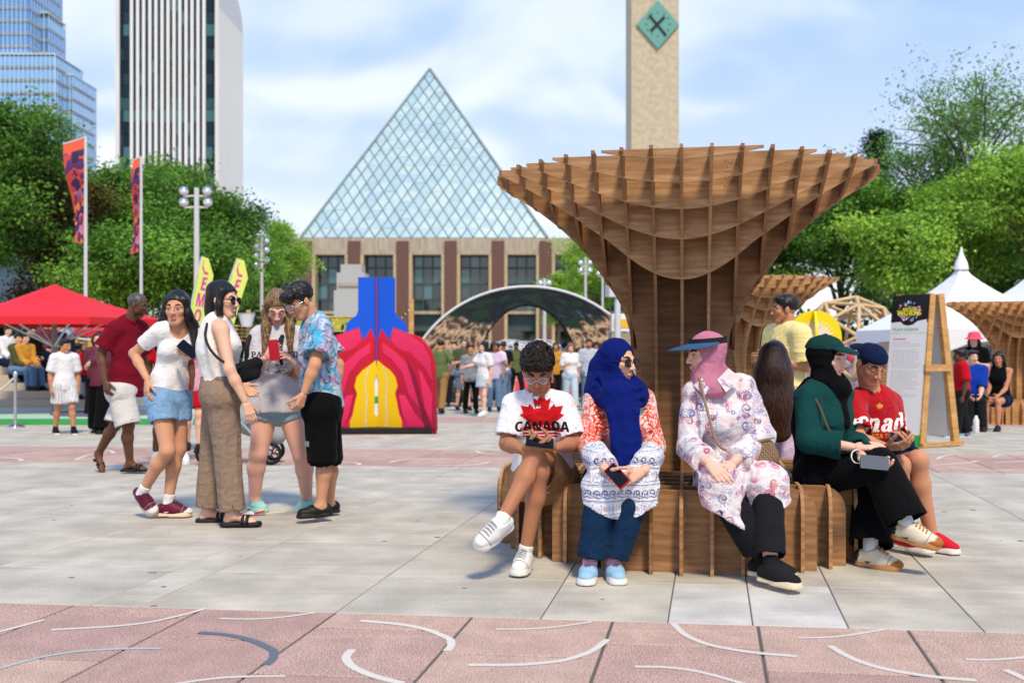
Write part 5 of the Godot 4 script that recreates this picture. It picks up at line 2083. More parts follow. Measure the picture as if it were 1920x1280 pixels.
			2:
				line(im, [c, c + Vector2(s, -s * 0.4).rotated(a), c + Vector2(s * 2.0, s * 0.3).rotated(a), c + Vector2(s * 2.8, -s * 0.5).rotated(a)], 15, c1)
				line(im, curl_pts(c + Vector2(s * 2.8, -s * 0.1).rotated(a), s * 0.5, 1.1, a - 1.5), 13, c2)
				for j in 4: spot(im, c + Vector2(s * (0.5 + j * 0.6), -s * 0.5).rotated(a), 11, 5, a + 0.8, c2)
			_:
				for j in 4: line(im, [c, c + Vector2(s * 0.5, -8 + j * 6).rotated(a + j * 0.35), c + Vector2(s, 4).rotated(a + j * 0.35)], 9, hx("4d93c2") if k % 8 == 3 else c1)
	cloth("paisley", Color.WHITE, {"tex": tx(im), "scale": 1.55})
	# tie-dye
	var a1 := grey(256, 256, 0.012, 70, 3)
	var a2 := grey(256, 256, 0.02, 71, 3)
	var a3 := grey(256, 256, 0.022, 72, 3, FastNoiseLite.FRACTAL_RIDGED)
	im = Image.create(256, 256, false, Image.FORMAT_RGB8)
	for y in 256:
		for x in 256:
			var c := hx("c9cfdc").lerp(hx("3fa3c6"), smoothstep(0.36, 0.56, a1.get_pixel(x, y).r))
			c = c.lerp(hx("c977a6"), smoothstep(0.6, 0.7, a2.get_pixel(x, y).r) * 0.8)
			c = c.lerp(hx("27425f"), smoothstep(0.60, 0.82, a3.get_pixel(x, y).r) * 0.9)
			im.set_pixel(x, y, c)
	cloth("tie_dye", Color.WHITE, {"tex": tx(im), "scale": 2.0})
	# tall banners: orange above, violet figures below
	im = plain_image(128, 512, hx("d2543a"))
	for k in 90:
		var t := k / 90.0
		var p := Vector2(r.randf() * 128, 60 + t * 440)
		spot(im, p, r.randf_range(8, 26), r.randf_range(10, 40), r.randf() * 3, [hx("3a2350"), hx("4f2c62"), hx("b3403e"), hx("d8763c"), hx("2a1a40"), hx("8a6a9a")][r.randi() % (3 if t < 0.4 else 6)], false)
	im.fill_rect(Rect2i(0, 0, 128, 56), hx("d2543a"))
	spot(im, Vector2(70, 90), 26, 30, 0.3, hx("2d1b45"), false)
	mats("banner_print", Color.WHITE, 0.7, {"tex": tx(im)})
	# arch: dark cave overhead, pale brown rock at both feet; u runs along the arch, v across it
	var n1 := grey(512, 128, 0.02, 80, 4)
	var n2 := grey(512, 128, 0.05, 81, 3, FastNoiseLite.FRACTAL_RIDGED)
	im = Image.create(512, 128, false, Image.FORMAT_RGB8)
	for y in 128:
		for x in 512:
			var u := x / 512.0
			var k := absf(u - 0.5) * 2.0
			var t := n1.get_pixel(x, y).r
			var dark := hx("0e1416").lerp(hx("2e4a63"), smoothstep(0.55, 0.75, t) * smoothstep(0.2, 0.45, k)).lerp(hx("22402a"), smoothstep(0.6, 0.3, t) * 0.6)
			var rock := hx("3a2c22").lerp(hx("c6a888"), smoothstep(0.25, 0.8, n2.get_pixel(x, y).r * 0.8 + (sin(u * 120.0) * 0.5 + 0.5) * 0.25))
			im.set_pixel(x, y, dark.lerp(rock, smoothstep(0.42, 0.5, k + (t - 0.5) * 0.2) * smoothstep(0.98, 0.86, k)))
	mats("arch_print", Color.WHITE, 0.35, {"tex": tx(im)})
	# notice board: black head with flowers, lines of text, green foot
	im = plain_image(256, 1024, hx("e8e9ea"))
	fill(im, PackedVector2Array([Vector2(0, 0), Vector2(256, 0), Vector2(256, 170), Vector2(190, 182), Vector2(160, 205), Vector2(125, 212), Vector2(95, 205), Vector2(70, 184), Vector2(0, 190)]), hx("1a1a1c"))
	for k in 60:
		var a := r.randf() * TAU
		var d := r.randf_range(30, 82)
		spot(im, Vector2(128 + cos(a) * d, 112 + sin(a) * d * 0.85), r.randf_range(5, 13), r.randf_range(4, 8), r.randf() * 3, [hx("d77fae"), hx("e6a8c4"), hx("3f9a58"), hx("8f9fe0"), hx("dce3ee"), hx("2c7a4a"), hx("d05080")][k % 7], false)
	write(im, "GARDEN", Vector2(128, 96), 17, hx("e5d21f"), {"bold": true})
	write(im, "WORKS", Vector2(128, 124), 36, hx("e8d81e"), {"bold": true})
	write(im, "PLAZA GARDEN", Vector2(110, 238), 18, hx("6fae7c"), {"bold": true})
	write(im, "SUMMER ON THE SQUARE", Vector2(118, 262), 16, hx("9cc6a4"), {})
	im.fill_rect(Rect2i(28, 300, 90, 8), hx("cf6d7c"))
	var y := 325
	while y < 690:
		var w := r.randi_range(150, 200) if r.randf() < 0.85 else r.randi_range(60, 120)
		var x := 28
		while x < 28 + w:
			var q := r.randi_range(8, 26)
			im.fill_rect(Rect2i(x, y, q, 4), hx("b4b6ba"))
			x += q + 5
		y += 13 if r.randf() < 0.85 else 26
	im.fill_rect(Rect2i(28, 905, 120, 5), hx("9cbfa4"))
	im.fill_rect(Rect2i(28, 918, 90, 5), hx("9cbfa4"))
	im.fill_rect(Rect2i(0, 945, 256, 79), hx("2fae57"))
	mats("board_print", Color.WHITE, 0.4, {"tex": tx(im)})
	# lemonade flag
	im = plain_image(128, 640, hx("c9d95e"))
	for k in 640: im.fill_rect(Rect2i(0, k, 128, 1), hx("d9df6a").lerp(hx("b6d86a"), k / 640.0))
	im.fill_rect(Rect2i(0, 0, 10, 640), hx("8fc95a"))
	var ch := "LEMONADE"
	for k in 8: write(im, ch[k], Vector2(66, 50 + k * 76), 60, hx("c9488f"), {"bold": true})
	mats("flag_print", Color.WHITE, 0.7, {"tex": tx(im)})
	# food truck side
	im = plain_image(512, 128, hx("d99a24"))
	write(im, "HOT FOOD", Vector2(200, 60), 66, hx("1c1a18"), {"bold": true, "serif": true})
	write(im, "CREPES", Vector2(430, 70), 30, hx("1c1a18"), {"bold": true})
	mats("truck_print", Color.WHITE, 0.4, {"tex": tx(im)})
	# stall banner
	im = plain_image(256, 64, hx("a8a43a"))
	for k in 40: spot(im, Vector2(r.randf() * 256, r.randf() * 64), r.randf_range(4, 16), r.randf_range(2, 6), r.randf() * 3, [hx("c9b93e"), hx("8c9a38"), hx("2a2620"), hx("d8d0a0"), hx("c4cc60")][r.randi() % 5], false)
	mats("stall_print", Color.WHITE, 0.6, {"tex": tx(im)})


# ---------------------------------------------------------------- things on the plaza

func pp(flat: Array, ox := 0.0, oy := 0.0, s := 1.0, flip := 1.0) -> PackedVector2Array:
	var r := PackedVector2Array()
	for k in range(0, flat.size(), 2):
		r.append(Vector2((flat[k] - ox) * s * flip, (oy - flat[k + 1]) * s))
	return r


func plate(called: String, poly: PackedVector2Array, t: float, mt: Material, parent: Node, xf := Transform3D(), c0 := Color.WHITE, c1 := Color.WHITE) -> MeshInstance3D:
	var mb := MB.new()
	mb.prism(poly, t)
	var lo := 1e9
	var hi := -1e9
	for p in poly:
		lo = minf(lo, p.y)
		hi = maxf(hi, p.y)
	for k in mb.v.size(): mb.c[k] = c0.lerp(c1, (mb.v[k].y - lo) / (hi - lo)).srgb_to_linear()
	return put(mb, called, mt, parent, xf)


func rod(called: String, a: Vector3, b: Vector3, ra: float, rb: float, mt: Material, parent: Node, sides := 8) -> MeshInstance3D:
	var mb := MB.new()
	mb.tube([a, b], [ra, rb], sides)
	return put(mb, called, mt, parent)


func beam(called: String, a: Vector3, b: Vector3, w: float, h: float, mt: Material, parent: Node, hint := Vector3.UP) -> MeshInstance3D:
	var mb := MB.new()
	mb.bar(a, b, w, h, hint)
	return put(mb, called, mt, parent)


func phone(label: String, at: Vector3, b: Basis, mt: Material) -> void:
	var t := thing("phone", label, "phone", at)
	t.basis = b
	var mb := MB.new()
	var p := PackedVector2Array()
	for k in 16:
		var a := TAU * k / 16
		p.append(Vector2(clampf(cos(a) * 9, -1, 1) * 0.027 + cos(a) * 0.009, clampf(sin(a) * 9, -1, 1) * 0.065 + sin(a) * 0.009))
	mb.prism(p, 0.009)
	put(mb, "case", mt, t)
	var s := MB.new()
	s.box(Vector3(0, 0, 0.0052), Vector3(0.062, 0.136, 0.002))
	put(s, "screen", M.glass_dark, t)


func build_props() -> void:
	props_flags()
	props_lamps()
	props_left()
	props_sculptures()
	props_arch()
	props_right()
	props_small()


func props_flags() -> void:
	var spec := [["tall white pole with a wide orange and violet banner", Vector3(-10.284,1.21,-24.0), 6.28, 24.0, [118, 270, 157, 257, 157, 455, 142, 455], 157.0],
		["tall white pole with a narrow banner beside the lamp standard", Vector3(-10.438,1.21,-28.0), 6.55, 28.0, [249, 300, 261, 293, 261, 470, 246, 478], 261.0]]
	for f in spec:
		var at: Vector3 = f[1]
		var t := thing("banner_pole", f[0], "flagpole", on_ground(at.x, at.z), 0.0, "tall banner poles")
		var top: float = f[2] - t.position.y
		rod("pole", Vector3.ZERO, Vector3(0, top, 0), 0.05, 0.036, M.pole_white, t, 10)
		rod("foot_plate", Vector3.ZERO, Vector3(0, 0.04, 0), 0.16, 0.16, M.steel, t, 12)
		var s: float = f[3] / 1867.0
		var poly := pp(f[4], f[5] + 3.0, 650.0, s)
		for k in poly.size(): poly[k].y += 1.21 - t.position.y
		# a hanging cloth with soft waves
		var mb := MB.new()
		var n := 16
		for k in n:
			var rows := []
			for q in [k, k + 1]:
				var v: float = q / float(n)
				var l := seg2(poly[0], poly[3], v)
				var r := seg2(poly[1], poly[2], v)
				rows.append([Vector3(l.x, l.y, 0.12 * sin(v * 7.0)), Vector3(r.x, r.y, 0.0)])
			var k0 := mb.u.size()
			mb.quad(rows[1][0], rows[1][1], rows[0][1], rows[0][0])
			mb.u[k0] = Vector2(0, (k + 1) / float(n)); mb.u[k0 + 1] = Vector2(1, (k + 1) / float(n)); mb.u[k0 + 2] = Vector2(1, k / float(n)); mb.u[k0 + 3] = Vector2(0, k / float(n))
		put(mb, "banner", M.banner_print, t)
		beam("banner_arm", Vector3(poly[0].x, poly[0].y, 0), Vector3(0, poly[1].y, 0), 0.03, 0.03, M.pole_white, t)
	for f in [["yellow green feather flag reading LEMONADE, nearer the banner poles", Vector3(-5.997,1.499,-18.0), 0.14, 480.0], ["second LEMONADE feather flag, behind the short black hair", Vector3(-5.354,1.301,-17.0), 0.24, 484.0]]:
		var at: Vector3 = f[1]
		var t := thing("feather_flag", f[0], "flag", on_ground(at.x, at.z), 0.0, "lemonade feather flags")
		var d: float = -at.z
		var top: float = 1.21 + (650.0 - f[3]) / 1867.0 * d - t.position.y
		var lean: float = f[2]
		var mb := MB.new()
		var pole := MB.new()
		var pts := []
		for k in 11:
			var v := k / 10.0
			pts.append(Vector3(-0.14 + lean * top * v + 0.1 * v * v * v * v, top * v, 0))
		pole.tube(pts, [0.014], 6)
		put(pole, "pole", M.pole_white, t)
		for k in range(2, 10):
			var w := func(v: float) -> float: return 0.3 * sqrt(clampf((1.02 - v) / 0.1, 0.0, 1.0))
			var v0 := k / 10.0
			var v1 := (k + 1) / 10.0
			var k0 := mb.u.size()
			mb.quad(pts[k] , pts[k] + Vector3(w.call(v0), -0.05, 0.05), pts[k + 1] + Vector3(w.call(v1), -0.05, 0.05), pts[k + 1])
			for q in [[0, 0.0, v0], [1, 1.0, v0], [2, 1.0, v1], [3, 0.0, v1]]: mb.u[k0 + q[0]] = Vector2(q[1], 1.0 - (q[2] - 0.2) / 0.8)
		put(mb, "flag_cloth", M.flag_print, t)


func seg2(a: Vector2, b: Vector2, t: float) -> Vector2:
	return a + (b - a) * t


func props_lamps() -> void:
	var spec := [["white lamp standard with four clear globes before the white tower", Vector3(-9.513,1.21,-30.0), 352.0, [[-24, 358], [20, 358], [-24, 379], [21, 379]], 30.0, 0.075, 0.14],
		["white lamp standard with six globes left of the stone hall", Vector3(-10.07,1.21,-40.0), 446.0, [[-11, 461], [9, 451], [9, 468], [-11, 479], [9, 487], [-11, 496]], 40.0, 0.06, 0.13],
		["slim white lamp standard with globes before the bright trees", Vector3(3.252,1.21,-44.0), 482.0, [[-9, 492], [8, 492], [-9, 506], [8, 506]], 44.0, 0.05, 0.12],
		["distant white lamp standard right of the slim one", Vector3(4.553,1.21,-50.0), 488.0, [[-8, 498], [7, 498], [-8, 512], [7, 512]], 50.0, 0.05, 0.12],
		["thin white lamp standard seen through the arch", Vector3(1.242,1.21,-38.0), 522.0, [[-8, 530], [8, 530]], 38.0, 0.06, 0.12]]
	for l in spec:
		var at: Vector3 = l[1]
		var t := thing("street_lamp", l[0], "street lamp", on_ground(at.x, at.z), 0.0, "globe lamp standards")
		var s: float = l[4] / 1867.0
		var base := 1.21 - t.position.y
		rod("pole", Vector3.ZERO, Vector3(0, base + (650 - l[2]) * s, 0), l[5] * 1.4, l[5], M.pole_white, t, 10)
		for g in l[3]:
			var c := Vector3(g[0] * s, base + (650 - g[1]) * s, 0)
			beam("arm", Vector3(0, c.y + l[6] * 1.0 - 0.28, 0), Vector3(c.x, c.y - 0.16, 0), 0.04, 0.05, M.pole_white, t)
			var mb := MB.new()
			mb.ball(c, Vector3.ONE * l[6], 14, 10)
			var globe := put(mb, "globe", M.board_white, t)
			var cp := MB.new()
			cp.lathe([Vector2(l[6] * 1.03, l[6] * 0.1), Vector2(l[6] * 0.85, l[6] * 0.7), Vector2(0.01, l[6] * 1.1)], 12, Transform3D(Basis(), c))
			put(cp, "cap", M.steel, globe)
	var t := thing("floodlight", "white box floodlight on a short mast left of the mushroom trunk", "floodlight", on_ground(Vector3(2.757,1.21,-26.0).x, -26))
	rod("mast", Vector3.ZERO, Vector3(0, 3.1, 0), 0.09, 0.08, M.pole_white, t)
	var mb := MB.new()
	mb.box(Vector3(-0.14, 3.05, 0.05), Vector3(0.3, 0.34, 0.24), Basis(UP, 0.4))
	put(mb, "lamp_head", M.pole_white, t)
	var k := thing("food_kiosk", "small kiosk with an orange and white sign behind the mushroom trunk", "kiosk", on_ground(Vector3(3.21,1.21,-27.0).x, -27))
	wbox("booth", M.tan_concrete, k, -0.5, 0.5, 0, 2.0, -1, 0)
	wbox("sign_board", M.plastic_white, k, -0.5, 0.3, 2.02, 2.5, -0.5, 0.03)
	wbox("sign_band", M.yellow_paint, k, -0.45, 0.25, 2.12, 2.35, 0.03, 0.05)


func canopy(label: String, at: Vector3, rad: float, eave: float, apex: float, sides: int, turn: float, post: bool) -> void:
	var t := thing("canopy", label, "canopy", at, turn, "red canopies")
	var mb := MB.new()
	for k in sides:
		var a := Vector3(cos(TAU * k / sides), 0, -sin(TAU * k / sides)) * rad
		var b := Vector3(cos(TAU * (k + 1) / sides), 0, -sin(TAU * (k + 1) / sides)) * rad
		var e := Vector3(0, eave, 0)
		var p := Vector3(0, apex, 0)
		var m := e * 0.45 + p * 0.55 - Vector3(0, 0.05, 0)
		mb.quad(a + e, b + e, b * 0.45 + m, a * 0.45 + m)
		mb.tri(a * 0.45 + m, b * 0.45 + m, p)
		mb.quad(a + e - UP * 0.14, b + e - UP * 0.14, b + e, a + e)
	put(mb, "cover", M.tent_red, t)
	rod("pole", Vector3.ZERO, Vector3(0, apex - 0.1, 0), 0.06, 0.05, M.bin_grey, t)
	for k in sides:
		var a := Vector3(cos(TAU * k / sides), 0, -sin(TAU * k / sides)) * rad
		rod("rib", Vector3(0, eave - 0.55, 0), a * 0.62 + Vector3(0, eave + 0.08, 0), 0.025, 0.02, M.frame_white, t, 6)


func props_left() -> void:
	canopy("big red canopy on a grey post at the left edge", on_ground(Vector3(-9.202,1.21,-20.0).x, -20), 2.05, 2.02, 2.72, 6, 0.2, true)
	canopy("smaller red canopy peeping out behind the man in maroon", on_ground(Vector3(-9.976,1.21,-25.0).x, -25), 1.5, 1.95, 2.35, 6, 0.5, true)
	# yellow food truck
	var t := thing("food_truck", "yellow food truck under the trees with dark lettering", "food truck", on_ground(Vector3(-11.173,1.21,-28.0).x, -28))
	wbox("body", M.yellow_paint, t, -2.0, 2.3, 0.5, 2.25, -2.2, 0)
	var sg := MB.new()
	sg.quad(Vector3(-1.9, 1.6, 0.02), Vector3(2.2, 1.6, 0.02), Vector3(2.2, 2.2, 0.02), Vector3(-1.9, 2.2, 0.02))
	put(sg, "sign", M.truck_print, t)
	wbox("serving_hatch", M.dark_gap, t, -1.4, 0.9, 0.95, 1.55, -0.3, 0.03)
	wbox("counter", M.steel, t, -1.5, 1.0, 0.88, 0.94, 0.03, 0.35)
	for x in [-1.3, 1.5]:
		var mb := MB.new()
		mb.tube([Vector3(x, 0.38, -0.1), Vector3(x, 0.38, 0.12)], [0.38], 16)
		put(mb, "wheel", M.tyre, t)
	# stone steps and the rail above them
	var s := thing("stone_steps", "pale stone steps with people sitting under the red canopy", "steps", on_ground(Vector3(-10.123,1.21,-21.0).x, -21))
	for k in 6:
		wbox("step", M.step_stone, s, -4.5, 1.6 - k * 0.1, k * 0.17, (k + 1) * 0.17 - 0.004, -6.0, -k * 0.42)
	var rl := thing("hand_rail", "white pipe rail at the top of the stone steps", "railing", on_ground(Vector3(-10.951,1.21,-23.5).x, -23.5))
	for k in 3: rod("post", Vector3(-0.5 + k * 0.85, 1.0, 0), Vector3(-0.5 + k * 0.85, 1.85 - k * 0.09, 0), 0.028, 0.028, M.pole_white, rl)
	rod("rail", Vector3(-0.5, 1.85, 0), Vector3(1.35, 1.65, 0), 0.03, 0.03, M.pole_white, rl)
	rod("rail", Vector3(-0.5, 1.4, 0), Vector3(1.35, 1.28, 0), 0.03, 0.03, M.pole_white, rl)
	# dark hedge and wall below the trees
	for h in [["dark hedge under the trees behind the food truck", -19.5, -33.0, 13.0, 2.0], ["low hedge under the trees behind the tents", 17.0, -34.0, 13.0, 2.3]]:
		var g := thing("hedge", h[0], "hedge", Vector3(h[1], gy(h[2]), h[2]))
		var mm := MultiMesh.new()
		mm.transform_format = MultiMesh.TRANSFORM_3D
		mm.use_colors = true
		mm.mesh = M.sprig_big
		mm.instance_count = 5200
		var r := RandomNumberGenerator.new()
		r.seed = 88
		for k in 5200:
			var x := r.randf_range(-1, 1) * h[3] as float
			var y := r.randf() * (h[4] + 0.5 * sin(x * 1.3) + 0.35 * sin(x * 3.1 + 1.0)) as float
			mm.set_instance_transform(k, Transform3D(Basis.from_euler(Vector3(r.randf(), r.randf() * TAU, r.randf())), Vector3(x, y, r.randf_range(-0.8, 0.8))))
			mm.set_instance_color(k, hx("24431a").srgb_to_linear().lerp(hx("4b7a2b").srgb_to_linear(), r.randf() * (0.5 + 0.5 * sin(x * 2.0 + y))))
		var c := MultiMeshInstance3D.new()
		c.name = "foliage"
		c.multimesh = mm
		c.material_override = M.leaf
		c.set_meta("kind", "stuff")
		g.add_child(c, true)
	# grey planter carts
	for q in [["grey wheeled planter cart left of the boy", Vector3(-13.488,-0.417,-28.391)], ["grey wheeled planter cart half hidden by the boy", Vector3(-12.5,-0.417,-28.391)]]:
		var c := thing("planter_cart", q[0], "planter", q[1], 0.0, "grey planter carts")
		wbox("box", M.bin_grey, c, -0.26, 0.26, 0.12, 0.42, -0.4, 0)
		wbox("front_panel", M.stone_grey, c, -0.06, 0.24, 0.14, 0.4, 0, 0.015)
		for x in [-0.2, 0.2]:
			var mb := MB.new()
			mb.tube([Vector3(x, 0.06, -0.04), Vector3(x, 0.06, 0.0)], [0.06], 12)
			put(mb, "wheel", M.tyre, c)
	# green stage
	var gs := thing("low_stage", "low mint green stage with a green edge and dark round emblem", "stage", on_ground(Vector3(-7.896,1.21,-18.2).x, -18.2))
	var slope := -0.0195
	wbox("edge_board", M.green_paint, gs, -4.2, 3.6, 0, 0.11, -4.0, 0)
	wbox("deck", M.mint_paint, gs, -4.15, 3.55, 0.111, 0.122, -3.95, -0.04)
	var disc := MB.new()
	disc.lathe([Vector2(1.15, 0), Vector2(1.15, 0.006), Vector2(0.001, 0.006)], 32)
	put(disc, "emblem", M.grey_line, gs, Transform3D(Basis(), Vector3(0.0, 0.123, -1.5)))
	# chrome barrier post and its rope
	var st := thing("barrier_post", "chrome barrier post with a domed foot at the left edge", "barrier post", Vector3(-8.731,-0.205,-17.49))
	rod("post", Vector3(0, 0.03, 0), Vector3(0, 0.94, 0), 0.026, 0.026, M.steel, st, 12)
	var mb := MB.new()
	mb.lathe([Vector2(0.16, 0), Vector2(0.16, 0.015), Vector2(0.12, 0.04), Vector2(0.03, 0.07), Vector2(0.001, 0.07)], 20)
	put(mb, "foot", M.steel, st)
	var cp := MB.new()
	cp.lathe([Vector2(0.034, 0.88), Vector2(0.036, 0.94), Vector2(0.025, 0.98), Vector2(0.001, 0.985)], 14)
	put(cp, "cap", M.steel, st)
	var rp := []
	for k in 9:
		var v := k / 8.0
		rp.append(Vector3(-0.03 - v * 1.3, 0.86 - 0.36 * (1 - pow(2 * v * 0.6 - 0.6, 2) / 0.36), 0))
	var rb := MB.new()
	rb.tube(rp, [0.022], 8)
	var ro := put(rb, "barrier_rope", M.bone)
	ro.position = st.position
	meta(ro, "white rope hanging from the chrome barrier post", "rope")
	# board at the left edge
	var a := thing("display_board", "wooden framed board cut off by the left edge", "display board", Vector3(-13.337,-0.367,-25.83))
	beam("leg", Vector3(0.12, 0, 0), Vector3(0.04, 1.42, -0.1), 0.07, 0.07, M.timber, a)
	beam("leg", Vector3(-0.6, 0, 0), Vector3(-0.52, 1.42, -0.1), 0.07, 0.07, M.timber, a)
	beam("rail", Vector3(-0.6, 0.04, 0.0), Vector3(0.16, 0.04, 0.0), 0.06, 0.07, M.timber, a)
	wbox("panel", M.board_white, a, -0.54, 0.04, 0.12, 1.36, -0.08, -0.06)
	# things behind the standing group
	var u := thing("white_planter", "white urn planter on the timber lattice behind the standing group", "planter", Vector3(-6.402,1.698,-24.0))
	var ub := MB.new()
	ub.lathe([Vector2(0.12, 0), Vector2(0.15, 0.1), Vector2(0.2, 0.3), Vector2(0.22, 0.32)], 14)
	put(ub, "urn", M.plastic_white, u)
	var lt := thing("timber_screen", "timber post and lattice screen behind the standing group", "screen", on_ground(Vector3(-6.43,1.21,-24.3).x, -24.3))
	beam("post", Vector3(0, 0, 0), Vector3(0, 2.45, 0), 0.09, 0.09, M.timber, lt)
	beam("post", Vector3(-0.75, 0, 0), Vector3(-0.75, 2.0, 0), 0.09, 0.09, M.timber, lt)
	for k in 5: beam("lattice_slat", Vector3(-0.75, 1.7 + k * 0.09, 0), Vector3(0.75, 1.7 + k * 0.09, 0), 0.03, 0.03, M.timber, lt)
	for k in 12: beam("lattice_slat", Vector3(-0.7 + k * 0.13, 1.68, -0.03), Vector3(-0.7 + k * 0.13, 2.09, -0.03), 0.02, 0.03, M.timber, lt)
	# market stall
	var sl := thing("market_stall", "dark market stall with a yellow green picture banner", "stall", on_ground(Vector3(-4.553,1.21,-25.0).x, -25))
	wbox("banner", M.stall_print, sl, -0.85, 0.75, 1.95, 2.3, -0.1, 0)
	wbox("trim", M.timber_pale, sl, -0.86, 0.76, 2.3, 2.34, -0.12, 0.02)
	wbox("dark_front", M.black_paint, sl, -1.0, 0.75, 0, 1.94, -1.5, -0.08)
	# timber post with a string of lights
	var tp := thing("timber_post", "square timber post right of the flame sculpture", "post", on_ground(Vector3(-2.316,1.21,-23.0).x, -23))
	beam("post", Vector3.ZERO, Vector3(0, 2.62, 0), 0.09, 0.09, M.timber, tp)
	var ls := thing("light_string", "string of small bulbs from the timber post to the stall", "string lights", on_ground(Vector3(-2.316,1.21,-23.0).x, -23))
	var w := MB.new()
	var pts := []
	for k in 9: pts.append(Vector3(-k * 0.075, 2.5 - k * 0.105 + 0.005 * k * k, 0))
	w.tube(pts, [0.008], 5)
	put(w, "wire", M.strap, ls)
	for p in pts:
		var bb := MB.new()
		bb.ball(p - UP * 0.03, Vector3.ONE * 0.02, 8, 6)
		put(bb, "bulb", M.cream, ls)
	# stone monument far behind
	var mo := thing("monument", "pale stepped stone monument before the hall", "monument", Vector3(Vector3(-15.418,1.21,-95.0).x, -0.6, -95))
	wbox("plinth", M.stone_grey, mo, -1.6, 1.6, 0, 7.2, -3, 0.0)
	wbox("shoulder", M.stone_grey, mo, -1.35, 1.35, 7.2, 8.9, -2.8, -0.15)
	wbox("cap_stone", M.stone_grey, mo, -1.0, 1.0, 8.9, 9.7, -2.6, -0.3)
	wbox("carved_band", M.tan_concrete, mo, -1.2, 1.2, 7.6, 7.9, -0.15, 0.0)


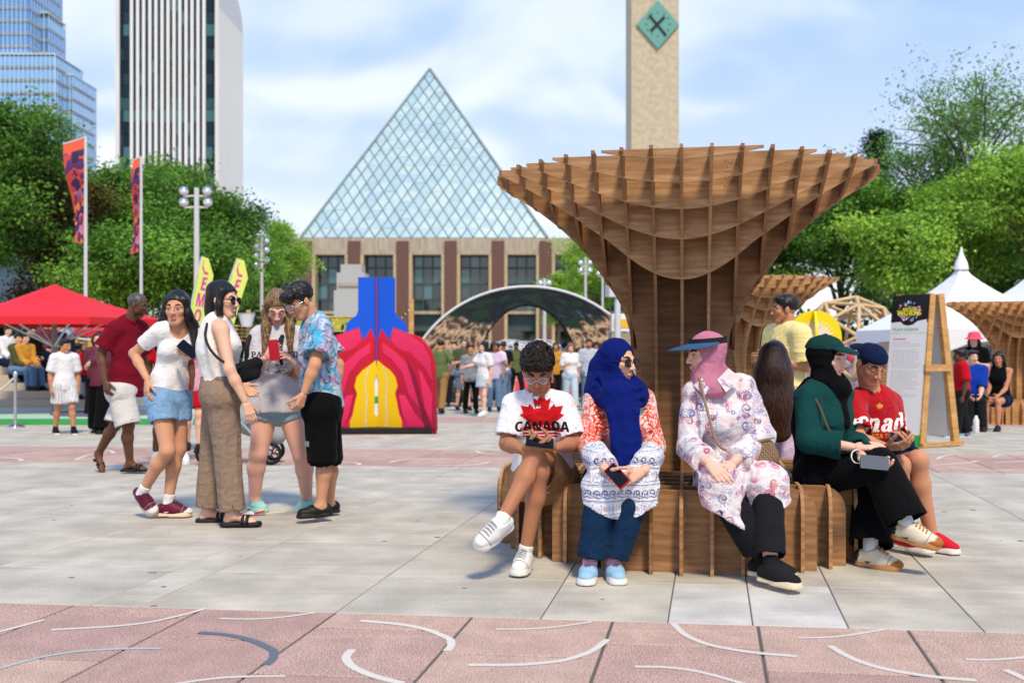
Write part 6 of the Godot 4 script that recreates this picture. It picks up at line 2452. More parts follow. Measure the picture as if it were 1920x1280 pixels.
func props_sculptures() -> void:
	# flame: four painted wings round a violet spine
	var t := thing("flame_sculpture", "blue, red and yellow flame sculpture of painted panels", "sculpture", Vector3(-2.188,-0.177,-16.086), 0.06)
	var s := 16.0 / 1867.0 * 0.25
	var blue := [345, 82, 487, 82, 487, 330, 500, 368, 545, 398, 575, 430, 588, 496, 487, 456, 450, 556, 390, 462, 345, 600]
	var red := [345, 560, 390, 462, 450, 556, 487, 456, 588, 496, 700, 530, 780, 620, 815, 740, 830, 1250, 345, 1250]
	var yellow := [360, 705, 400, 738, 460, 778, 505, 830, 522, 900, 502, 960, 520, 1030, 535, 1110, 557, 1160, 557, 1203, 345, 1203, 345, 1140, 372, 1100, 366, 960, 372, 860, 350, 795]
	var pinks := [[482, 462, 600, 500, 720, 580, 782, 680, 800, 860, 745, 760, 640, 665, 520, 610, 468, 560], [395, 570, 500, 640, 590, 720, 640, 860, 700, 1060, 610, 960, 560, 800, 470, 690, 400, 650], [680, 730, 740, 830, 800, 960, 792, 1160, 740, 1060, 712, 900], [530, 960, 580, 965, 660, 1100, 752, 1200, 600, 1200, 560, 1100]]
	for w in 4:
		var flip := 1.0 if w in [0, 3] else -1.0
		var yaw: float = [0.42, -0.42, -0.42, 0.42][w] if w < 2 else [0.42, -0.42][w - 2] + 0.0
		if w >= 2: yaw = [-0.42, 0.42][w - 2] * -1.0
		# front pair swings towards the viewer, back pair away
		var b := Basis(UP, (-0.36 if w == 0 else 0.36) if w < 2 else (0.36 if w == 3 else -0.36))
		var xf := Transform3D(b, Vector3.ZERO)
		if w >= 2: xf = Transform3D(b, Vector3(0, 0, -0.02))
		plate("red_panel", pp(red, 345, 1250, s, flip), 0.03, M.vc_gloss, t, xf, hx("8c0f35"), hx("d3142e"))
		plate("blue_panel", pp(blue, 345, 1250, s, flip), 0.034, M.blue_paint, t, xf)
		if w < 2:
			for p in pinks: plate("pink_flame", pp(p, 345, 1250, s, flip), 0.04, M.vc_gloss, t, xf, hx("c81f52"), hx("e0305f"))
			var yx := xf * Transform3D(Basis(), Vector3(0, 0, 0.035))
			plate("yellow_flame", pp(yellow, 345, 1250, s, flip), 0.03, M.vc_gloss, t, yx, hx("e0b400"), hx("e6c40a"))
			for q in [[405, 745, 440, 860, 425, 1000, 436, 1130, 428, 1200, 436, 1200, 444, 1130, 433, 1000, 448, 860, 411, 745]]:
				plate("slot_line", pp(q, 345, 1250, s, flip), 0.036, M.bone, t, yx)
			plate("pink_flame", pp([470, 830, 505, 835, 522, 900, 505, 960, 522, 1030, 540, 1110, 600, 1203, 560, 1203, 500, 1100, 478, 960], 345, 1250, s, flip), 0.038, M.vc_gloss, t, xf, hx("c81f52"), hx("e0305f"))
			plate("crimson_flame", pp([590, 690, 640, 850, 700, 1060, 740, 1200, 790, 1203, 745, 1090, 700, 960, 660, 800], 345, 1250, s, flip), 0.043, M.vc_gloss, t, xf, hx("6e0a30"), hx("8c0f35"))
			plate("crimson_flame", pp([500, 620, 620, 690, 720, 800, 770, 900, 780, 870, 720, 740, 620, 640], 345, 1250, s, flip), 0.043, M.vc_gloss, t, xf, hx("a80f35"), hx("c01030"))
			if w == 0:
				plate("white_slot", pp([318, 860, 332, 800, 358, 800, 372, 860, 366, 960, 372, 1100, 345, 1143, 318, 1100, 324, 960], 345, 1250, s, 1.0), 0.01, M.plastic_white, t, Transform3D(Basis(), Vector3(0, 0, 0.03)))
				plate("green_slot", pp([330, 975, 360, 975, 360, 1025, 330, 1025], 345, 1250, s, 1.0), 0.016, M.green_paint, t, Transform3D(Basis(), Vector3(0, 0, 0.034)))
	rod("spine", Vector3(0, 0.98, 0.03), Vector3(0, (1250 - 82) * s + 0.01, 0.03), 0.022, 0.022, M.purple_paint, t)
	wbox("base", M.black_paint, t, -0.62, 0.92 - 0.02, 0, 0.1, -0.25, 0.42)
	# sun: two discs set crosswise
	var g := thing("sun_sculpture", "yellow sun sculpture of crossed half discs with pale rays", "sculpture", on_ground(Vector3(3.833,1.21,-12.6).x, -12.6), 0.0)
	for yaw in [0.0, 1.35]:
		var poly := PackedVector2Array()
		for k in 25: poly.append(Vector2(cos(PI * k / 24) * 0.34, 1.44 + sin(PI * k / 24) * 0.34))
		poly.append(Vector2(-0.34, 0.1)); poly.append(Vector2(0.34, 0.1))
		var xf := Transform3D(Basis(UP, yaw), Vector3.ZERO)
		plate("disc", poly, 0.03, M.vc_gloss, g, xf, hx("e6c400"), hx("ecd000"))
		var rays := PackedVector2Array()
		for k in 33:
			var a := PI * k / 32
			var r := 0.28 if k % 2 == 0 else 0.18
			rays.append(Vector2(cos(a) * r, 1.4 + sin(a) * r))
		rays.append(Vector2(-0.2, 0.4)); rays.append(Vector2(0.2, 0.4))
		plate("rays", rays, 0.036, M.cream, g, xf)
	rod("spine", Vector3(0, 0.05, 0.02), Vector3(0, 1.79, 0.02), 0.02, 0.02, M.purple_paint, g)


func props_arch() -> void:
	var s := 30.0 / 1867.0
	var t := thing("picture_arch", "wide arch printed with a dark cave and pale rock", "arch", on_ground(Vector3(0.482,1.21,-30.0).x, -30))
	var base := 1.21 - t.position.y
	var n := 40
	var mb := MB.new()
	var rim := []
	var inn := []
	var deep := 1.6
	var outer := func(a: float) -> Vector3: return Vector3(-cos(a) * 233 * s, sin(a) * 213 * s + base - 100 * s, 0)
	var inner := func(a: float) -> Vector3: return Vector3(-cos(a) * 107 * s, sin(a) * 180 * s + base - 100 * s, 0)
	for k in n:
		var a0 := PI * k / n
		var a1 := PI * (k + 1) / n
		var k0 := mb.u.size()
		mb.quad(inner.call(a0), inner.call(a1), outer.call(a1), outer.call(a0))
		for j in 4: mb.n[k0 + j] = Vector3(0, 0, 1)
		mb.u[k0] = Vector2(float(k) / n, 1); mb.u[k0 + 1] = Vector2((k + 1.0) / n, 1); mb.u[k0 + 2] = Vector2((k + 1.0) / n, 0); mb.u[k0 + 3] = Vector2(float(k) / n, 0)
	for p in mb.i.size() / 3:
		var q := mb.i[p * 3 + 1]
		var tri_n := (mb.v[mb.i[p * 3 + 1]] - mb.v[mb.i[p * 3]]).cross(mb.v[mb.i[p * 3 + 2]] - mb.v[mb.i[p * 3]])
		if tri_n.z > 0:
			mb.i[p * 3 + 1] = mb.i[p * 3 + 2]
			mb.i[p * 3 + 2] = q
	put(mb, "printed_face", M.arch_print, t)
	var shell := MB.new()
	for k in n + 1:
		rim.append(outer.call(PI * k / n) + Vector3(0, 0, 0.02))
		inn.append(inner.call(PI * k / n))
	for k in n:
		var dz := Vector3(0, 0, -deep)
		shell.quad(rim[k], rim[k + 1], rim[k + 1] + dz, rim[k] + dz)
		shell.quad(inn[k + 1], inn[k], inn[k] + dz, inn[k + 1] + dz)
		shell.quad(rim[k + 1] + dz, inn[k + 1] + dz, inn[k] + dz, rim[k] + dz)
	put(shell, "shell", M.charcoal, t)
	var edge := MB.new()
	edge.tube(rim, [0.045], 6, false)
	put(edge, "white_rim", M.frame_white, t)
	# fountain behind the arch
	var f := thing("fountain", "white water jets of a fountain behind the arch", "fountain", on_ground(Vector3(0.562,1.21,-42.0).x, -42))
	wbox("basin", M.stone_grey, f, -4.5, 4.5, 0, 0.45, -3, 0)
	var r := RandomNumberGenerator.new()
	r.seed = 4
	mats("water_spray", hx("eef2f5"), 0.6, {"alpha": 0.3})
	for k in 110:
		var jet := MB.new()
		var x0 := r.randf_range(-2.7, -0.2)
		var reach := r.randf_range(1.6, 3.6)
		var high := r.randf_range(0.8, 1.9)
		var pts := []
		var z := -1.9 + r.randf() * 1.4
		for j in 10:
			var v := j / 9.0
			pts.append(Vector3(x0 + reach * v, 0.4 + high * 4.0 * v * (1 - v) * (1.0 - 0.15 * v), z + 0.3 * v))
		jet.tube(pts, [0.006, 0.009, 0.012, 0.016, 0.02, 0.024, 0.028, 0.032, 0.036, 0.04], 5, false)
		put(jet, "water_jet", M.water_spray, f)
	var rc := thing("red_slide", "low red and pink play mound beside the fountain", "play mound", on_ground(Vector3(0.509,1.21,-38.0).x, -38))
	var rm := MB.new()
	rm.ball(Vector3(0, 0.1, 0), Vector3(2.2, 1.35, 0.8), 20, 10)
	put(rm, "mound", M.hot_pink, rc)


func props_right() -> void:
	# geodesic dome of round timber
	var t := thing("timber_dome", "open timber geodesic dome behind the yellow sun", "dome", on_ground(Vector3(9.478,1.21,-28.0).x, -28))
	var ph := (1 + sqrt(5)) / 2
	var iv := []
	for q in [[0, 1, ph], [0, 1, -ph], [0, -1, ph], [0, -1, -ph], [1, ph, 0], [1, -ph, 0], [-1, ph, 0], [-1, -ph, 0], [ph, 0, 1], [-ph, 0, 1], [ph, 0, -1], [-ph, 0, -1]]: iv.append(Vector3(q[0], q[1], q[2]).normalized())
	var done := {}
	var turn := Basis(Vector3(1, 0, 0), 0.55) * Basis(UP, 0.3)
	for a in 12:
		for b in range(a + 1, 12):
			if (iv[a] - iv[b]).length() > 1.1: continue
			for c in range(0, 12):
				if c == a or c == b or (iv[a] - iv[c]).length() > 1.1 or (iv[b] - iv[c]).length() > 1.1: continue
				var m: Array = [(iv[a] + iv[b]).normalized(), (iv[b] + iv[c]).normalized(), (iv[a] + iv[c]).normalized()]
				for e in [[iv[a], m[0]], [m[0], iv[b]], [m[0], m[1]], [m[0], m[2]], [m[1], m[2]]]:
					var p: Vector3 = turn * e[0]
					var q: Vector3 = turn * e[1]
					if p.y < -0.35 or q.y < -0.35: continue
					var key := "%d %d %d" % [roundi((p + q).x * 100), roundi((p + q).y * 100), roundi((p + q).z * 100)]
					if done.has(key): continue
					done[key] = true
					var k := Vector3(1.6, 1.9, 1.6)
					rod("strut", p * k + UP * 1.15, q * k + UP * 1.15, 0.055, 0.055, M.timber_pale, t, 6)
	for k in 5:
		var a := TAU * k / 5 + 0.3
		rod("leg", Vector3(cos(a) * 1.38, 0, sin(a) * 1.38), Vector3(cos(a) * 1.42, 0.75, sin(a) * 1.42), 0.06, 0.06, M.timber_pale, t, 6)
	var pk := thing("pink_backdrop", "pink flowered backdrop inside the timber dome", "backdrop board", on_ground(Vector3(9.429,1.21,-27.0).x, -27.2))
	wbox("panel", M.lilac, pk, -0.75, 0.75, 0.2, 1.75, -0.06, 0)
	for k in 9:
		var mb := MB.new()
		mb.ball(Vector3(-0.6 + k * 0.15, 1.3 + 0.2 * sin(k * 2.1), 0.02), Vector3(0.13, 0.11, 0.03), 10, 6)
		put(mb, "flower", [M.hot_pink, M.pink, M.plastic_white][k % 3], pk)
	# straw bales behind the red shirt
	var r := RandomNumberGenerator.new()
	r.seed = 21
	for q in [["straw bale behind the navy cap, upper one", Vector3(6.204,0.856,-16.5)], ["straw bale behind the navy cap, lower one", Vector3(6.257,0.397,-16.5)]]:
		var b := thing("straw_bale", q[0], "straw bale", q[1], 0.2, "straw bales")
		var mb := MB.new()
		mb.box(Vector3(0, 0.0, 0), Vector3(0.62, 0.46, 0.5))
		put(mb, "bale", M.khaki, b)
		var st := MB.new()
		for k in 240:
			var p := Vector3(r.randf_range(-0.3, 0.3), r.randf_range(-0.22, 0.22), 0.252)
			st.bar(p, p + Vector3(r.randfn() * 0.05, r.randfn() * 0.02, 0.02), 0.006, 0.004)
		meta(put(st, "straw", M.timber_pale, b), "", "", "", "stuff")
	# notice board on a timber A frame
	var a := thing("notice_board", "white notice board on a timber A frame with a black flowered head", "notice board", Vector3(5.58,-0.121,-13.221), 0.5)
	var s := 13.0 / 1867.0
	var P := func(px: float, py: float, z: float) -> Vector3: return Vector3((px - 1748) * s * 1.45, (838 - py) * s, z)
	# side frame facing the camera
	beam("leg", P.call(1727, 838, 0.0), P.call(1751, 545, -0.03), 0.1, 0.06, M.timber, a, Vector3(0, 0, 1))
	beam("leg", P.call(1795, 838, 0.0), P.call(1767, 545, -0.03), 0.115, 0.06, M.timber, a, Vector3(0, 0, 1))
	beam("cross_rail", P.call(1730, 687, 0.035), P.call(1782, 687, 0.035), 0.09, 0.04, M.timber, a, Vector3(0, 0, 1))
	beam("foot_rail", P.call(1722, 833, 0.04), P.call(1803, 833, 0.04), 0.05, 0.07, M.timber, a, Vector3(0, 0, 1))
	# far side frame and boards between
	var far := Vector3(0, 0, -0.56)
	for e in [[1729, 838, 1753, 545], [1795, 838, 1766, 545]]:
		beam("leg", P.call(e[0], e[1], 0.0) + far * 0.94, P.call(e[2], e[3], -0.03) + far * 0.94, 0.09, 0.06, M.timber, a, Vector3(0, 0, 1))
	beam("foot_rail", P.call(1722, 812, 0.0) + far, P.call(1800, 812, 0.0) + far, 0.07, 0.14, M.timber, a, Vector3(0, 0, 1))
	var lo: Vector3 = P.call(1717, 836, 0.03)
	var hi: Vector3 = P.call(1742, 546, 0.0)
	var fb := MB.new()
	fb.quad(lo + far * 1.04, lo, hi, hi + far * 1.04)
	fb.quad(lo + Vector3(0.02, 0, 0), lo + far * 1.04 + Vector3(0.02, 0, 0), hi + far * 1.04 + Vector3(0.02, 0, 0), hi + Vector3(0.02, 0, 0))
	put(fb, "printed_board", M.board_print, a)
	var lo2: Vector3 = P.call(1788, 820, -0.06)
	var hi2: Vector3 = P.call(1768, 560, -0.06)
	var bb := MB.new()
	bb.quad(lo2 + far, lo2, hi2, hi2 + far)
	bb.quad(lo2 + Vector3(0.02, 0, 0), lo2 + far + Vector3(0.02, 0, 0), hi2 + far + Vector3(0.02, 0, 0), hi2 + Vector3(0.02, 0, 0))
	put(bb, "back_board", M.board_white, a)
	var bk := thing("bucket", "grey bucket standing in the foot of the notice board", "bucket", a.position + a.basis * P.call(1742, 832, -0.16))
	var mb := MB.new()
	mb.lathe([Vector2(0.001, 0.005), Vector2(0.075, 0.005), Vector2(0.085, 0.19), Vector2(0.09, 0.2), Vector2(0.08, 0.2), Vector2(0.072, 0.02)], 18)
	put(mb, "pail", M.bin_grey, bk)
	# white marquees
	for q in [["white peaked tent behind the notice board", Vector3(10.837,1.21,-24.0), 0.1], ["white peaked tent cut off by the right edge", Vector3(13.123,1.21,-25.0), 0.15]]:
		var at: Vector3 = q[1]
		var m := thing("tent", q[0], "tent", on_ground(at.x, at.z), q[2], "white peaked tents")
		var half := 1.75
		var eave := 1.95
		var peak := 3.45
		var cv := MB.new()
		for k in 4:
			var b := Basis(UP, PI / 2 * k)
			var prev := []
			for j in 9:
				var v := j / 8.0
				var w := half * pow(1.0 - v, 1.35) + 0.06
				var h := eave + (peak - eave) * v
				var cur := [b * Vector3(-w, h, w), b * Vector3(w, h, w)]
				if j > 0: cv.quad(prev[0], prev[1], cur[1], cur[0])
				prev = cur
			# scalloped valance
			for j in 8:
				var x0 := -half - 0.06 + j * (half * 2 + 0.12) / 8
				var x1 := x0 + (half * 2 + 0.12) / 8
				var d0 := 0.28 + 0.5 * pow(absf(x0) / half, 3.0)
				var d1 := 0.28 + 0.5 * pow(absf(x1) / half, 3.0)
				var z := half + 0.06
				cv.quad(b * Vector3(x0, eave - d0, z), b * Vector3(x1, eave - d1, z), b * Vector3(x1, eave, z), b * Vector3(x0, eave, z))
			rod("post", b * Vector3(half, 0, half), b * Vector3(half, eave, half), 0.045, 0.045, M.pole_white, m, 8)
		put(cv, "roof_cover", M.tent_white, m)
		var fn := MB.new()
		fn.lathe([Vector2(0.17, peak - 0.05), Vector2(0.14, peak + 0.12), Vector2(0.06, peak + 0.3), Vector2(0.01, peak + 0.5)], 10)
		put(fn, "finial", M.tent_white, m)
		wbox("back_wall", M.vest, m, -half + 0.08, half - 0.08, 0.0, eave - 0.1, -half + 0.02, -half + 0.05)
	var bo := thing("water_bottle", "white water bottle on the paving beside the seated man", "bottle", Vector3(7.445,-0.175,-15.958))
	var bm := MB.new()
	bm.lathe([Vector2(0.001, 0), Vector2(0.045, 0.004), Vector2(0.045, 0.21), Vector2(0.03, 0.245), Vector2(0.022, 0.25), Vector2(0.022, 0.28), Vector2(0.001, 0.285)], 14)
	put(bm, "flask", M.plastic_white, bo)


func props_small() -> void:
	# pushchair behind the standing group
	var t := thing("stroller", "grey pushchair half hidden behind the standing group", "stroller", Vector3(-2.979,-0.074,-10.799), 0.0)
	for q in [[-0.34, 0.1, 0.0], [0.36, 0.12, 0.0], [0.3, 0.1, -0.4], [-0.3, 0.1, -0.45]]:
		var r := 0.125
		var c := Vector3(q[0], r, q[2])
		var mb := MB.new()
		var ring := []
		for k in 21: ring.append(c + Vector3(cos(TAU * k / 20), sin(TAU * k / 20), 0) * (r - 0.02))
		mb.tube(ring, [0.02], 8, false)
		var w := put(mb, "wheel", M.tyre, t)
		for k in 6:
			var d := Vector3(cos(TAU * k / 6), sin(TAU * k / 6), 0)
			rod("spoke", c + d * 0.02, c + d * (r - 0.03), 0.009, 0.007, M.black_paint, w, 5)
	for z in [0.02, -0.42]:
		rod("frame", Vector3(0.36, 0.13, z), Vector3(-0.1, 0.62, z), 0.016, 0.016, M.steel, t)
		rod("frame", Vector3(-0.34, 0.13, z), Vector3(0.15, 0.55, z), 0.016, 0.016, M.steel, t)
	sdf_node("bassinet", t, M.bin_grey, [chunk([cap(Vector3(0.2, 0.42, -0.2), Vector3(0.38, 0.3, -0.2), 0.15, 0.1), cap(Vector3(0.2, 0.42, -0.2), Vector3(-0.2, 0.55, -0.2), 0.16, 0.14)], 0.02)])
	# paper flag on the ground
	var f := thing("paper_flag", "small red and white paper flag lying by the black sandal", "flag", Vector3(-1.864,-0.012,-7.22))
	rod("stick", Vector3(0.0, 0.012, 0.02), Vector3(0.21, 0.02, -0.04), 0.003, 0.003, M.paper_white, f, 5)
	var mb := MB.new()
	mb.quad(Vector3(-0.15, 0.006, 0.03), Vector3(-0.08, 0.02, 0.05), Vector3(-0.04, 0.03, -0.03), Vector3(-0.12, 0.01, -0.03))
	mb.quad(Vector3(0.0, 0.01, 0.035), Vector3(0.08, 0.03, 0.02), Vector3(0.07, 0.035, -0.02), Vector3(-0.01, 0.02, -0.01))
	put(mb, "red_field", M.paper_red, f)
	var wb := MB.new()
	wb.quad(Vector3(-0.08, 0.02, 0.05), Vector3(0.0, 0.01, 0.035), Vector3(-0.01, 0.02, -0.01), Vector3(-0.04, 0.03, -0.03))
	put(wb, "white_field", M.paper_white, f)


# ---------------------------------------------------------------- who is there

const SK_LIGHT := Color(0.86, 0.68, 0.58)
const SK_FAIR := Color(0.88, 0.70, 0.62)
const SK_TAN := Color(0.74, 0.52, 0.39)
const SK_BROWN := Color(0.60, 0.40, 0.29)
const SK_DARK := Color(0.40, 0.265, 0.20)


func build_people() -> void:
	make_shoes()
	seated_group()
	standing_group()
	far_people()


var SH := {}


func make_shoes() -> void:
	var v: Material = M.shoe_vc
	SH.white = {"top": M.leather_white, "sole": M.rubber_white, "laces": true, "lace_mat": M.stone_grey, "sock": M.white, "sock_h": 0.12}
	SH.maroon = {"top": v, "sole": M.cream_sole, "laces": true, "col": hx("5e1230"), "toe_col": hx("d8d4d2"), "heel_col": hx("5e1230"), "side_col": hx("d8d6d4"), "lace_mat": M.plum, "sock": M.white, "sock_h": 0.2}
	SH.tan = {"top": v, "sole": M.gum, "laces": true, "col": hx("d8cdb4"), "toe_col": hx("a0642c"), "heel_col": hx("1f2a22"), "side_col": hx("27402f"), "lace_mat": M.gum, "sock": M.white, "sock_h": 0.2}
	SH.red = {"top": M.knit_red, "sole": M.rubber_white}
	SH.canvas = {"top": M.canvas_blue, "sole": M.rubber_white, "open": true, "sock": M.pink, "sock_h": 0.05}
	SH.knit = {"top": M.knit_black, "sole": M.cream_sole, "sock": M.charcoal, "sock_h": 0.13}
	SH.mint = {"top": M.foam_mint, "sole": M.foam_mint, "open": true}
	SH.clog = {"top": M.rubber_black, "sole": M.rubber_black, "open": true}
	SH.dark = {"top": M.rubber_black, "sole": M.rubber_black}
	SH.runner = {"top": M.charcoal, "sole": M.rubber_white, "sock": M.charcoal, "sock_h": 0.15}


func sandals(root: Node3D, J: Dictionary, mt: Material, s := 1.0) -> void:
	for k in ["l", "r"]:
		var a: Vector3 = J["a" + k] - root.position
		var d: Vector3 = J["f" + k].normalized()
		var b := a - UP * 0.078 * s
		var sh := sdf_node("sandal", root, mt, [chunk([cap(b - d * 0.05 * s, b + d * 0.15 * s, 0.04 * s, 0.046 * s, {"bl": 0.01, "clip": [[UP, b + UP * 0.026 * s], [-UP, b - UP * 0.002]]})], 0.008)])
		var mb := MB.new()
		var lat := d.cross(UP)
		for x in [0.07, 0.1]:
			var pts := []
			for q in 9:
				var an := PI * q / 8.0
				pts.append(b + d * x * s + lat * cos(an) * 0.046 * s + UP * (0.02 + sin(an) * 0.042) * s)
			mb.tube(pts, [0.011 * s], 6)
		put(mb, "strap", mt, sh)


func sunglasses(root: Node3D, hb: Transform3D, lens: Material, frame: Material, big := 1.0) -> void:
	var x := Transform3D(Basis(), -root.position) * hb
	var mb := MB.new()
	var gl := MB.new()
	for s in [-1.0, 1.0]:
		var ring := []
		for k in 17:
			var a := TAU * k / 16
			ring.append(Vector3(s * 0.033 + cos(a) * 0.026 * big, sin(a) * 0.02 * big - 0.003, 0.098 - 0.006 * absf(cos(a))))
		mb.tube(ring, [0.0028], 6, false)
		for k in 16: gl.tri(Vector3(s * 0.033, -0.003, 0.099), ring[k], ring[k + 1])
		mb.tube([Vector3(s * 0.06, 0.002, 0.094), Vector3(s * 0.08, 0.004, 0.04), Vector3(s * 0.082, 0.0, -0.02)], [0.003], 6)
	mb.tube([Vector3(-0.009, 0.002, 0.102), Vector3(0.009, 0.002, 0.102)], [0.003], 6)
	var f := put(mb, "glasses", frame, root, x)
	put(gl, "lens", lens, f)


func strap_mesh(root_or_self: Node, called: String, pts: Array, w: float, mt: Material) -> MeshInstance3D:
	var mb := MB.new()
	var c := Curve3D.new()
	for k in pts.size():
		var tn: Vector3 = (pts[mini(k + 1, pts.size() - 1)] - pts[maxi(k - 1, 0)]) * 0.2
		c.add_point(pts[k], -tn, tn)
	mb.tube(Array(c.tessellate(3, 4.0)), [w], 6)
	return put(mb, called, mt, root_or_self)


func ball_cap(root: Node3D, hb: Transform3D, mt: Material, turn: float) -> void:
	var x := Transform3D(Basis(), -root.position) * hb
	var d := Basis(UP, turn) * Vector3(0, 0, 1)
	var at := Vector3(0, 0.046, -0.012)
	var n := sdf_node("cap", root, mt, [chunk([ell(at, Vector3(0.086, 0.074, 0.103), Basis(), {"clip": [[Vector3.DOWN, at - UP * 0.004]]}), ell(at + UP * 0.074, Vector3(0.009, 0.006, 0.009), Basis(), {"bl": 0.004})], 0.006, {"xf": x, "amp": 0.003, "freq": 22.0})])
	var b := at + d * 0.085 + UP * 0.0
	sdf_node("brim", n, mt, [chunk([ell(b + d * 0.02 - UP * 0.006, Vector3(0.078, 0.022, 0.078), Basis(UP, turn) * Basis(Vector3(1, 0, 0), 0.22), {"clip": [[-d, b - d * 0.02]]})], 0.005, {"xf": x, "cuts": [ell(b + d * 0.015 - UP * 0.018, Vector3(0.082, 0.022, 0.084), Basis(UP, turn) * Basis(Vector3(1, 0, 0), 0.22))]})])


func hijab(root: Node3D, J: Dictionary, hb: Transform3D, mt: Material, drape: Array, o := {}) -> void:
	# a scarf: round the head, round the neck, then the given falls of cloth (in world coordinates)
	var inv := Transform3D(Basis(), -root.position)
	var pr := [ell(Vector3(0, 0.034, -0.024), Vector3(0.088, 0.094, 0.108)), ell(Vector3(0, -0.045, -0.008), Vector3(0.082, 0.09, 0.088), Basis(), {"bl": 0.04}),
		cap(Vector3(-0.03, -0.115, 0.025), Vector3(0.03, -0.115, 0.025), 0.04, 0.04, {"bl": 0.05})]
	var wi := hb.affine_inverse()
	for d in drape:
		var q: Dictionary = d.duplicate()
		q.a = wi * d.a
		q.b = wi * d.b
		if d.has("clip"):
			q.clip = []
			for c in d.clip: q.clip.append([wi.basis * c[0], wi * c[1]])
		q.n = wi.basis * d.n
		pr.append(q)
	var cuts := [ell(Vector3(0, -0.014, 0.098), Vector3(0.057, 0.083, 0.075)), ell(Vector3(0, -0.014, 0.045), Vector3(0.057, 0.083, 0.065))]
	sdf_node("headscarf", root, mt, [chunk(pr, 0.0075, {"xf": inv * hb, "cuts": cuts, "amp": 0.005, "freq": 9.0, "oct": 2, "stretch": o.get("stretch", Vector3(0.8, 1.3, 0.8))})])


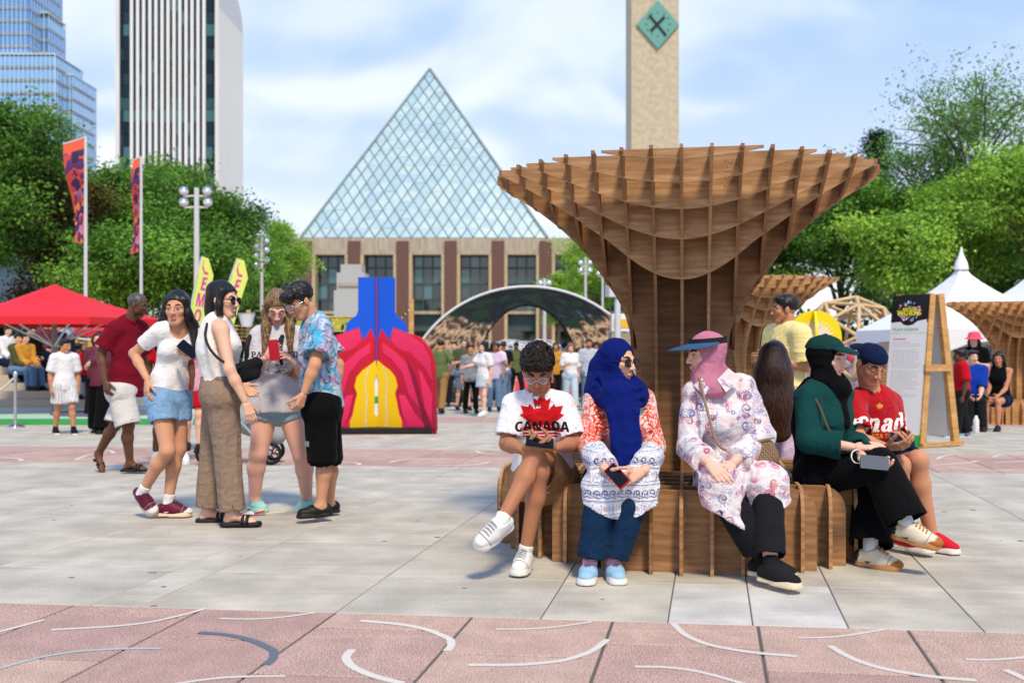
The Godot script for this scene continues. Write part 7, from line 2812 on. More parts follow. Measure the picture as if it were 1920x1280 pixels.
func seated_group() -> void:
	var J := {}
	# man in the white leaf shirt, one leg over the other, looking at his phone
	J = {"front": Vector3(0, 0, 1), "pel": Vector3(0.178,0.466,-5.72), "neck": Vector3(0.149,0.918,-5.57), "head": Vector3(0.141,1.086,-5.5), "face": Vector3(-0.03, -0.62, 0.78).normalized(),
		"sl": Vector3(0.284,0.881,-5.58), "sr": Vector3(0.015,0.881,-5.58), "el": Vector3(0.348,0.674,-5.5), "er": Vector3(-0.029,0.674,-5.5), "wl": Vector3(0.238,0.676,-5.3), "wr": Vector3(0.051,0.665,-5.3),
		"hl": Vector3(0.26,0.453,-5.72), "hr": Vector3(0.104,0.447,-5.72), "kl": Vector3(0.114,0.635,-5.31), "al": Vector3(-0.06,0.305,-5.12), "fl": Vector3(-0.72, -0.42, 0.5), "kr": Vector3(0.149,0.541,-5.34), "ar": Vector3(0.069,0.09,-5.36), "fr": Vector3(-0.25, 0, 1)}
	var p := {"J": J, "skin": SK_BROWN.lerp(SK_TAN, 0.45), "g": 0.98, "lg": 0.92, "ag": 0.95, "base": Vector3(0.072,-0.0,-5.367), "hair": "curly", "hair_mat": M.hair_curl, "lid": 0.55, "hand": 1.0,
		"label": "seated man with curly hair and a white shirt with a red maple leaf", "hd_l": Vector3(-0.86, 0.22, 0.35), "hp_l": Vector3(-0.2, 0.6, -0.75), "hd_r": Vector3(0.8, 0.1, 0.35), "hp_r": Vector3(0.2, 0.75, -0.6), "hc_l": [0.55, 0.6, 0.65, 0.7, 0.3], "hc_r": [0.4, 0.5, 0.6, 0.7, 0.4], "fu_l": Vector3(0.3, 0.85, 0.4),
		"wear": [{"t": "shirt", "m": M.shirt_leaf, "loose": 0.017, "hem": 0.03, "sleeve": 0.82, "cuff": 0.016, "sleeve_loose": 0.004, "uvx": Vector3(2.35, 0, 0), "uvy": Vector3(0, 2.35, 0), "uvo": Vector3(0.165,0.821,-5.5), "front": Vector3(0, 0, 1), "mats": [M.shirt_leaf, M.white]},
			{"t": "shorts", "m": M.khaki, "loose": 0.026, "len": 0.72, "flare": 0.02}],
		"shoes": SH.white}
	var n := person(p)
	sunglasses(n, p.hb, M.clear_lens, M.steel, 1.0)
	phone("dark phone held by the man in the leaf shirt", Vector3(0.146,0.708,-5.24), Basis(Vector3(1, 0.1, 0.0).normalized(), 1.0) if false else Basis(Vector3(0, 0, 1), 1.45) * Basis(Vector3(0, 1, 0), 0.9), M.phone_black)

	# woman with the blue headscarf
	J = {"front": Vector3(0.12, 0, 0.99).normalized(), "pel": Vector3(0.633,0.471,-5.68), "neck": Vector3(0.591,0.946,-5.6), "head": Vector3(0.596,1.13,-5.56), "face": Vector3(0.8, -0.06, 0.6).normalized(),
		"sl": Vector3(0.732,0.904,-5.6), "sr": Vector3(0.472,0.905,-5.58), "el": Vector3(0.791,0.651,-5.55), "er": Vector3(0.424,0.662,-5.5), "wl": Vector3(0.681,0.573,-5.13), "wr": Vector3(0.482,0.58,-5.11),
		"hl": Vector3(0.71,0.457,-5.62), "hr": Vector3(0.536,0.457,-5.62), "kl": Vector3(0.66,0.475,-5.22), "al": Vector3(0.529,0.082,-5.2), "fl": Vector3(0.22, 0, 1), "kr": Vector3(0.473,0.477,-5.2), "ar": Vector3(0.405,0.084,-5.18), "fr": Vector3(-0.12, 0, 1)}
	p = {"J": J, "skin": SK_LIGHT, "g": 1.04, "lg": 0.95, "no_ears": true, "fem": 0.9, "base": Vector3(0.473,-0.0,-5.194), "lid": 0.1, "hand": 0.92, "no_eyes": true, "foot": 0.92,
		"label": "seated woman in a royal blue headscarf, sunglasses and an orange and blue printed tunic", "hd_l": Vector3(-0.75, -0.3, 0.45), "hp_l": Vector3(-0.5, -0.3, -0.8), "hd_r": Vector3(0.75, -0.3, 0.45), "hp_r": Vector3(-0.1, 0.85, -0.3), "hc_l": [0.6, 0.65, 0.7, 0.75, 0.4], "hc_r": [0.6, 0.65, 0.7, 0.75, 0.4],
		"wear": [{"t": "jeans", "m": M.jeans_dark, "loose": 0.022, "len": 1.93, "flare": 0.012}], "shoes": SH.canvas}
	n = person(p)
	var inv := Transform3D(Basis(), -n.position)
	var cutp := Vector3(0.582,0.591,-5.3)
	var up_cl := [[Vector3(0, -1, 0.05).normalized(), cutp]]
	var tor := torso(J, 1.04, 0.021, 0.9)
	for q in tor: q.clip = up_cl
	var sl := []
	for s in ["l", "r"]: sl.append_array(arm(J, s, 0.95, 0.022, 1.35, 0.012))
	garment(n, "tunic", M.orange_print, tor + sl, [cap(p.hb * Vector3(0, -0.07, -0.02), seg(J.neck, J.pel, 0.05), 0.06, 0.07, {"bl": 0.0})], {"amp": 0.01, "freq": 8.0, "oct": 3}).transform = inv
	var low := []
	for s in ["l", "r"]:
		var h: Vector3 = J["h" + s]
		var k: Vector3 = J["k" + s]
		var side := 1.0 if s == "l" else -1.0
		low.append(cap(h + UP * 0.02, k + UP * 0.012, 0.112, 0.098, {"bl": 0.05, "n": Vector3.RIGHT, "k": 1.0}))
		low.append(cap(k + UP * 0.01, k + Vector3(-0.015 + (0.05 if side > 0 else -0.02), -0.34, 0.03), 0.098, 0.112, {"bl": 0.05, "n": Vector3(0, 0, 1), "k": 1.3, "clip": [[Vector3(side * 0.42, -0.9, 0).normalized(), k + Vector3(0, -0.135, 0.0)]]}))
		low.append_array([cap(seg(J["e" + s], J["w" + s], 0.3), seg(J["e" + s], J["w" + s], 1.1), 0.074, 0.078, {"bl": 0.02, "clip": [[(J["w" + s] - J["e" + s]).normalized(), seg(J["e" + s], J["w" + s], 0.9)], [-(J["w" + s] - J["e" + s]).normalized(), seg(J["e" + s], J["w" + s], 0.33)]]})])
	low.append(cap(J.pel, J.pel - UP * 0.05, 0.17, 0.17, {"n": J.front, "k": 1.2, "bl": 0.05, "clip": [[UP, cutp - UP * 0.002]]}))
	garment(n, "tunic_border", M.blue_print, low, [], {"amp": 0.012, "freq": 8.0, "oct": 3}).transform = inv
	hijab(n, J, p.hb, M.hijab_blue, [
		cap(Vector3(0.501,0.983,-5.57), Vector3(0.686,0.973,-5.52), 0.07, 0.062, {"bl": 0.06}),
		cap(Vector3(0.511,0.929,-5.52), Vector3(0.695,0.93,-5.5), 0.066, 0.06, {"bl": 0.05}),
		cap(Vector3(0.477,1.063,-5.5), Vector3(0.538,0.954,-5.43), 0.013, 0.013, {"bl": 0.014}), cap(Vector3(0.538,0.954,-5.43), Vector3(0.714,0.989,-5.44), 0.013, 0.008, {"bl": 0.014}),
		cap(Vector3(0.465,0.998,-5.5), Vector3(0.546,0.908,-5.42), 0.013, 0.013, {"bl": 0.014}), cap(Vector3(0.546,0.908,-5.42), Vector3(0.721,0.942,-5.43), 0.013, 0.008, {"bl": 0.014}),
		cap(Vector3(0.48,0.932,-5.47), Vector3(0.573,0.869,-5.4), 0.012, 0.012, {"bl": 0.014}), cap(Vector3(0.573,0.869,-5.4), Vector3(0.715,0.896,-5.43), 0.012, 0.008, {"bl": 0.014}),
		cap(Vector3(0.533,0.85,-5.38), Vector3(0.569,0.584,-5.31), 0.012, 0.01, {"bl": 0.014}), cap(Vector3(0.61,0.85,-5.37), Vector3(0.623,0.558,-5.29), 0.012, 0.012, {"bl": 0.014}), cap(Vector3(0.676,0.864,-5.39), Vector3(0.671,0.584,-5.31), 0.012, 0.01, {"bl": 0.014}),
		cap(Vector3(0.583,0.933,-5.44), Vector3(0.622,0.691,-5.38), 0.085, 0.075, {"n": Vector3(0, 0, 1), "k": 1.7, "bl": 0.05}),
		cap(Vector3(0.61,0.707,-5.37), Vector3(0.621,0.549,-5.32), 0.075, 0.062, {"n": Vector3(0, 0, 1), "k": 2.0, "bl": 0.04, "clip": [[Vector3(-0.1, -1, 0).normalized(), Vector3(0.602,0.534,-5.3)]]}),
		cap(Vector3(0.513,1.089,-5.63), Vector3(0.488,0.954,-5.62), 0.08, 0.085, {"bl": 0.05})])
	sunglasses(n, p.hb, M.glass_lens, M.black_paint, 1.15)
	phone("phone with a red case in the lap of the woman in blue", Vector3(0.53,0.559,-5.02), Basis(Vector3(0, 0, 1), 0.75) * Basis(Vector3(1, 0, 0), -0.75), M.phone_red)

	# woman with the visor and the paisley dress
	J = {"front": Vector3(-0.12, 0, 0.99).normalized(), "pel": Vector3(1.258,0.476,-5.66), "neck": Vector3(1.15,1.005,-5.62), "head": Vector3(1.078,1.168,-5.56), "face": Vector3(-0.9, -0.08, 0.42).normalized(),
		"sl": Vector3(1.302,0.98,-5.64), "sr": Vector3(1.027,0.948,-5.56), "el": Vector3(1.385,0.715,-5.5), "er": Vector3(0.971,0.66,-5.46), "wl": Vector3(1.141,0.618,-5.12), "wr": Vector3(1.004,0.618,-5.12),
		"hl": Vector3(1.327,0.454,-5.58), "hr": Vector3(1.147,0.451,-5.56), "kl": Vector3(1.326,0.483,-5.18), "al": Vector3(1.299,0.106,-4.98), "fl": Vector3(0.8, 0, 0.6), "kr": Vector3(1.079,0.478,-5.14), "ar": Vector3(1.294,0.108,-5.12), "fr": Vector3(0.95, 0, 0.1)}
	p = {"J": J, "skin": SK_FAIR, "g": 1.16, "lg": 0.98, "no_ears": true, "fem": 1.0, "base": Vector3(1.224,-0.0,-5.194), "lid": 0.15, "hand": 0.95, "foot": 0.95,
		"label": "seated woman in a rose headscarf, blue visor and long paisley shirt", "hd_l": Vector3(-0.55, -0.6, 0.5), "hp_l": Vector3(-0.1, -0.55, -0.8), "hd_r": Vector3(0.6, -0.5, 0.45), "hp_r": Vector3(0.15, -0.6, -0.75), "hc_l": [0.3, 0.3, 0.35, 0.4, 0.2], "hc_r": [0.35, 0.4, 0.4, 0.45, 0.2],
		"wear": [{"t": "trousers", "m": M.charcoal, "loose": 0.018, "len": 1.86, "flare": 0.02}], "shoes": SH.knit}
	n = person(p)
	inv = Transform3D(Basis(), -n.position)
	var dr := torso(J, 1.06, 0.024, 1.0)
	for s in ["l", "r"]:
		dr.append_array(arm(J, s, 1.0, 0.024, 1.9, 0.012))
		var h: Vector3 = J["h" + s]
		var k: Vector3 = J["k" + s]
		var side := 1.0 if s == "l" else -1.0
		dr.append(cap(h + UP * 0.03, k + UP * 0.016, 0.122, 0.1, {"bl": 0.06}))
		dr.append(cap(k + UP * 0.01, k + Vector3(0.06 if side > 0 else 0.03, -0.34, 0.04), 0.105, 0.125, {"bl": 0.05, "n": Vector3(0, 0, 1), "k": 1.3, "clip": [[Vector3(side * 0.5, -0.87, 0).normalized(), k + Vector3(0.0, -0.14, 0)]]}))
	var dc := [cap(p.hb * Vector3(0, -0.07, -0.02), seg(J.neck, J.pel, 0.04), 0.06, 0.068, {"bl": 0.0})]
	if false: dc.append({})
	var dress := garment(n, "long_shirt", M.paisley, dr, dc, {"amp": 0.012, "freq": 8.0, "oct": 3})
	dress.transform = inv
	var col := MB.new()
	for q in [[Vector3(1.061,1.052,-5.47), Vector3(0.987,1.001,-5.42), Vector3(1.051,0.943,-5.42), Vector3(1.092,1.0,-5.45)], [Vector3(1.196,1.092,-5.5), Vector3(1.126,1.029,-5.46), Vector3(1.173,0.962,-5.45), Vector3(1.267,1.039,-5.5)]]:
		col.quad(q[1], q[2], q[3], q[0])
	var bt := put(col, "collar", M.paisley, n, inv)
	hijab(n, J, p.hb, M.rose, [
		cap(Vector3(1.076,1.026,-5.55), Vector3(1.176,1.024,-5.6), 0.072, 0.08, {"bl": 0.05}),
		cap(Vector3(1.061,0.989,-5.5), Vector3(1.138,0.979,-5.52), 0.06, 0.06, {"bl": 0.04})], {"stretch": Vector3(1.2, 1.4, 1.2)})
	# visor: a band and a wide stiff brim
	var vx: Transform3D = inv * p.hb
	var vb := MB.new()
	var ring := []
	for k in 25:
		var a := TAU * k / 24
		ring.append([Vector3(sin(a) * 0.092, 0.058, cos(a) * 0.112 - 0.022), Vector3(sin(a) * 0.089, 0.09, cos(a) * 0.108 - 0.026)])
	for k in 24: vb.quad(ring[k][0], ring[k + 1][0], ring[k + 1][1], ring[k][1])
	var band := put(vb, "visor_band", M.visor_black, n, vx)
	var br := MB.new()
	var arc := []
	for k in 21:
		var a := -1.75 + 3.5 * k / 20
		var reach := 0.115 * pow(maxf(cos(a * 0.86), 0.0), 0.6)
		var i0 := Vector3(sin(a) * 0.091, 0.066, cos(a) * 0.111 - 0.022)
		var o0 := Vector3(sin(a) * (0.091 + reach * 0.75), 0.066 - reach * 0.22, cos(a) * (0.111 + reach) - 0.022)
		arc.append([i0, o0])
	for k in 20:
		br.quad(arc[k][0], arc[k][1], arc[k + 1][1], arc[k + 1][0])
		br.quad(arc[k][0] - UP * 0.006, arc[k + 1][0] - UP * 0.006, arc[k + 1][1] - UP * 0.006, arc[k][1] - UP * 0.006)
		br.quad(arc[k][1] - UP * 0.006, arc[k + 1][1] - UP * 0.006, arc[k + 1][1], arc[k][1])
	put(br, "visor_brim", M.visor_blue, band)
	# her bag
	var bag := thing("handbag", "tan woven handbag on the lap of the woman with the visor", "handbag", Vector3(1.3,0.622,-5.3))
	var bx := Basis(Vector3(0, 0, 1), 0.28) * Basis(UP, 0.2)
	var pr := [cap(bx * Vector3(-0.075, -0.025, 0), bx * Vector3(0.075, -0.02, 0), 0.05, 0.055, {"n": bx.z, "k": 1.7, "bl": 0.03}), cap(bx * Vector3(-0.05, 0.035, 0), bx * Vector3(0.075, 0.035, 0), 0.045, 0.045, {"n": bx.z, "k": 1.7, "bl": 0.03})]
	sdf_node("pouch", bag, M.straw, [chunk(pr, 0.007)])
	strap_mesh(bag, "zip_edge", [bx * Vector3(-0.1, 0.05, 0.032), bx * Vector3(0.0, 0.083, 0.03), bx * Vector3(0.115, 0.075, 0.03)], 0.005, M.leather_tan)
	strap_mesh(bag, "strap", [Vector3(1.219,0.66,-5.27) - bag.position, Vector3(1.109,0.678,-5.28) - bag.position, Vector3(1.062,0.81,-5.33) - bag.position, Vector3(1.034,0.965,-5.39) - bag.position, Vector3(1.029,1.04,-5.46) - bag.position], 0.008, M.leather_tan)

	# woman seen from behind on the far side of the seat
	J = stand(Vector3(1.818,-0.231,-6.9), 3.0, 1.6, {})
	J.pel = Vector3(1.862,0.387,-7.05); J.neck = Vector3(1.839,0.892,-6.98); J.head = Vector3(1.83,1.113,-6.96); J.sl = Vector3(1.701,0.844,-6.98); J.sr = Vector3(1.981,0.844,-6.98); J.face = Vector3(0.1, -0.15, -1).normalized(); J.front = Vector3(0.05, 0, -1).normalized()
	J.el = Vector3(1.692,0.568,-7.05); J.er = Vector3(2.024,0.568,-7.05); J.wl = Vector3(1.806,0.395,-7.25); J.wr = Vector3(2.019,0.395,-7.25)
	J.hl = Vector3(1.782,0.33,-7.08); J.hr = Vector3(1.953,0.33,-7.08); J.kl = Vector3(1.88,0.27,-7.5); J.kr = Vector3(2.081,0.27,-7.5); J.al = Vector3(1.908,-0.049,-7.58); J.ar = Vector3(2.095,-0.049,-7.58); J.fl = Vector3(0, 0, -1); J.fr = Vector3(0, 0, -1)
	p = {"J": J, "skin": SK_LIGHT, "fem": 0.7, "g": 0.95, "base": Vector3(1.865,-0.011,-7.077), "hair": "long", "hair_mat": M.hair_auburn, "no_eyes": true, "hand": 0.9,
		"label": "woman with very long brown hair sitting with her back turned", "wear": [{"t": "shirt", "m": M.lilac, "loose": 0.022, "hem": 0.08, "sleeve": 0.7}, {"t": "trousers", "m": M.charcoal, "loose": 0.015}], "shoes": SH.dark}
	n = person(p)
	var hairfall := [cap(Vector3(1.793,1.144,-6.83), Vector3(1.792,1.028,-6.8), 0.105, 0.125, {"n": Vector3(0, 0, 1), "k": 1.5, "bl": 0.05}), cap(Vector3(1.785,1.028,-6.8), Vector3(1.788,0.81,-6.785), 0.125, 0.15, {"n": Vector3(0, 0, 1), "k": 2.2, "bl": 0.05}), cap(Vector3(1.788,0.828,-6.785), Vector3(1.823,0.647,-6.78), 0.152, 0.09, {"n": Vector3(0, 0, 1), "k": 2.4, "bl": 0.05})]
	garment(n, "hair_length", M.hair_auburn, hairfall, [], {"amp": 0.0, "cell": 0.008}).transform = Transform3D(Basis(), -n.position)

	# boy in the yellow shirt standing behind the seat
	J = stand(Vector3(2.268,-0.025,-8.206), -1.15, 1.66, {"look": -0.55, "down": 0.0, "arm_l": "phone", "arm_r": "phone"})
	p = {"J": J, "skin": SK_TAN, "g": 0.95, "hair": "short", "hair_mat": M.hair_black, "label": "boy in a pale yellow shirt standing behind the mushroom seat, looking away", "wear": [{"t": "shirt", "m": M.shirt_yellow, "loose": 0.028, "hem": 0.14, "sleeve": 0.85, "cuff": 0.022, "sleeve_loose": 0.012, "uvx": Vector3(0, 0, 2.1), "uvy": Vector3(0, 2.1, 0), "uvo": J.pel + UP * 0.22, "front": Vector3(-1, 0, 0.1), "mats": [M.shirt_yellow, M.yellow]}, {"t": "shorts", "m": M.navy, "loose": 0.03, "len": 0.9}], "shoes": SH.white}
	person(p)

	# woman with the green cap
	J = {"front": Vector3(0.72, 0, 0.69).normalized(), "pel": Vector3(1.824,0.477,-5.82), "neck": Vector3(1.82,0.961,-5.8), "head": Vector3(1.83,1.142,-5.76), "face": Vector3(0.92, -0.06, 0.38).normalized(),
		"sr": Vector3(1.688,0.912,-5.68), "sl": Vector3(1.976,0.898,-5.95), "er": Vector3(1.662,0.686,-5.56), "el": Vector3(2.007,0.657,-5.8), "wr": Vector3(1.879,0.658,-5.48), "wl": Vector3(1.888,0.604,-5.34),
		"hr": Vector3(1.755,0.468,-5.7), "hl": Vector3(1.922,0.439,-5.92), "kr": Vector3(2.003,0.566,-5.42), "ar": Vector3(2.104,0.254,-5.28), "fr": Vector3(0.95, -0.14, 0.3), "kl": Vector3(2.069,0.471,-5.68), "al": Vector3(1.972,0.077,-5.48), "fl": Vector3(0.95, 0, 0.32)}
	p = {"J": J, "skin": SK_FAIR, "g": 0.95, "lg": 0.92, "no_ears": true, "fem": 0.8, "base": Vector3(1.998,-0.001,-5.486), "lid": 0.1, "hand": 0.92, "foot": 0.95, "fu_r": Vector3(-0.1, 0.95, 0.2),
		"label": "seated woman in a dark green cap, black headscarf and green shirt with long black clothes", "hd_r": Vector3(0.9, 0.1, 0.1), "hp_r": Vector3(0, -0.8, -0.5), "hd_l": Vector3(0.8, -0.3, 0.45), "hp_l": Vector3(0.1, 0.9, 0.2), "hc_r": [0.3, 0.35, 0.4, 0.45, 0.3], "hc_l": [0.5, 0.5, 0.55, 0.6, 0.4],
		"wear": [{"t": "blouse", "m": M.green_dark, "loose": 0.026, "hem": 0.06, "sleeve": 1.75, "cuff": 0.02}, {"t": "trousers", "m": M.black, "loose": 0.03, "len": 1.9, "flare": 0.055}], "shoes": SH.tan}
	n = person(p)
	inv = Transform3D(Basis(), -n.position)
	var vest := torso(J, 0.97, 0.042, 0.8)
	vest.append(cap(J.pel, J.pel - UP * 0.1, 0.17, 0.19, {"n": J.front, "k": 1.2, "bl": 0.06}))
	var fdir: Vector3 = J.front
	var ldir := UP.cross(fdir)
	for q in vest: q.clip = [[Vector3.DOWN, J.pel - UP * 0.14], [(fdir + UP * 0.25).normalized(), seg(J.pel, J.neck, 0.5) + fdir * 0.03]]
	var vcut := []
	for s in ["l", "r"]: vcut.append(cap(J["s" + s] - UP * 0.02, J["s" + s] - UP * 0.1 + (ldir if s == "l" else -ldir) * 0.05, 0.1, 0.095, {"bl": 0.0}))
	garment(n, "black_vest", M.black, vest, vcut, {"amp": 0.008, "freq": 9.0, "oct": 3}).transform = inv
	hijab(n, J, p.hb, M.black, [cap(Vector3(1.796,0.987,-5.78), Vector3(1.891,0.97,-5.74), 0.075, 0.07, {"bl": 0.05}), cap(Vector3(1.875,0.949,-5.74), Vector3(1.914,0.768,-5.69), 0.05, 0.03, {"n": fdir, "k": 1.5, "bl": 0.04})])
	ball_cap(n, p.hb * Transform3D(Basis.from_scale(Vector3.ONE * 1.1), Vector3(0, 0.006, -0.01)), M.green_cap, 0.0)
	phone("grey phone with a white cable in the hand of the woman in the green cap", Vector3(1.894,0.606,-5.2), Basis(Vector3(0, 0, 1), 1.48) * Basis(UP, PI + 0.25), M.phone_grey)
	var cb := thing("charging_cable", "white cable looped from the phone on the black trousers", "cable", Vector3(1.88,0.608,-5.4))
	strap_mesh(cb, "wire", [Vector3(1.893,0.583,-5.37) - cb.position, Vector3(1.847,0.589,-5.37) - cb.position, Vector3(1.836,0.628,-5.38) - cb.position, Vector3(1.875,0.65,-5.42) - cb.position, Vector3(1.915,0.638,-5.45) - cb.position], 0.0035, M.plastic_white)
	var sb := thing("shoulder_bag", "small black shoulder bag on a brown strap under the green sleeve", "handbag", Vector3(1.881,0.62,-5.62))
	sdf_node("pouch", sb, M.charcoal, [chunk([cap(Vector3(-0.07, 0, 0.02), Vector3(0.09, 0.02, 0), 0.035, 0.035, {"bl": 0.02})], 0.01)])
	strap_mesh(sb, "strap", [Vector3(1.686,0.983,-5.66) - sb.position, Vector3(1.722,0.881,-5.58) - sb.position, Vector3(1.744,0.768,-5.5) - sb.position, Vector3(1.804,0.654,-5.52) - sb.position], 0.007, M.bark)

	# young man in the red shirt and the cap worn backwards
	J = {"front": Vector3(0.55, 0, 0.83).normalized(), "pel": Vector3(2.262,0.45,-6.12), "neck": Vector3(2.173,0.926,-6.02), "head": Vector3(2.141,1.108,-5.93), "face": Vector3(0.5, -0.5, 0.7).normalized(),
		"sr": Vector3(2.027,0.86,-5.94), "sl": Vector3(2.328,0.861,-6.14), "er": Vector3(2.005,0.669,-5.74), "el": Vector3(2.302,0.655,-6.02), "wr": Vector3(2.115,0.642,-5.64), "wl": Vector3(2.252,0.667,-5.76),
		"hr": Vector3(2.16,0.445,-6.0), "hl": Vector3(2.33,0.429,-6.18), "kr": Vector3(2.254,0.523,-5.78), "ar": Vector3(2.315,0.103,-5.84), "fr": Vector3(0.85, 0, 0.5), "kl": Vector3(2.384,0.547,-5.84), "al": Vector3(2.49,0.085,-5.9), "fl": Vector3(0.86, 0, 0.5)}
	p = {"J": J, "skin": SK_TAN.lerp(SK_LIGHT, 0.15), "g": 1.0, "lg": 1.04, "base": Vector3(2.386,-0.002,-5.861), "lid": 0.6, "hand": 1.0, "hair": "buzz", "hair_mat": M.hair_black,
		"label": "seated young man in a red lettered shirt and a dark cap worn backwards", "hd_r": Vector3(0.8, 0.12, 0.5), "hp_r": Vector3(-0.1, 0.7, -0.6), "hd_l": Vector3(0.2, -0.1, 0.9), "hp_l": Vector3(-0.6, 0.7, 0), "hc_r": [0.4, 0.45, 0.5, 0.6, 0.3], "hc_l": [0.8, 0.85, 0.9, 0.9, 0.4],
		"wear": [{"t": "shirt", "m": M.shirt_red_print, "loose": 0.019, "hem": 0.05, "sleeve": 0.8, "cuff": 0.02, "sleeve_loose": 0.01, "uvx": Vector3(0.83, 0, -0.55) * 2.2, "uvy": Vector3(0, 2.2, 0), "uvo": Vector3(2.186,0.748,-5.95), "front": Vector3(0.55, 0, 0.83).normalized(), "mats": [M.shirt_red_print, M.red]}, {"t": "shorts", "m": M.navy, "loose": 0.03, "len": 0.78, "flare": 0.02}], "shoes": SH.red}
	n = person(p)
	ball_cap(n, p.hb, M.navy, PI)
	phone("black phone in the hands of the young man in red", Vector3(2.206,0.68,-5.62), Basis(Vector3(0, 0, 1), 1.2) * Basis(UP, 0.9), M.phone_black)


func standing_group() -> void:
	# bald man in the maroon polo shirt, walking
	var J := {"front": Vector3(0.8, 0, 0.6).normalized(), "pel": Vector3(-3.883,0.824,-10.0), "neck": Vector3(-3.849,1.477,-9.98), "head": Vector3(-3.741,1.626,-9.95), "face": Vector3(0.88, -0.3, 0.36).normalized(),
		"sr": Vector3(-3.934,1.379,-9.86), "sl": Vector3(-3.783,1.383,-10.12), "er": Vector3(-4.069,1.147,-9.84), "el": Vector3(-3.799,1.089,-10.25), "wr": Vector3(-4.002,0.885,-9.78), "wl": Vector3(-3.813,0.806,-10.2),
		"hr": Vector3(-3.9,0.758,-9.92), "hl": Vector3(-3.873,0.75,-10.1), "kr": Vector3(-3.81,0.427,-9.88), "ar": Vector3(-3.833,0.045,-9.98), "fr": Vector3(0.9, 0, 0.4), "kl": Vector3(-3.985,0.428,-10.0), "al": Vector3(-4.215,0.124,-10.14), "fl": Vector3(0.25, -0.72, 0.62)}
	var p := {"J": J, "skin": SK_DARK, "g": 1.12, "lg": 1.02, "base": Vector3(-3.966,-0.061,-10.143), "hair": "buzz", "hair_mat": M.hair_grey, "lid": 0.4, "hand": 1.05, "foot": 1.05, "bare": true, "brow": Color(0.05, 0.04, 0.03), "beard": Color(0.2, 0.14, 0.11),
		"label": "bald man walking in a maroon polo shirt and white cargo shorts", "hc_r": [0.5, 0.55, 0.6, 0.6, 0.3],
		"wear": [{"t": "polo_shirt", "m": M.maroon, "loose": 0.024, "hem": 0.1, "sleeve": 0.78, "cuff": 0.02, "sleeve_loose": 0.012, "bell": 0.012}, {"t": "shorts", "name": "cargo_shorts", "m": M.bone, "loose": 0.036, "len": 0.98, "flare": 0.025}]}
	var n := person(p)
	sandals(n, J, M.rubber_black, 1.08)
	sunglasses(n, p.hb, M.clear_lens, M.black_paint, 0.95)
	var col := MB.new()
	col.tube([J.neck - n.position + Vector3(-0.07, 0.0, 0.02), J.neck - n.position + Vector3(0.02, 0.0, 0.08), J.neck - n.position + Vector3(0.08, -0.03, 0.04)], [0.016], 6)
	put(col, "collar", M.maroon, n)

	# girl in the white shirt and denim shorts
	J = {"front": Vector3(0.4, 0, 0.92).normalized(), "pel": Vector3(-2.464,0.874,-7.12), "neck": Vector3(-2.399,1.363,-7.12), "head": Vector3(-2.385,1.479,-7.08), "face": Vector3(-0.32, 0.0, 0.95).normalized(),
		"sr": Vector3(-2.496,1.316,-7.04), "sl": Vector3(-2.314,1.303,-7.2), "er": Vector3(-2.7,1.164,-7.1), "el": Vector3(-2.218,1.126,-7.14), "wr": Vector3(-2.565,0.978,-7.0), "wl": Vector3(-2.213,1.158,-6.98),
		"hr": Vector3(-2.496,0.824,-7.06), "hl": Vector3(-2.412,0.818,-7.17), "kr": Vector3(-2.415,0.481,-6.98), "ar": Vector3(-2.647,0.16,-7.1), "fr": Vector3(0.5, -0.5, 0.7), "kl": Vector3(-2.394,0.476,-7.14), "al": Vector3(-2.464,0.077,-7.12), "fl": Vector3(0.95, 0, 0.25)}
	p = {"J": J, "skin": SK_TAN.lerp(SK_LIGHT, 0.4), "g": 0.86, "lg": 0.92, "ag": 0.8, "fem": 0.75, "base": Vector3(-2.464,-0.011,-7.077), "hair": "long", "falls": "l", "hair_mat": M.hair_dark, "hand": 0.9, "foot": 0.95, "fu_r": Vector3(-0.2, 0.7, 0.55),
		"label": "girl with long dark hair, white shirt and denim shorts, one hand on her hip", "hd_r": Vector3(-0.05, -0.8, 0.3), "hp_r": Vector3(0.9, 0, -0.4), "hd_l": Vector3(-0.85, 0.2, 0.3), "hp_l": Vector3(0, -0.1, -1), "hc_l": [0.7, 0.75, 0.8, 0.85, 0.3],
		"wear": [{"t": "shirt", "m": M.white, "loose": 0.012, "hem": 0.0, "sleeve": 0.62, "cuff": 0.006, "sleeve_loose": 0.004, "scoop": 0.06, "neck": 0.022}, {"t": "shorts", "name": "denim_shorts", "m": M.denim, "loose": 0.02, "len": 0.42, "flare": 0.022, "waist": 0.2}], "shoes": SH.maroon}
	n = person(p)
	phone("dark phone held by the girl in the white shirt", Vector3(-2.247,1.192,-6.9), Basis(Vector3(0, 0, 1), 0.9) * Basis(UP, 0.4), M.phone_black)

	# woman with short black hair in wide trousers, turned away
	J = {"front": Vector3(0.97, 0, 0.22).normalized(), "pel": Vector3(-2.014,0.923,-6.86), "neck": Vector3(-2.039,1.401,-6.86), "head": Vector3(-1.973,1.528,-6.82), "face": Vector3(0.84, -0.03, 0.54).normalized(),
		"sr": Vector3(-1.95,1.317,-6.68), "sl": Vector3(-2.112,1.323,-7.04), "er": Vector3(-1.874,1.062,-6.6), "el": Vector3(-2.049,1.057,-7.15), "wr": Vector3(-1.776,0.848,-6.62), "wl": Vector3(-1.92,0.944,-7.1),
		"hr": Vector3(-1.967,0.867,-6.75), "hl": Vector3(-2.056,0.855,-6.98), "kr": Vector3(-1.928,0.488,-6.74), "ar": Vector3(-1.886,0.083,-6.72), "fr": Vector3(0.98, 0, 0.2), "kl": Vector3(-2.088,0.465,-6.95), "al": Vector3(-2.116,0.07,-6.93), "fl": Vector3(0.98, 0, 0.2)}
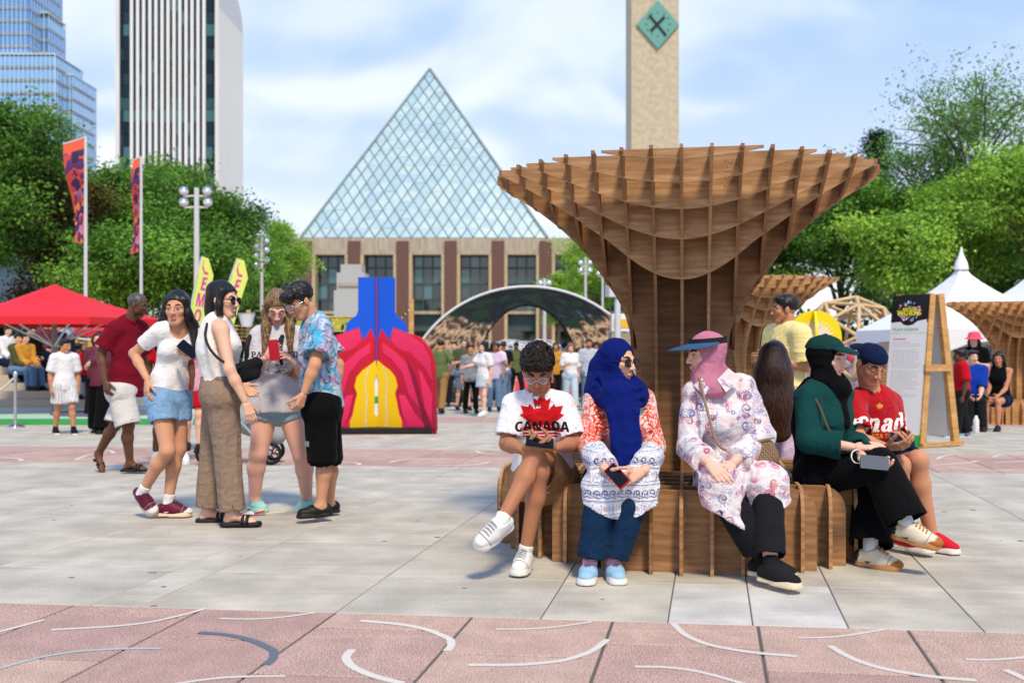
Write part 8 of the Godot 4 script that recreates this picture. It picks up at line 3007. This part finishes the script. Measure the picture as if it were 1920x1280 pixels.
	p = {"J": J, "skin": SK_LIGHT, "g": 1.06, "lg": 1.06, "ag": 1.0, "fem": 0.9, "base": Vector3(-1.975,-0.008,-6.766), "hair": "bob", "hair_mat": M.hair_black, "hand": 0.92, "bare": true, "no_eyes": true,
		"label": "woman with short black hair, sunglasses, white top and wide taupe trousers", "hd_r": Vector3(0.35, -0.9, 0.1), "hp_r": Vector3(-0.3, 0, -0.9), "hc_r": [0.35, 0.45, 0.5, 0.55, 0.3],
		"wear": [{"t": "tank_top", "m": M.vest, "loose": 0.013, "hem": -0.07, "sleeve": 0.0, "scoop": 0.01}, {"t": "trousers", "name": "linen_trousers", "m": M.linen, "loose": 0.022, "len": 1.95, "flare": 0.024, "waist": 0.24, "amp": 0.009, "freq": 9.0, "stretch": Vector3(1.6, 0.25, 1.6)}]}
	n = person(p)
	sandals(n, J, M.rubber_black, 1.0)
	sunglasses(n, p.hb, M.glass_lens, M.black_paint, 1.2)
	var bag := thing("belt_bag", "black bag worn across the body of the woman in taupe trousers", "bag", Vector3(-1.778,1.059,-6.72))
	sdf_node("pouch", bag, M.charcoal, [chunk([cap(Vector3(-0.06, -0.02, 0), Vector3(0.05, 0.04, 0), 0.06, 0.045, {"bl": 0.03}), cap(Vector3(-0.02, -0.05, 0.0), Vector3(0.04, -0.03, 0), 0.04, 0.04, {"bl": 0.03})], 0.009, {"amp": 0.006, "freq": 14.0})])
	strap_mesh(bag, "strap", [Vector3(-2.059,1.368,-6.72) - bag.position, Vector3(-2.042,1.267,-6.63) - bag.position, Vector3(-1.967,1.157,-6.58) - bag.position, Vector3(-1.867,1.086,-6.6) - bag.position, Vector3(-1.819,1.067,-6.66) - bag.position], 0.009, M.strap)

	# fair girl with the red phone
	J = {"front": Vector3(-0.05, 0, 1).normalized(), "pel": Vector3(-1.756,0.803,-7.45), "neck": Vector3(-1.748,1.346,-7.45), "head": Vector3(-1.748,1.491,-7.4), "face": Vector3(0.0, -0.5, 0.87).normalized(),
		"sr": Vector3(-1.889,1.282,-7.44), "sl": Vector3(-1.615,1.282,-7.5), "er": Vector3(-1.916,1.037,-7.36), "el": Vector3(-1.566,1.011,-7.42), "wr": Vector3(-1.789,1.125,-7.2), "wl": Vector3(-1.558,1.071,-7.2),
		"hr": Vector3(-1.84,0.755,-7.45), "hl": Vector3(-1.676,0.754,-7.47), "kr": Vector3(-1.887,0.417,-7.4), "ar": Vector3(-1.93,0.067,-7.46), "fr": Vector3(0.45, 0, 0.9), "kl": Vector3(-1.566,0.399,-7.42), "al": Vector3(-1.551,0.062,-7.52), "fl": Vector3(-0.4, 0, 0.9)}
	p = {"J": J, "skin": SK_FAIR.lerp(Color(0.9, 0.66, 0.6), 0.4), "g": 1.16, "lg": 1.18, "ag": 1.05, "fem": 0.7, "base": Vector3(-1.761,-0.015,-7.474), "hair": "wavy", "falls": "lr", "hair_mat": M.hair_blonde, "brow": Color(0.45, 0.32, 0.2), "hand": 0.92, "lid": 0.5, "foot": 0.98, "bare": true,
		"label": "girl with long fair hair in a printed grey shirt looking at a red phone", "hd_r": Vector3(0.7, 0.5, 0.3), "hp_r": Vector3(0.2, 0.2, -0.9), "hd_l": Vector3(-0.5, 0.6, 0.3), "hc_r": [0.6, 0.65, 0.7, 0.75, 0.4],
		"wear": [{"t": "shirt", "m": M.shirt_sketch, "loose": 0.02, "hem": 0.06, "bell": 0.0, "sleeve": 0.85, "cuff": 0.02, "sleeve_loose": 0.012, "uvx": Vector3(2.1, 0, 0), "uvy": Vector3(0, 2.1, 0), "uvo": Vector3(-1.689,1.054,-7.3), "front": Vector3(0, 0, 1), "mats": [M.shirt_sketch, M.lilac_grey]}, {"t": "shorts", "name": "denim_shorts", "m": M.denim_pale, "loose": 0.012, "len": 0.3, "flare": 0.012, "waist": 0.15}], "shoes": SH.mint}
	n = person(p)
	phone("phone in a red case held up by the fair girl", Vector3(-1.69,1.187,-7.06), Basis(Vector3(0, 0, 1), 0.12) * Basis(UP, PI), M.phone_red)
	var pack := thing("backpack", "black backpack on the shoulders of the fair girl", "backpack", Vector3(-1.845,1.128,-7.62))
	sdf_node("bag", pack, M.charcoal, [chunk([cap(Vector3(0, -0.14, 0), Vector3(0, 0.1, 0), 0.15, 0.13, {"n": Vector3(0, 0, 1), "k": 1.7})], 0.014)])
	for x in [488, 548]:
		strap_mesh(pack, "strap", [Vector3((x - 520) * 0.004, 0.16, -0.02) + Vector3(0.03, 0.03, 0.12), Vector3((x - 520) * 0.004 + 0.03, 0.13, 0.3), Vector3((x - 520) * 0.0042 + 0.03, 0.0, 0.31), Vector3((x - 520) * 0.0048 + 0.02, -0.14, 0.2)], 0.018, M.strap)

	# young man in the tie-dye shirt
	J = {"front": Vector3(-0.9, 0, 0.43).normalized(), "pel": Vector3(-1.354,0.839,-7.06), "neck": Vector3(-1.403,1.41,-7.06), "head": Vector3(-1.488,1.528,-6.98), "face": Vector3(-0.78, -0.5, 0.38).normalized(),
		"sl": Vector3(-1.331,1.321,-6.92), "sr": Vector3(-1.443,1.334,-7.24), "el": Vector3(-1.34,1.087,-6.76), "er": Vector3(-1.264,1.078,-7.24), "wl": Vector3(-1.408,0.903,-6.74), "wr": Vector3(-1.273,0.901,-7.2),
		"hl": Vector3(-1.338,0.77,-6.96), "hr": Vector3(-1.354,0.757,-7.16), "kl": Vector3(-1.321,0.431,-6.93), "al": Vector3(-1.334,0.106,-6.94), "fl": Vector3(-0.96, 0, 0.25), "kr": Vector3(-1.316,0.415,-7.14), "ar": Vector3(-1.323,0.084,-7.2), "fr": Vector3(-0.9, 0, 0.3)}
	p = {"J": J, "skin": SK_TAN.lerp(SK_LIGHT, 0.35), "g": 1.0, "lg": 0.95, "ag": 0.95, "base": Vector3(-1.344,-0.01,-7.03), "hair": "fringe", "hair_mat": M.hair_black, "hand": 1.0, "lid": 0.5, "foot": 1.0, "bare": true, "roll": 0.0,
		"label": "young man in a blue and pink tie-dye shirt and long black shorts looking down", "hd_l": Vector3(-0.3, -0.9, 0.1), "hc_l": [0.9, 0.95, 1.0, 1.0, 0.6], "hp_l": Vector3(-0.7, 0.1, -0.7),
		"wear": [{"t": "shirt", "m": M.tie_dye, "loose": 0.024, "hem": 0.06, "sleeve": 0.78, "cuff": 0.026, "sleeve_loose": 0.014, "bell": 0.02}, {"t": "shorts", "m": M.black, "loose": 0.04, "len": 1.05, "flare": 0.03}], "shoes": SH.clog}
	n = person(p)
	sunglasses(n, p.hb, M.clear_lens, M.steel, 1.0)
	var lg := MB.new()
	var lb := Transform3D(Basis(UP, -0.5), Vector3(-1.398,0.549,-6.78) - n.position)
	lg.box(Vector3.ZERO, Vector3(0.035, 0.035, 0.004))
	put(lg, "patch", M.grey, n, lb)


func far(label: String, base: Vector3, yaw: float, h: float, skin: Color, hair: String, hair_mat: Material, wear: Array, o := {}) -> Dictionary:
	var J := stand(base, yaw + atan2(-base.x, -base.z), h, o)
	if o.has("seat"):
		# sitting: hips drop to seat height, thighs forward
		var f: Vector3 = J.front
		var dy: Vector3 = UP * (0.535 * h - float(o.seat) - 0.09)
		for k in ["pel", "neck", "head", "sl", "sr", "el", "er", "wl", "wr", "hl", "hr"]: J[k] -= dy
		for s in ["l", "r"]:
			J["k" + s] = J["h" + s] + f * 0.25 * h - UP * 0.01
			J["a" + s] = base + (J["h" + s] - J.pel) * 1.2 + f * 0.28 * h + UP * 0.05 * h
			J["a" + s].y = base.y + 0.075
			J["w" + s] = J["k" + s] - f * 0.05 + UP * 0.1
			J["e" + s] = (J["s" + s] + J["w" + s]) * 0.5 - UP * 0.1 - f * 0.06
	var p := {"J": J, "skin": skin, "lod": true, "label": label, "wear": wear, "hair": hair, "hair_mat": hair_mat, "g": o.get("g", 1.0), "lg": o.get("lg", 0.95), "fem": o.get("fem", 0.0), "shoes": o.get("shoes", SH.dark), "hand": h / 1.75, "hs": o.get("hs", 1.0), "group": o.get("group", "")}
	if o.has("beard"): p.beard = o.beard
	var n := person(p)
	p.node = n
	return p


func top(m: String, o := {}) -> Dictionary:
	var d := {"t": "shirt", "m": M[m], "loose": 0.02, "hem": 0.1, "sleeve": 0.75}
	d.merge(o, true)
	return d


func low(kind: String, m: String, o := {}) -> Dictionary:
	var d := {"t": kind, "m": M[m], "loose": 0.026}
	d.merge(o, true)
	return d


func far_people() -> void:
	var blk: Material = M.hair_black
	var brn: Material = M.hair_brown
	# boy in white, left
	far("boy in a white shirt and striped shorts standing by the stage", Vector3(-7.067,-0.17,-15.708), 0.25, 1.5, SK_TAN, "short", blk, [top("white", {"sleeve": 0.85, "loose": 0.018}), low("shorts", "stripes", {"len": 0.85, "flare": 0.03})], {"look": 0.5, "shoes": SH.runner, "g": 0.86, "spread": 0.07, "hs": 0.98})
	var p := far("person in maroon and flared black trousers behind the walking man", Vector3(-6.616,-0.175,-15.958), -0.4, 1.62, SK_LIGHT, "long", brn, [top("plum"), low("trousers", "black", {"flare": 0.08})], {"fem": 0.7, "arm_r": "phone"})
	far("person in a red shirt and dark shorts hidden behind the girl in denim", Vector3(-3.795,-0.079,-11.037), 0.1, 1.68, SK_DARK, "short", blk, [top("red"), low("shorts", "red", {"len": 0.75})], {"shoes": SH.white, "spread": 0.085})
	far("person in white with a red bag behind the short black hair", Vector3(-4.048,-0.11,-12.637), -0.2, 1.62, SK_LIGHT, "long", brn, [top("pink", {"sleeve": 1.2}), low("shorts", "red", {"len": 0.8})], {"fem": 0.7})
	far("person in bright red behind the boy's shoulder", Vector3(-9.863,-0.305,-22.623), 2.6, 1.6, SK_DARK, "short", blk, [top("red", {"sleeve": 1.0}), low("trousers", "navy")], {})
	far("small child in lime green before the steps", Vector3(-10.159,-0.32,-23.416), 0.3, 1.1, SK_TAN, "short", blk, [top("lime"), low("trousers", "black")], {"g": 0.8})
	far("person in a red jacket holding a phone left of the walking man", Vector3(-8.104,-0.241,-19.347), 0.3, 1.64, SK_LIGHT, "short", brn, [top("red", {"sleeve": 1.9}), low("trousers", "charcoal")], {"arms": "phone"})
	far("person in pale blue under the red canopy by the rail", Vector3(-10.299,0.668,-23.0), 0.8, 1.6, SK_TAN, "short", blk, [top("pale_grey"), low("trousers", "navy")], {"arms": "phone"})
	# sitting on the steps
	for q in [["seated person in an olive jacket on the stone steps", 32, 701, "olive", "mid_denim", 0.7], ["seated person in mustard leaning on the next one on the steps", 46, 703, "mustard", "mid_denim", 0.6], ["seated person in black near the rail on the steps", 58, 690, "black", "black", 0.4], ["seated person in grey lower on the steps by the canopy pole", 118, 712, "bone", "pale_grey", 0.5], ["seated person in dark red at the back of the steps", 86, 672, "plum", "navy", 0.3], ["person in white sitting at the left end of the steps", 14, 690, "white", "navy", 0.4]]:
		var k := maxi(roundi((1.21 + (650.0 - q[2]) / 1867.0 * 21.6 - 0.42 + 0.273) / 0.17), 0)
		var z := -21.0 - maxi(k - 1, 0) * 0.42 - 0.58
		far(q[0], Vector3((q[1] - 960) / 1867.0 * -z, -0.274 + k * 0.17, z), q[5], 1.66, SK_LIGHT, "short", brn, [top(q[3], {"sleeve": 1.9}), low("trousers", q[4])], {"seat": 0.42, "group": "people sitting on the stone steps"})
	# crowd before the arch
	far("bald man in an olive shirt and denim shorts holding a phone", Vector3(-1.196,-0.337,-24.266), 0.35, 1.76, SK_LIGHT, "buzz", M.hair_grey, [top("olive"), low("shorts", "mid_denim", {"len": 0.9})], {"arms": "phone", "g": 1.08, "down": 0.3, "beard": Color(0.55, 0.42, 0.36)})
	p = far("woman in a grey shirt and black leggings with a grey bag", Vector3(-0.956,-0.31,-22.881), 0.3, 1.56, SK_TAN, "short", brn, [top("grey", {"sleeve": 1.4}), low("leggings", "black", {"loose": 0.01})], {"fem": 0.7, "look": -0.2, "down": -0.1})
	var hb := thing("shoulder_bag", "grey shoulder bag of the woman in the grey shirt", "handbag", Vector3(-0.821,-0.31,-22.881) + Vector3(0.02, 0.82, 0.2))
	sdf_node("pouch", hb, M.grey, [chunk([cap(Vector3(-0.1, 0, 0), Vector3(0.1, 0, 0), 0.09, 0.09, {"n": Vector3(0, 0, 1), "k": 1.8})], 0.02)])
	p = far("girl with long dark hair in a white shirt and pale skirt seen from the side", Vector3(-0.603,-0.286,-21.645), -0.9, 1.6, SK_FAIR, "long", blk, [top("white"), low("skirt", "pale_denim", {"len": 0.62, "flare": 0.03})], {"fem": 0.7, "arm_r": "out", "shoes": SH.white, "spread": 0.09})
	far("man in a white shirt and wide jeans bending forward", Vector3(-0.18,-0.409,-27.995), -1.0, 1.74, SK_TAN, "short", blk, [top("white"), low("jeans", "mid_denim", {"flare": 0.04})], {"lean": 0.2, "down": 0.5})
	far("man in white with his back turned behind the bald man", Vector3(-1.211,-0.459,-30.555), 2.6, 1.76, SK_TAN, "short", blk, [top("white"), low("trousers", "black")], {})
	far("woman in a white sundress before the arch", Vector3(-0.038,-0.557,-35.862), 0.2, 1.66, SK_LIGHT, "bob", brn, [top("cream", {"sleeve": 0.3}), low("skirt", "cream", {"len": 0.95})], {"fem": 0.8})
	far("bearded man in a navy shirt before the arch", Vector3(-0.484,-0.541,-34.768), -0.2, 1.78, SK_TAN, "short", blk, [top("navy"), low("trousers", "charcoal")], {"beard": Color(0.1, 0.07, 0.05)})
	far("fair woman in white behind the bending man", Vector3(-0.743,-0.478,-31.516), 0.9, 1.62, SK_FAIR, "long", M.hair_blonde, [top("white"), low("shorts", "navy")], {"fem": 0.7})
	far("man in black behind the grey shirt", Vector3(-1.046,-0.498,-32.54), 0.1, 1.72, SK_TAN, "buzz", blk, [top("charcoal"), low("trousers", "black")], {})
	far("person in red before the fountain, left one", Vector3(0.447,-0.578,-37.936), 0.5, 1.68, SK_DARK, "short", blk, [top("red"), low("trousers", "navy")], {})
	far("person in red before the fountain, right one", Vector3(0.762,-0.581,-38.435), -0.5, 1.66, SK_DARK, "short", blk, [top("red"), low("trousers", "charcoal")], {})
	p = far("man in a blue cap and a printed white shirt seen from behind", Vector3(1.571,-0.459,-30.555), 2.8, 1.8, SK_LIGHT, "buzz", brn, [top("white", {"loose": 0.04}), low("shorts", "pale_denim")], {"g": 1.12})
	ball_cap(p.node, p.hb, M.blue, 0.0)
	far("woman in a white shirt with a black belt and pale jeans", Vector3(1.447,-0.342,-24.564), 0.1, 1.64, SK_LIGHT, "bob", M.hair_blonde, [top("white", {"hem": 0.0, "sleeve": 0.9}), low("jeans", "pale_denim", {"flare": 0.03})], {"fem": 0.8, "arm_r": "phone", "down": 0.2})
	far("bearded man in a blue grey shirt and jeans", Vector3(1.895,-0.342,-24.564), 0.1, 1.76, SK_TAN, "short", brn, [top("pale_grey"), low("jeans", "mid_denim")], {"beard": Color(0.2, 0.12, 0.08), "g": 1.05})
	far("dark dressed person between the blue cap and the curly hair", Vector3(1.22,-0.498,-32.54), 0.5, 1.7, SK_TAN, "long", brn, [top("charcoal"), low("trousers", "navy")], {"fem": 0.6})
	far("person in dark blue right of the blue cap", Vector3(2.27,-0.519,-33.632), -0.6, 1.74, SK_TAN, "short", blk, [top("navy"), low("trousers", "charcoal")], {})
	far("person in a pink shirt beside the flame sculpture", Vector3(-2.633,-0.478,-31.516), 0.2, 1.7, SK_LIGHT, "short", M.hair_blonde, [top("pink"), low("trousers", "mid_denim")], {})
	far("person in blue behind the bald man's shoulder", Vector3(-2.018,-0.519,-33.632), 0.7, 1.68, SK_TAN, "short", brn, [top("blue"), low("trousers", "charcoal")], {})
	far("far woman in cream walking right of the arch foot", Vector3(0.96,-0.557,-35.862), 1.2, 1.64, SK_FAIR, "long", M.hair_blonde, [top("cream"), low("skirt", "pink", {"len": 0.8})], {"fem": 0.7})
	far("man in yellow vest bending behind the curly hair", Vector3(0.759,-0.395,-27.234), 0.9, 1.6, SK_TAN, "short", blk, [top("lime"), low("shorts", "navy")], {"lean": 0.25})
	p = far("person with a white hat behind the bald man", Vector3(-1.708,-0.498,-32.54), 0.1, 1.7, SK_LIGHT, "short", brn, [top("cream"), low("trousers", "taupe")], {})
	ball_cap(p.node, p.hb, M.cream, 0.3)
	var wv := 0
	for q in [["woman in white just behind the olive shirt of the bald man", 878, 740, 0.4, "white", "pale_denim", 0.7, "long"], ["man in a grey shirt far left of the arch mouth", 852, 738, -0.3, "grey", "charcoal", 0.0, "short"], ["woman in a lilac shirt behind the long dark hair", 926, 740, 0.2, "lilac", "mid_denim", 0.6, "bob"], ["man in sage green in the arch mouth", 968, 737, 0.5, "sage", "charcoal", 0.0, "short"], ["man in black in the arch mouth left of the curly hair", 944, 736, 2.9, "charcoal", "mid_denim", 0.0, "short"],
		["woman in hot pink before the right rock of the arch", 1118, 742, -0.4, "hot_pink", "pale_denim", 0.6, "long"], ["man in white at the right foot of the arch", 1132, 744, 0.3, "white", "navy", 0.0, "short"], ["woman in mustard between the curly hair and the blue cap", 1042, 738, 0.1, "mustard", "charcoal", 0.6, "long"], ["man in pale grey walking before the right arch foot", 1148, 752, -1.2, "pale_grey", "khaki", 0.0, "short"], ["man in olive green seen from behind left of the arch", 826, 742, 2.8, "sage", "khaki", 0.0, "buzz"]]:
		wv += 1
		var dz := 23.0 + (wv * 7) % 10
		far(q[0], Vector3((q[1] - 960.0) / 1867.0 * dz, gy(-dz), -dz), q[3], 1.66 + 0.03 * ((wv * 5) % 7) - 0.08 * q[6], [SK_LIGHT, SK_TAN, SK_BROWN][int(q[1]) % 3], q[7], [blk, brn, M.hair_auburn][wv % 3], [top(q[4]), low("trousers", q[5])], {"fem": q[6], "arms": ["down", "phone", "hip", "out"][wv % 4], "look": [0.4, -0.5, 0.0][wv % 3], "step": [0.05, 0.14, -0.1][wv % 3], "down": [0.1, 0.3, 0.0][wv % 3]})
	# by the pale mushroom on the right
	far("boy in a red shirt and dark track trousers in profile", Vector3(6.774,-0.156,-15.002), -1.3, 1.32, SK_DARK, "short", blk, [top("red", {"sleeve": 0.9}), low("trousers", "charcoal", {"flare": 0.02})], {"g": 0.85, "shoes": SH.canvas})
	p = far("person in black with a pink sun hat behind the boy in red", Vector3(8.35,-0.214,-17.96), -0.2, 1.66, SK_LIGHT, "long", brn, [top("black"), low("trousers", "black")], {"fem": 0.6, "arms": "phone"})
	var hat := MB.new()
	hat.lathe([Vector2(0.17, 0.02), Vector2(0.12, 0.055), Vector2(0.105, 0.1), Vector2(0.09, 0.15), Vector2(0.001, 0.165)], 18, Transform3D(Basis(), p.hb.origin - p.node.position))
	put(hat, "sun_hat", M.hot_pink, p.node)
	far("seated man in a blue polo shirt with folded arms", Vector3(7.734,-0.185,-16.483) + Vector3(0.05, 0, -0.35), 0.1, 1.74, SK_LIGHT, "short", brn, [top("blue", {"sleeve": 0.95}), low("trousers", "charcoal")], {"seat": 0.45, "look": 0.4, "g": 1.08})
	far("seated woman with curly hair in a black top and denim shorts", Vector3(8.193,-0.185,-16.483) + Vector3(0.05, 0, -0.35), -0.25, 1.66, SK_TAN, "wavy", brn, [top("black", {"sleeve": 0.0}), low("shorts", "navy", {"len": 0.5})], {"seat": 0.45, "fem": 0.8})
	far("person passing inside the timber dome", Vector3(8.758,0.216,-26.5) - UP * 0.9, 1.4, 1.5, SK_TAN, "short", blk, [top("white"), low("trousers", "navy")], {})
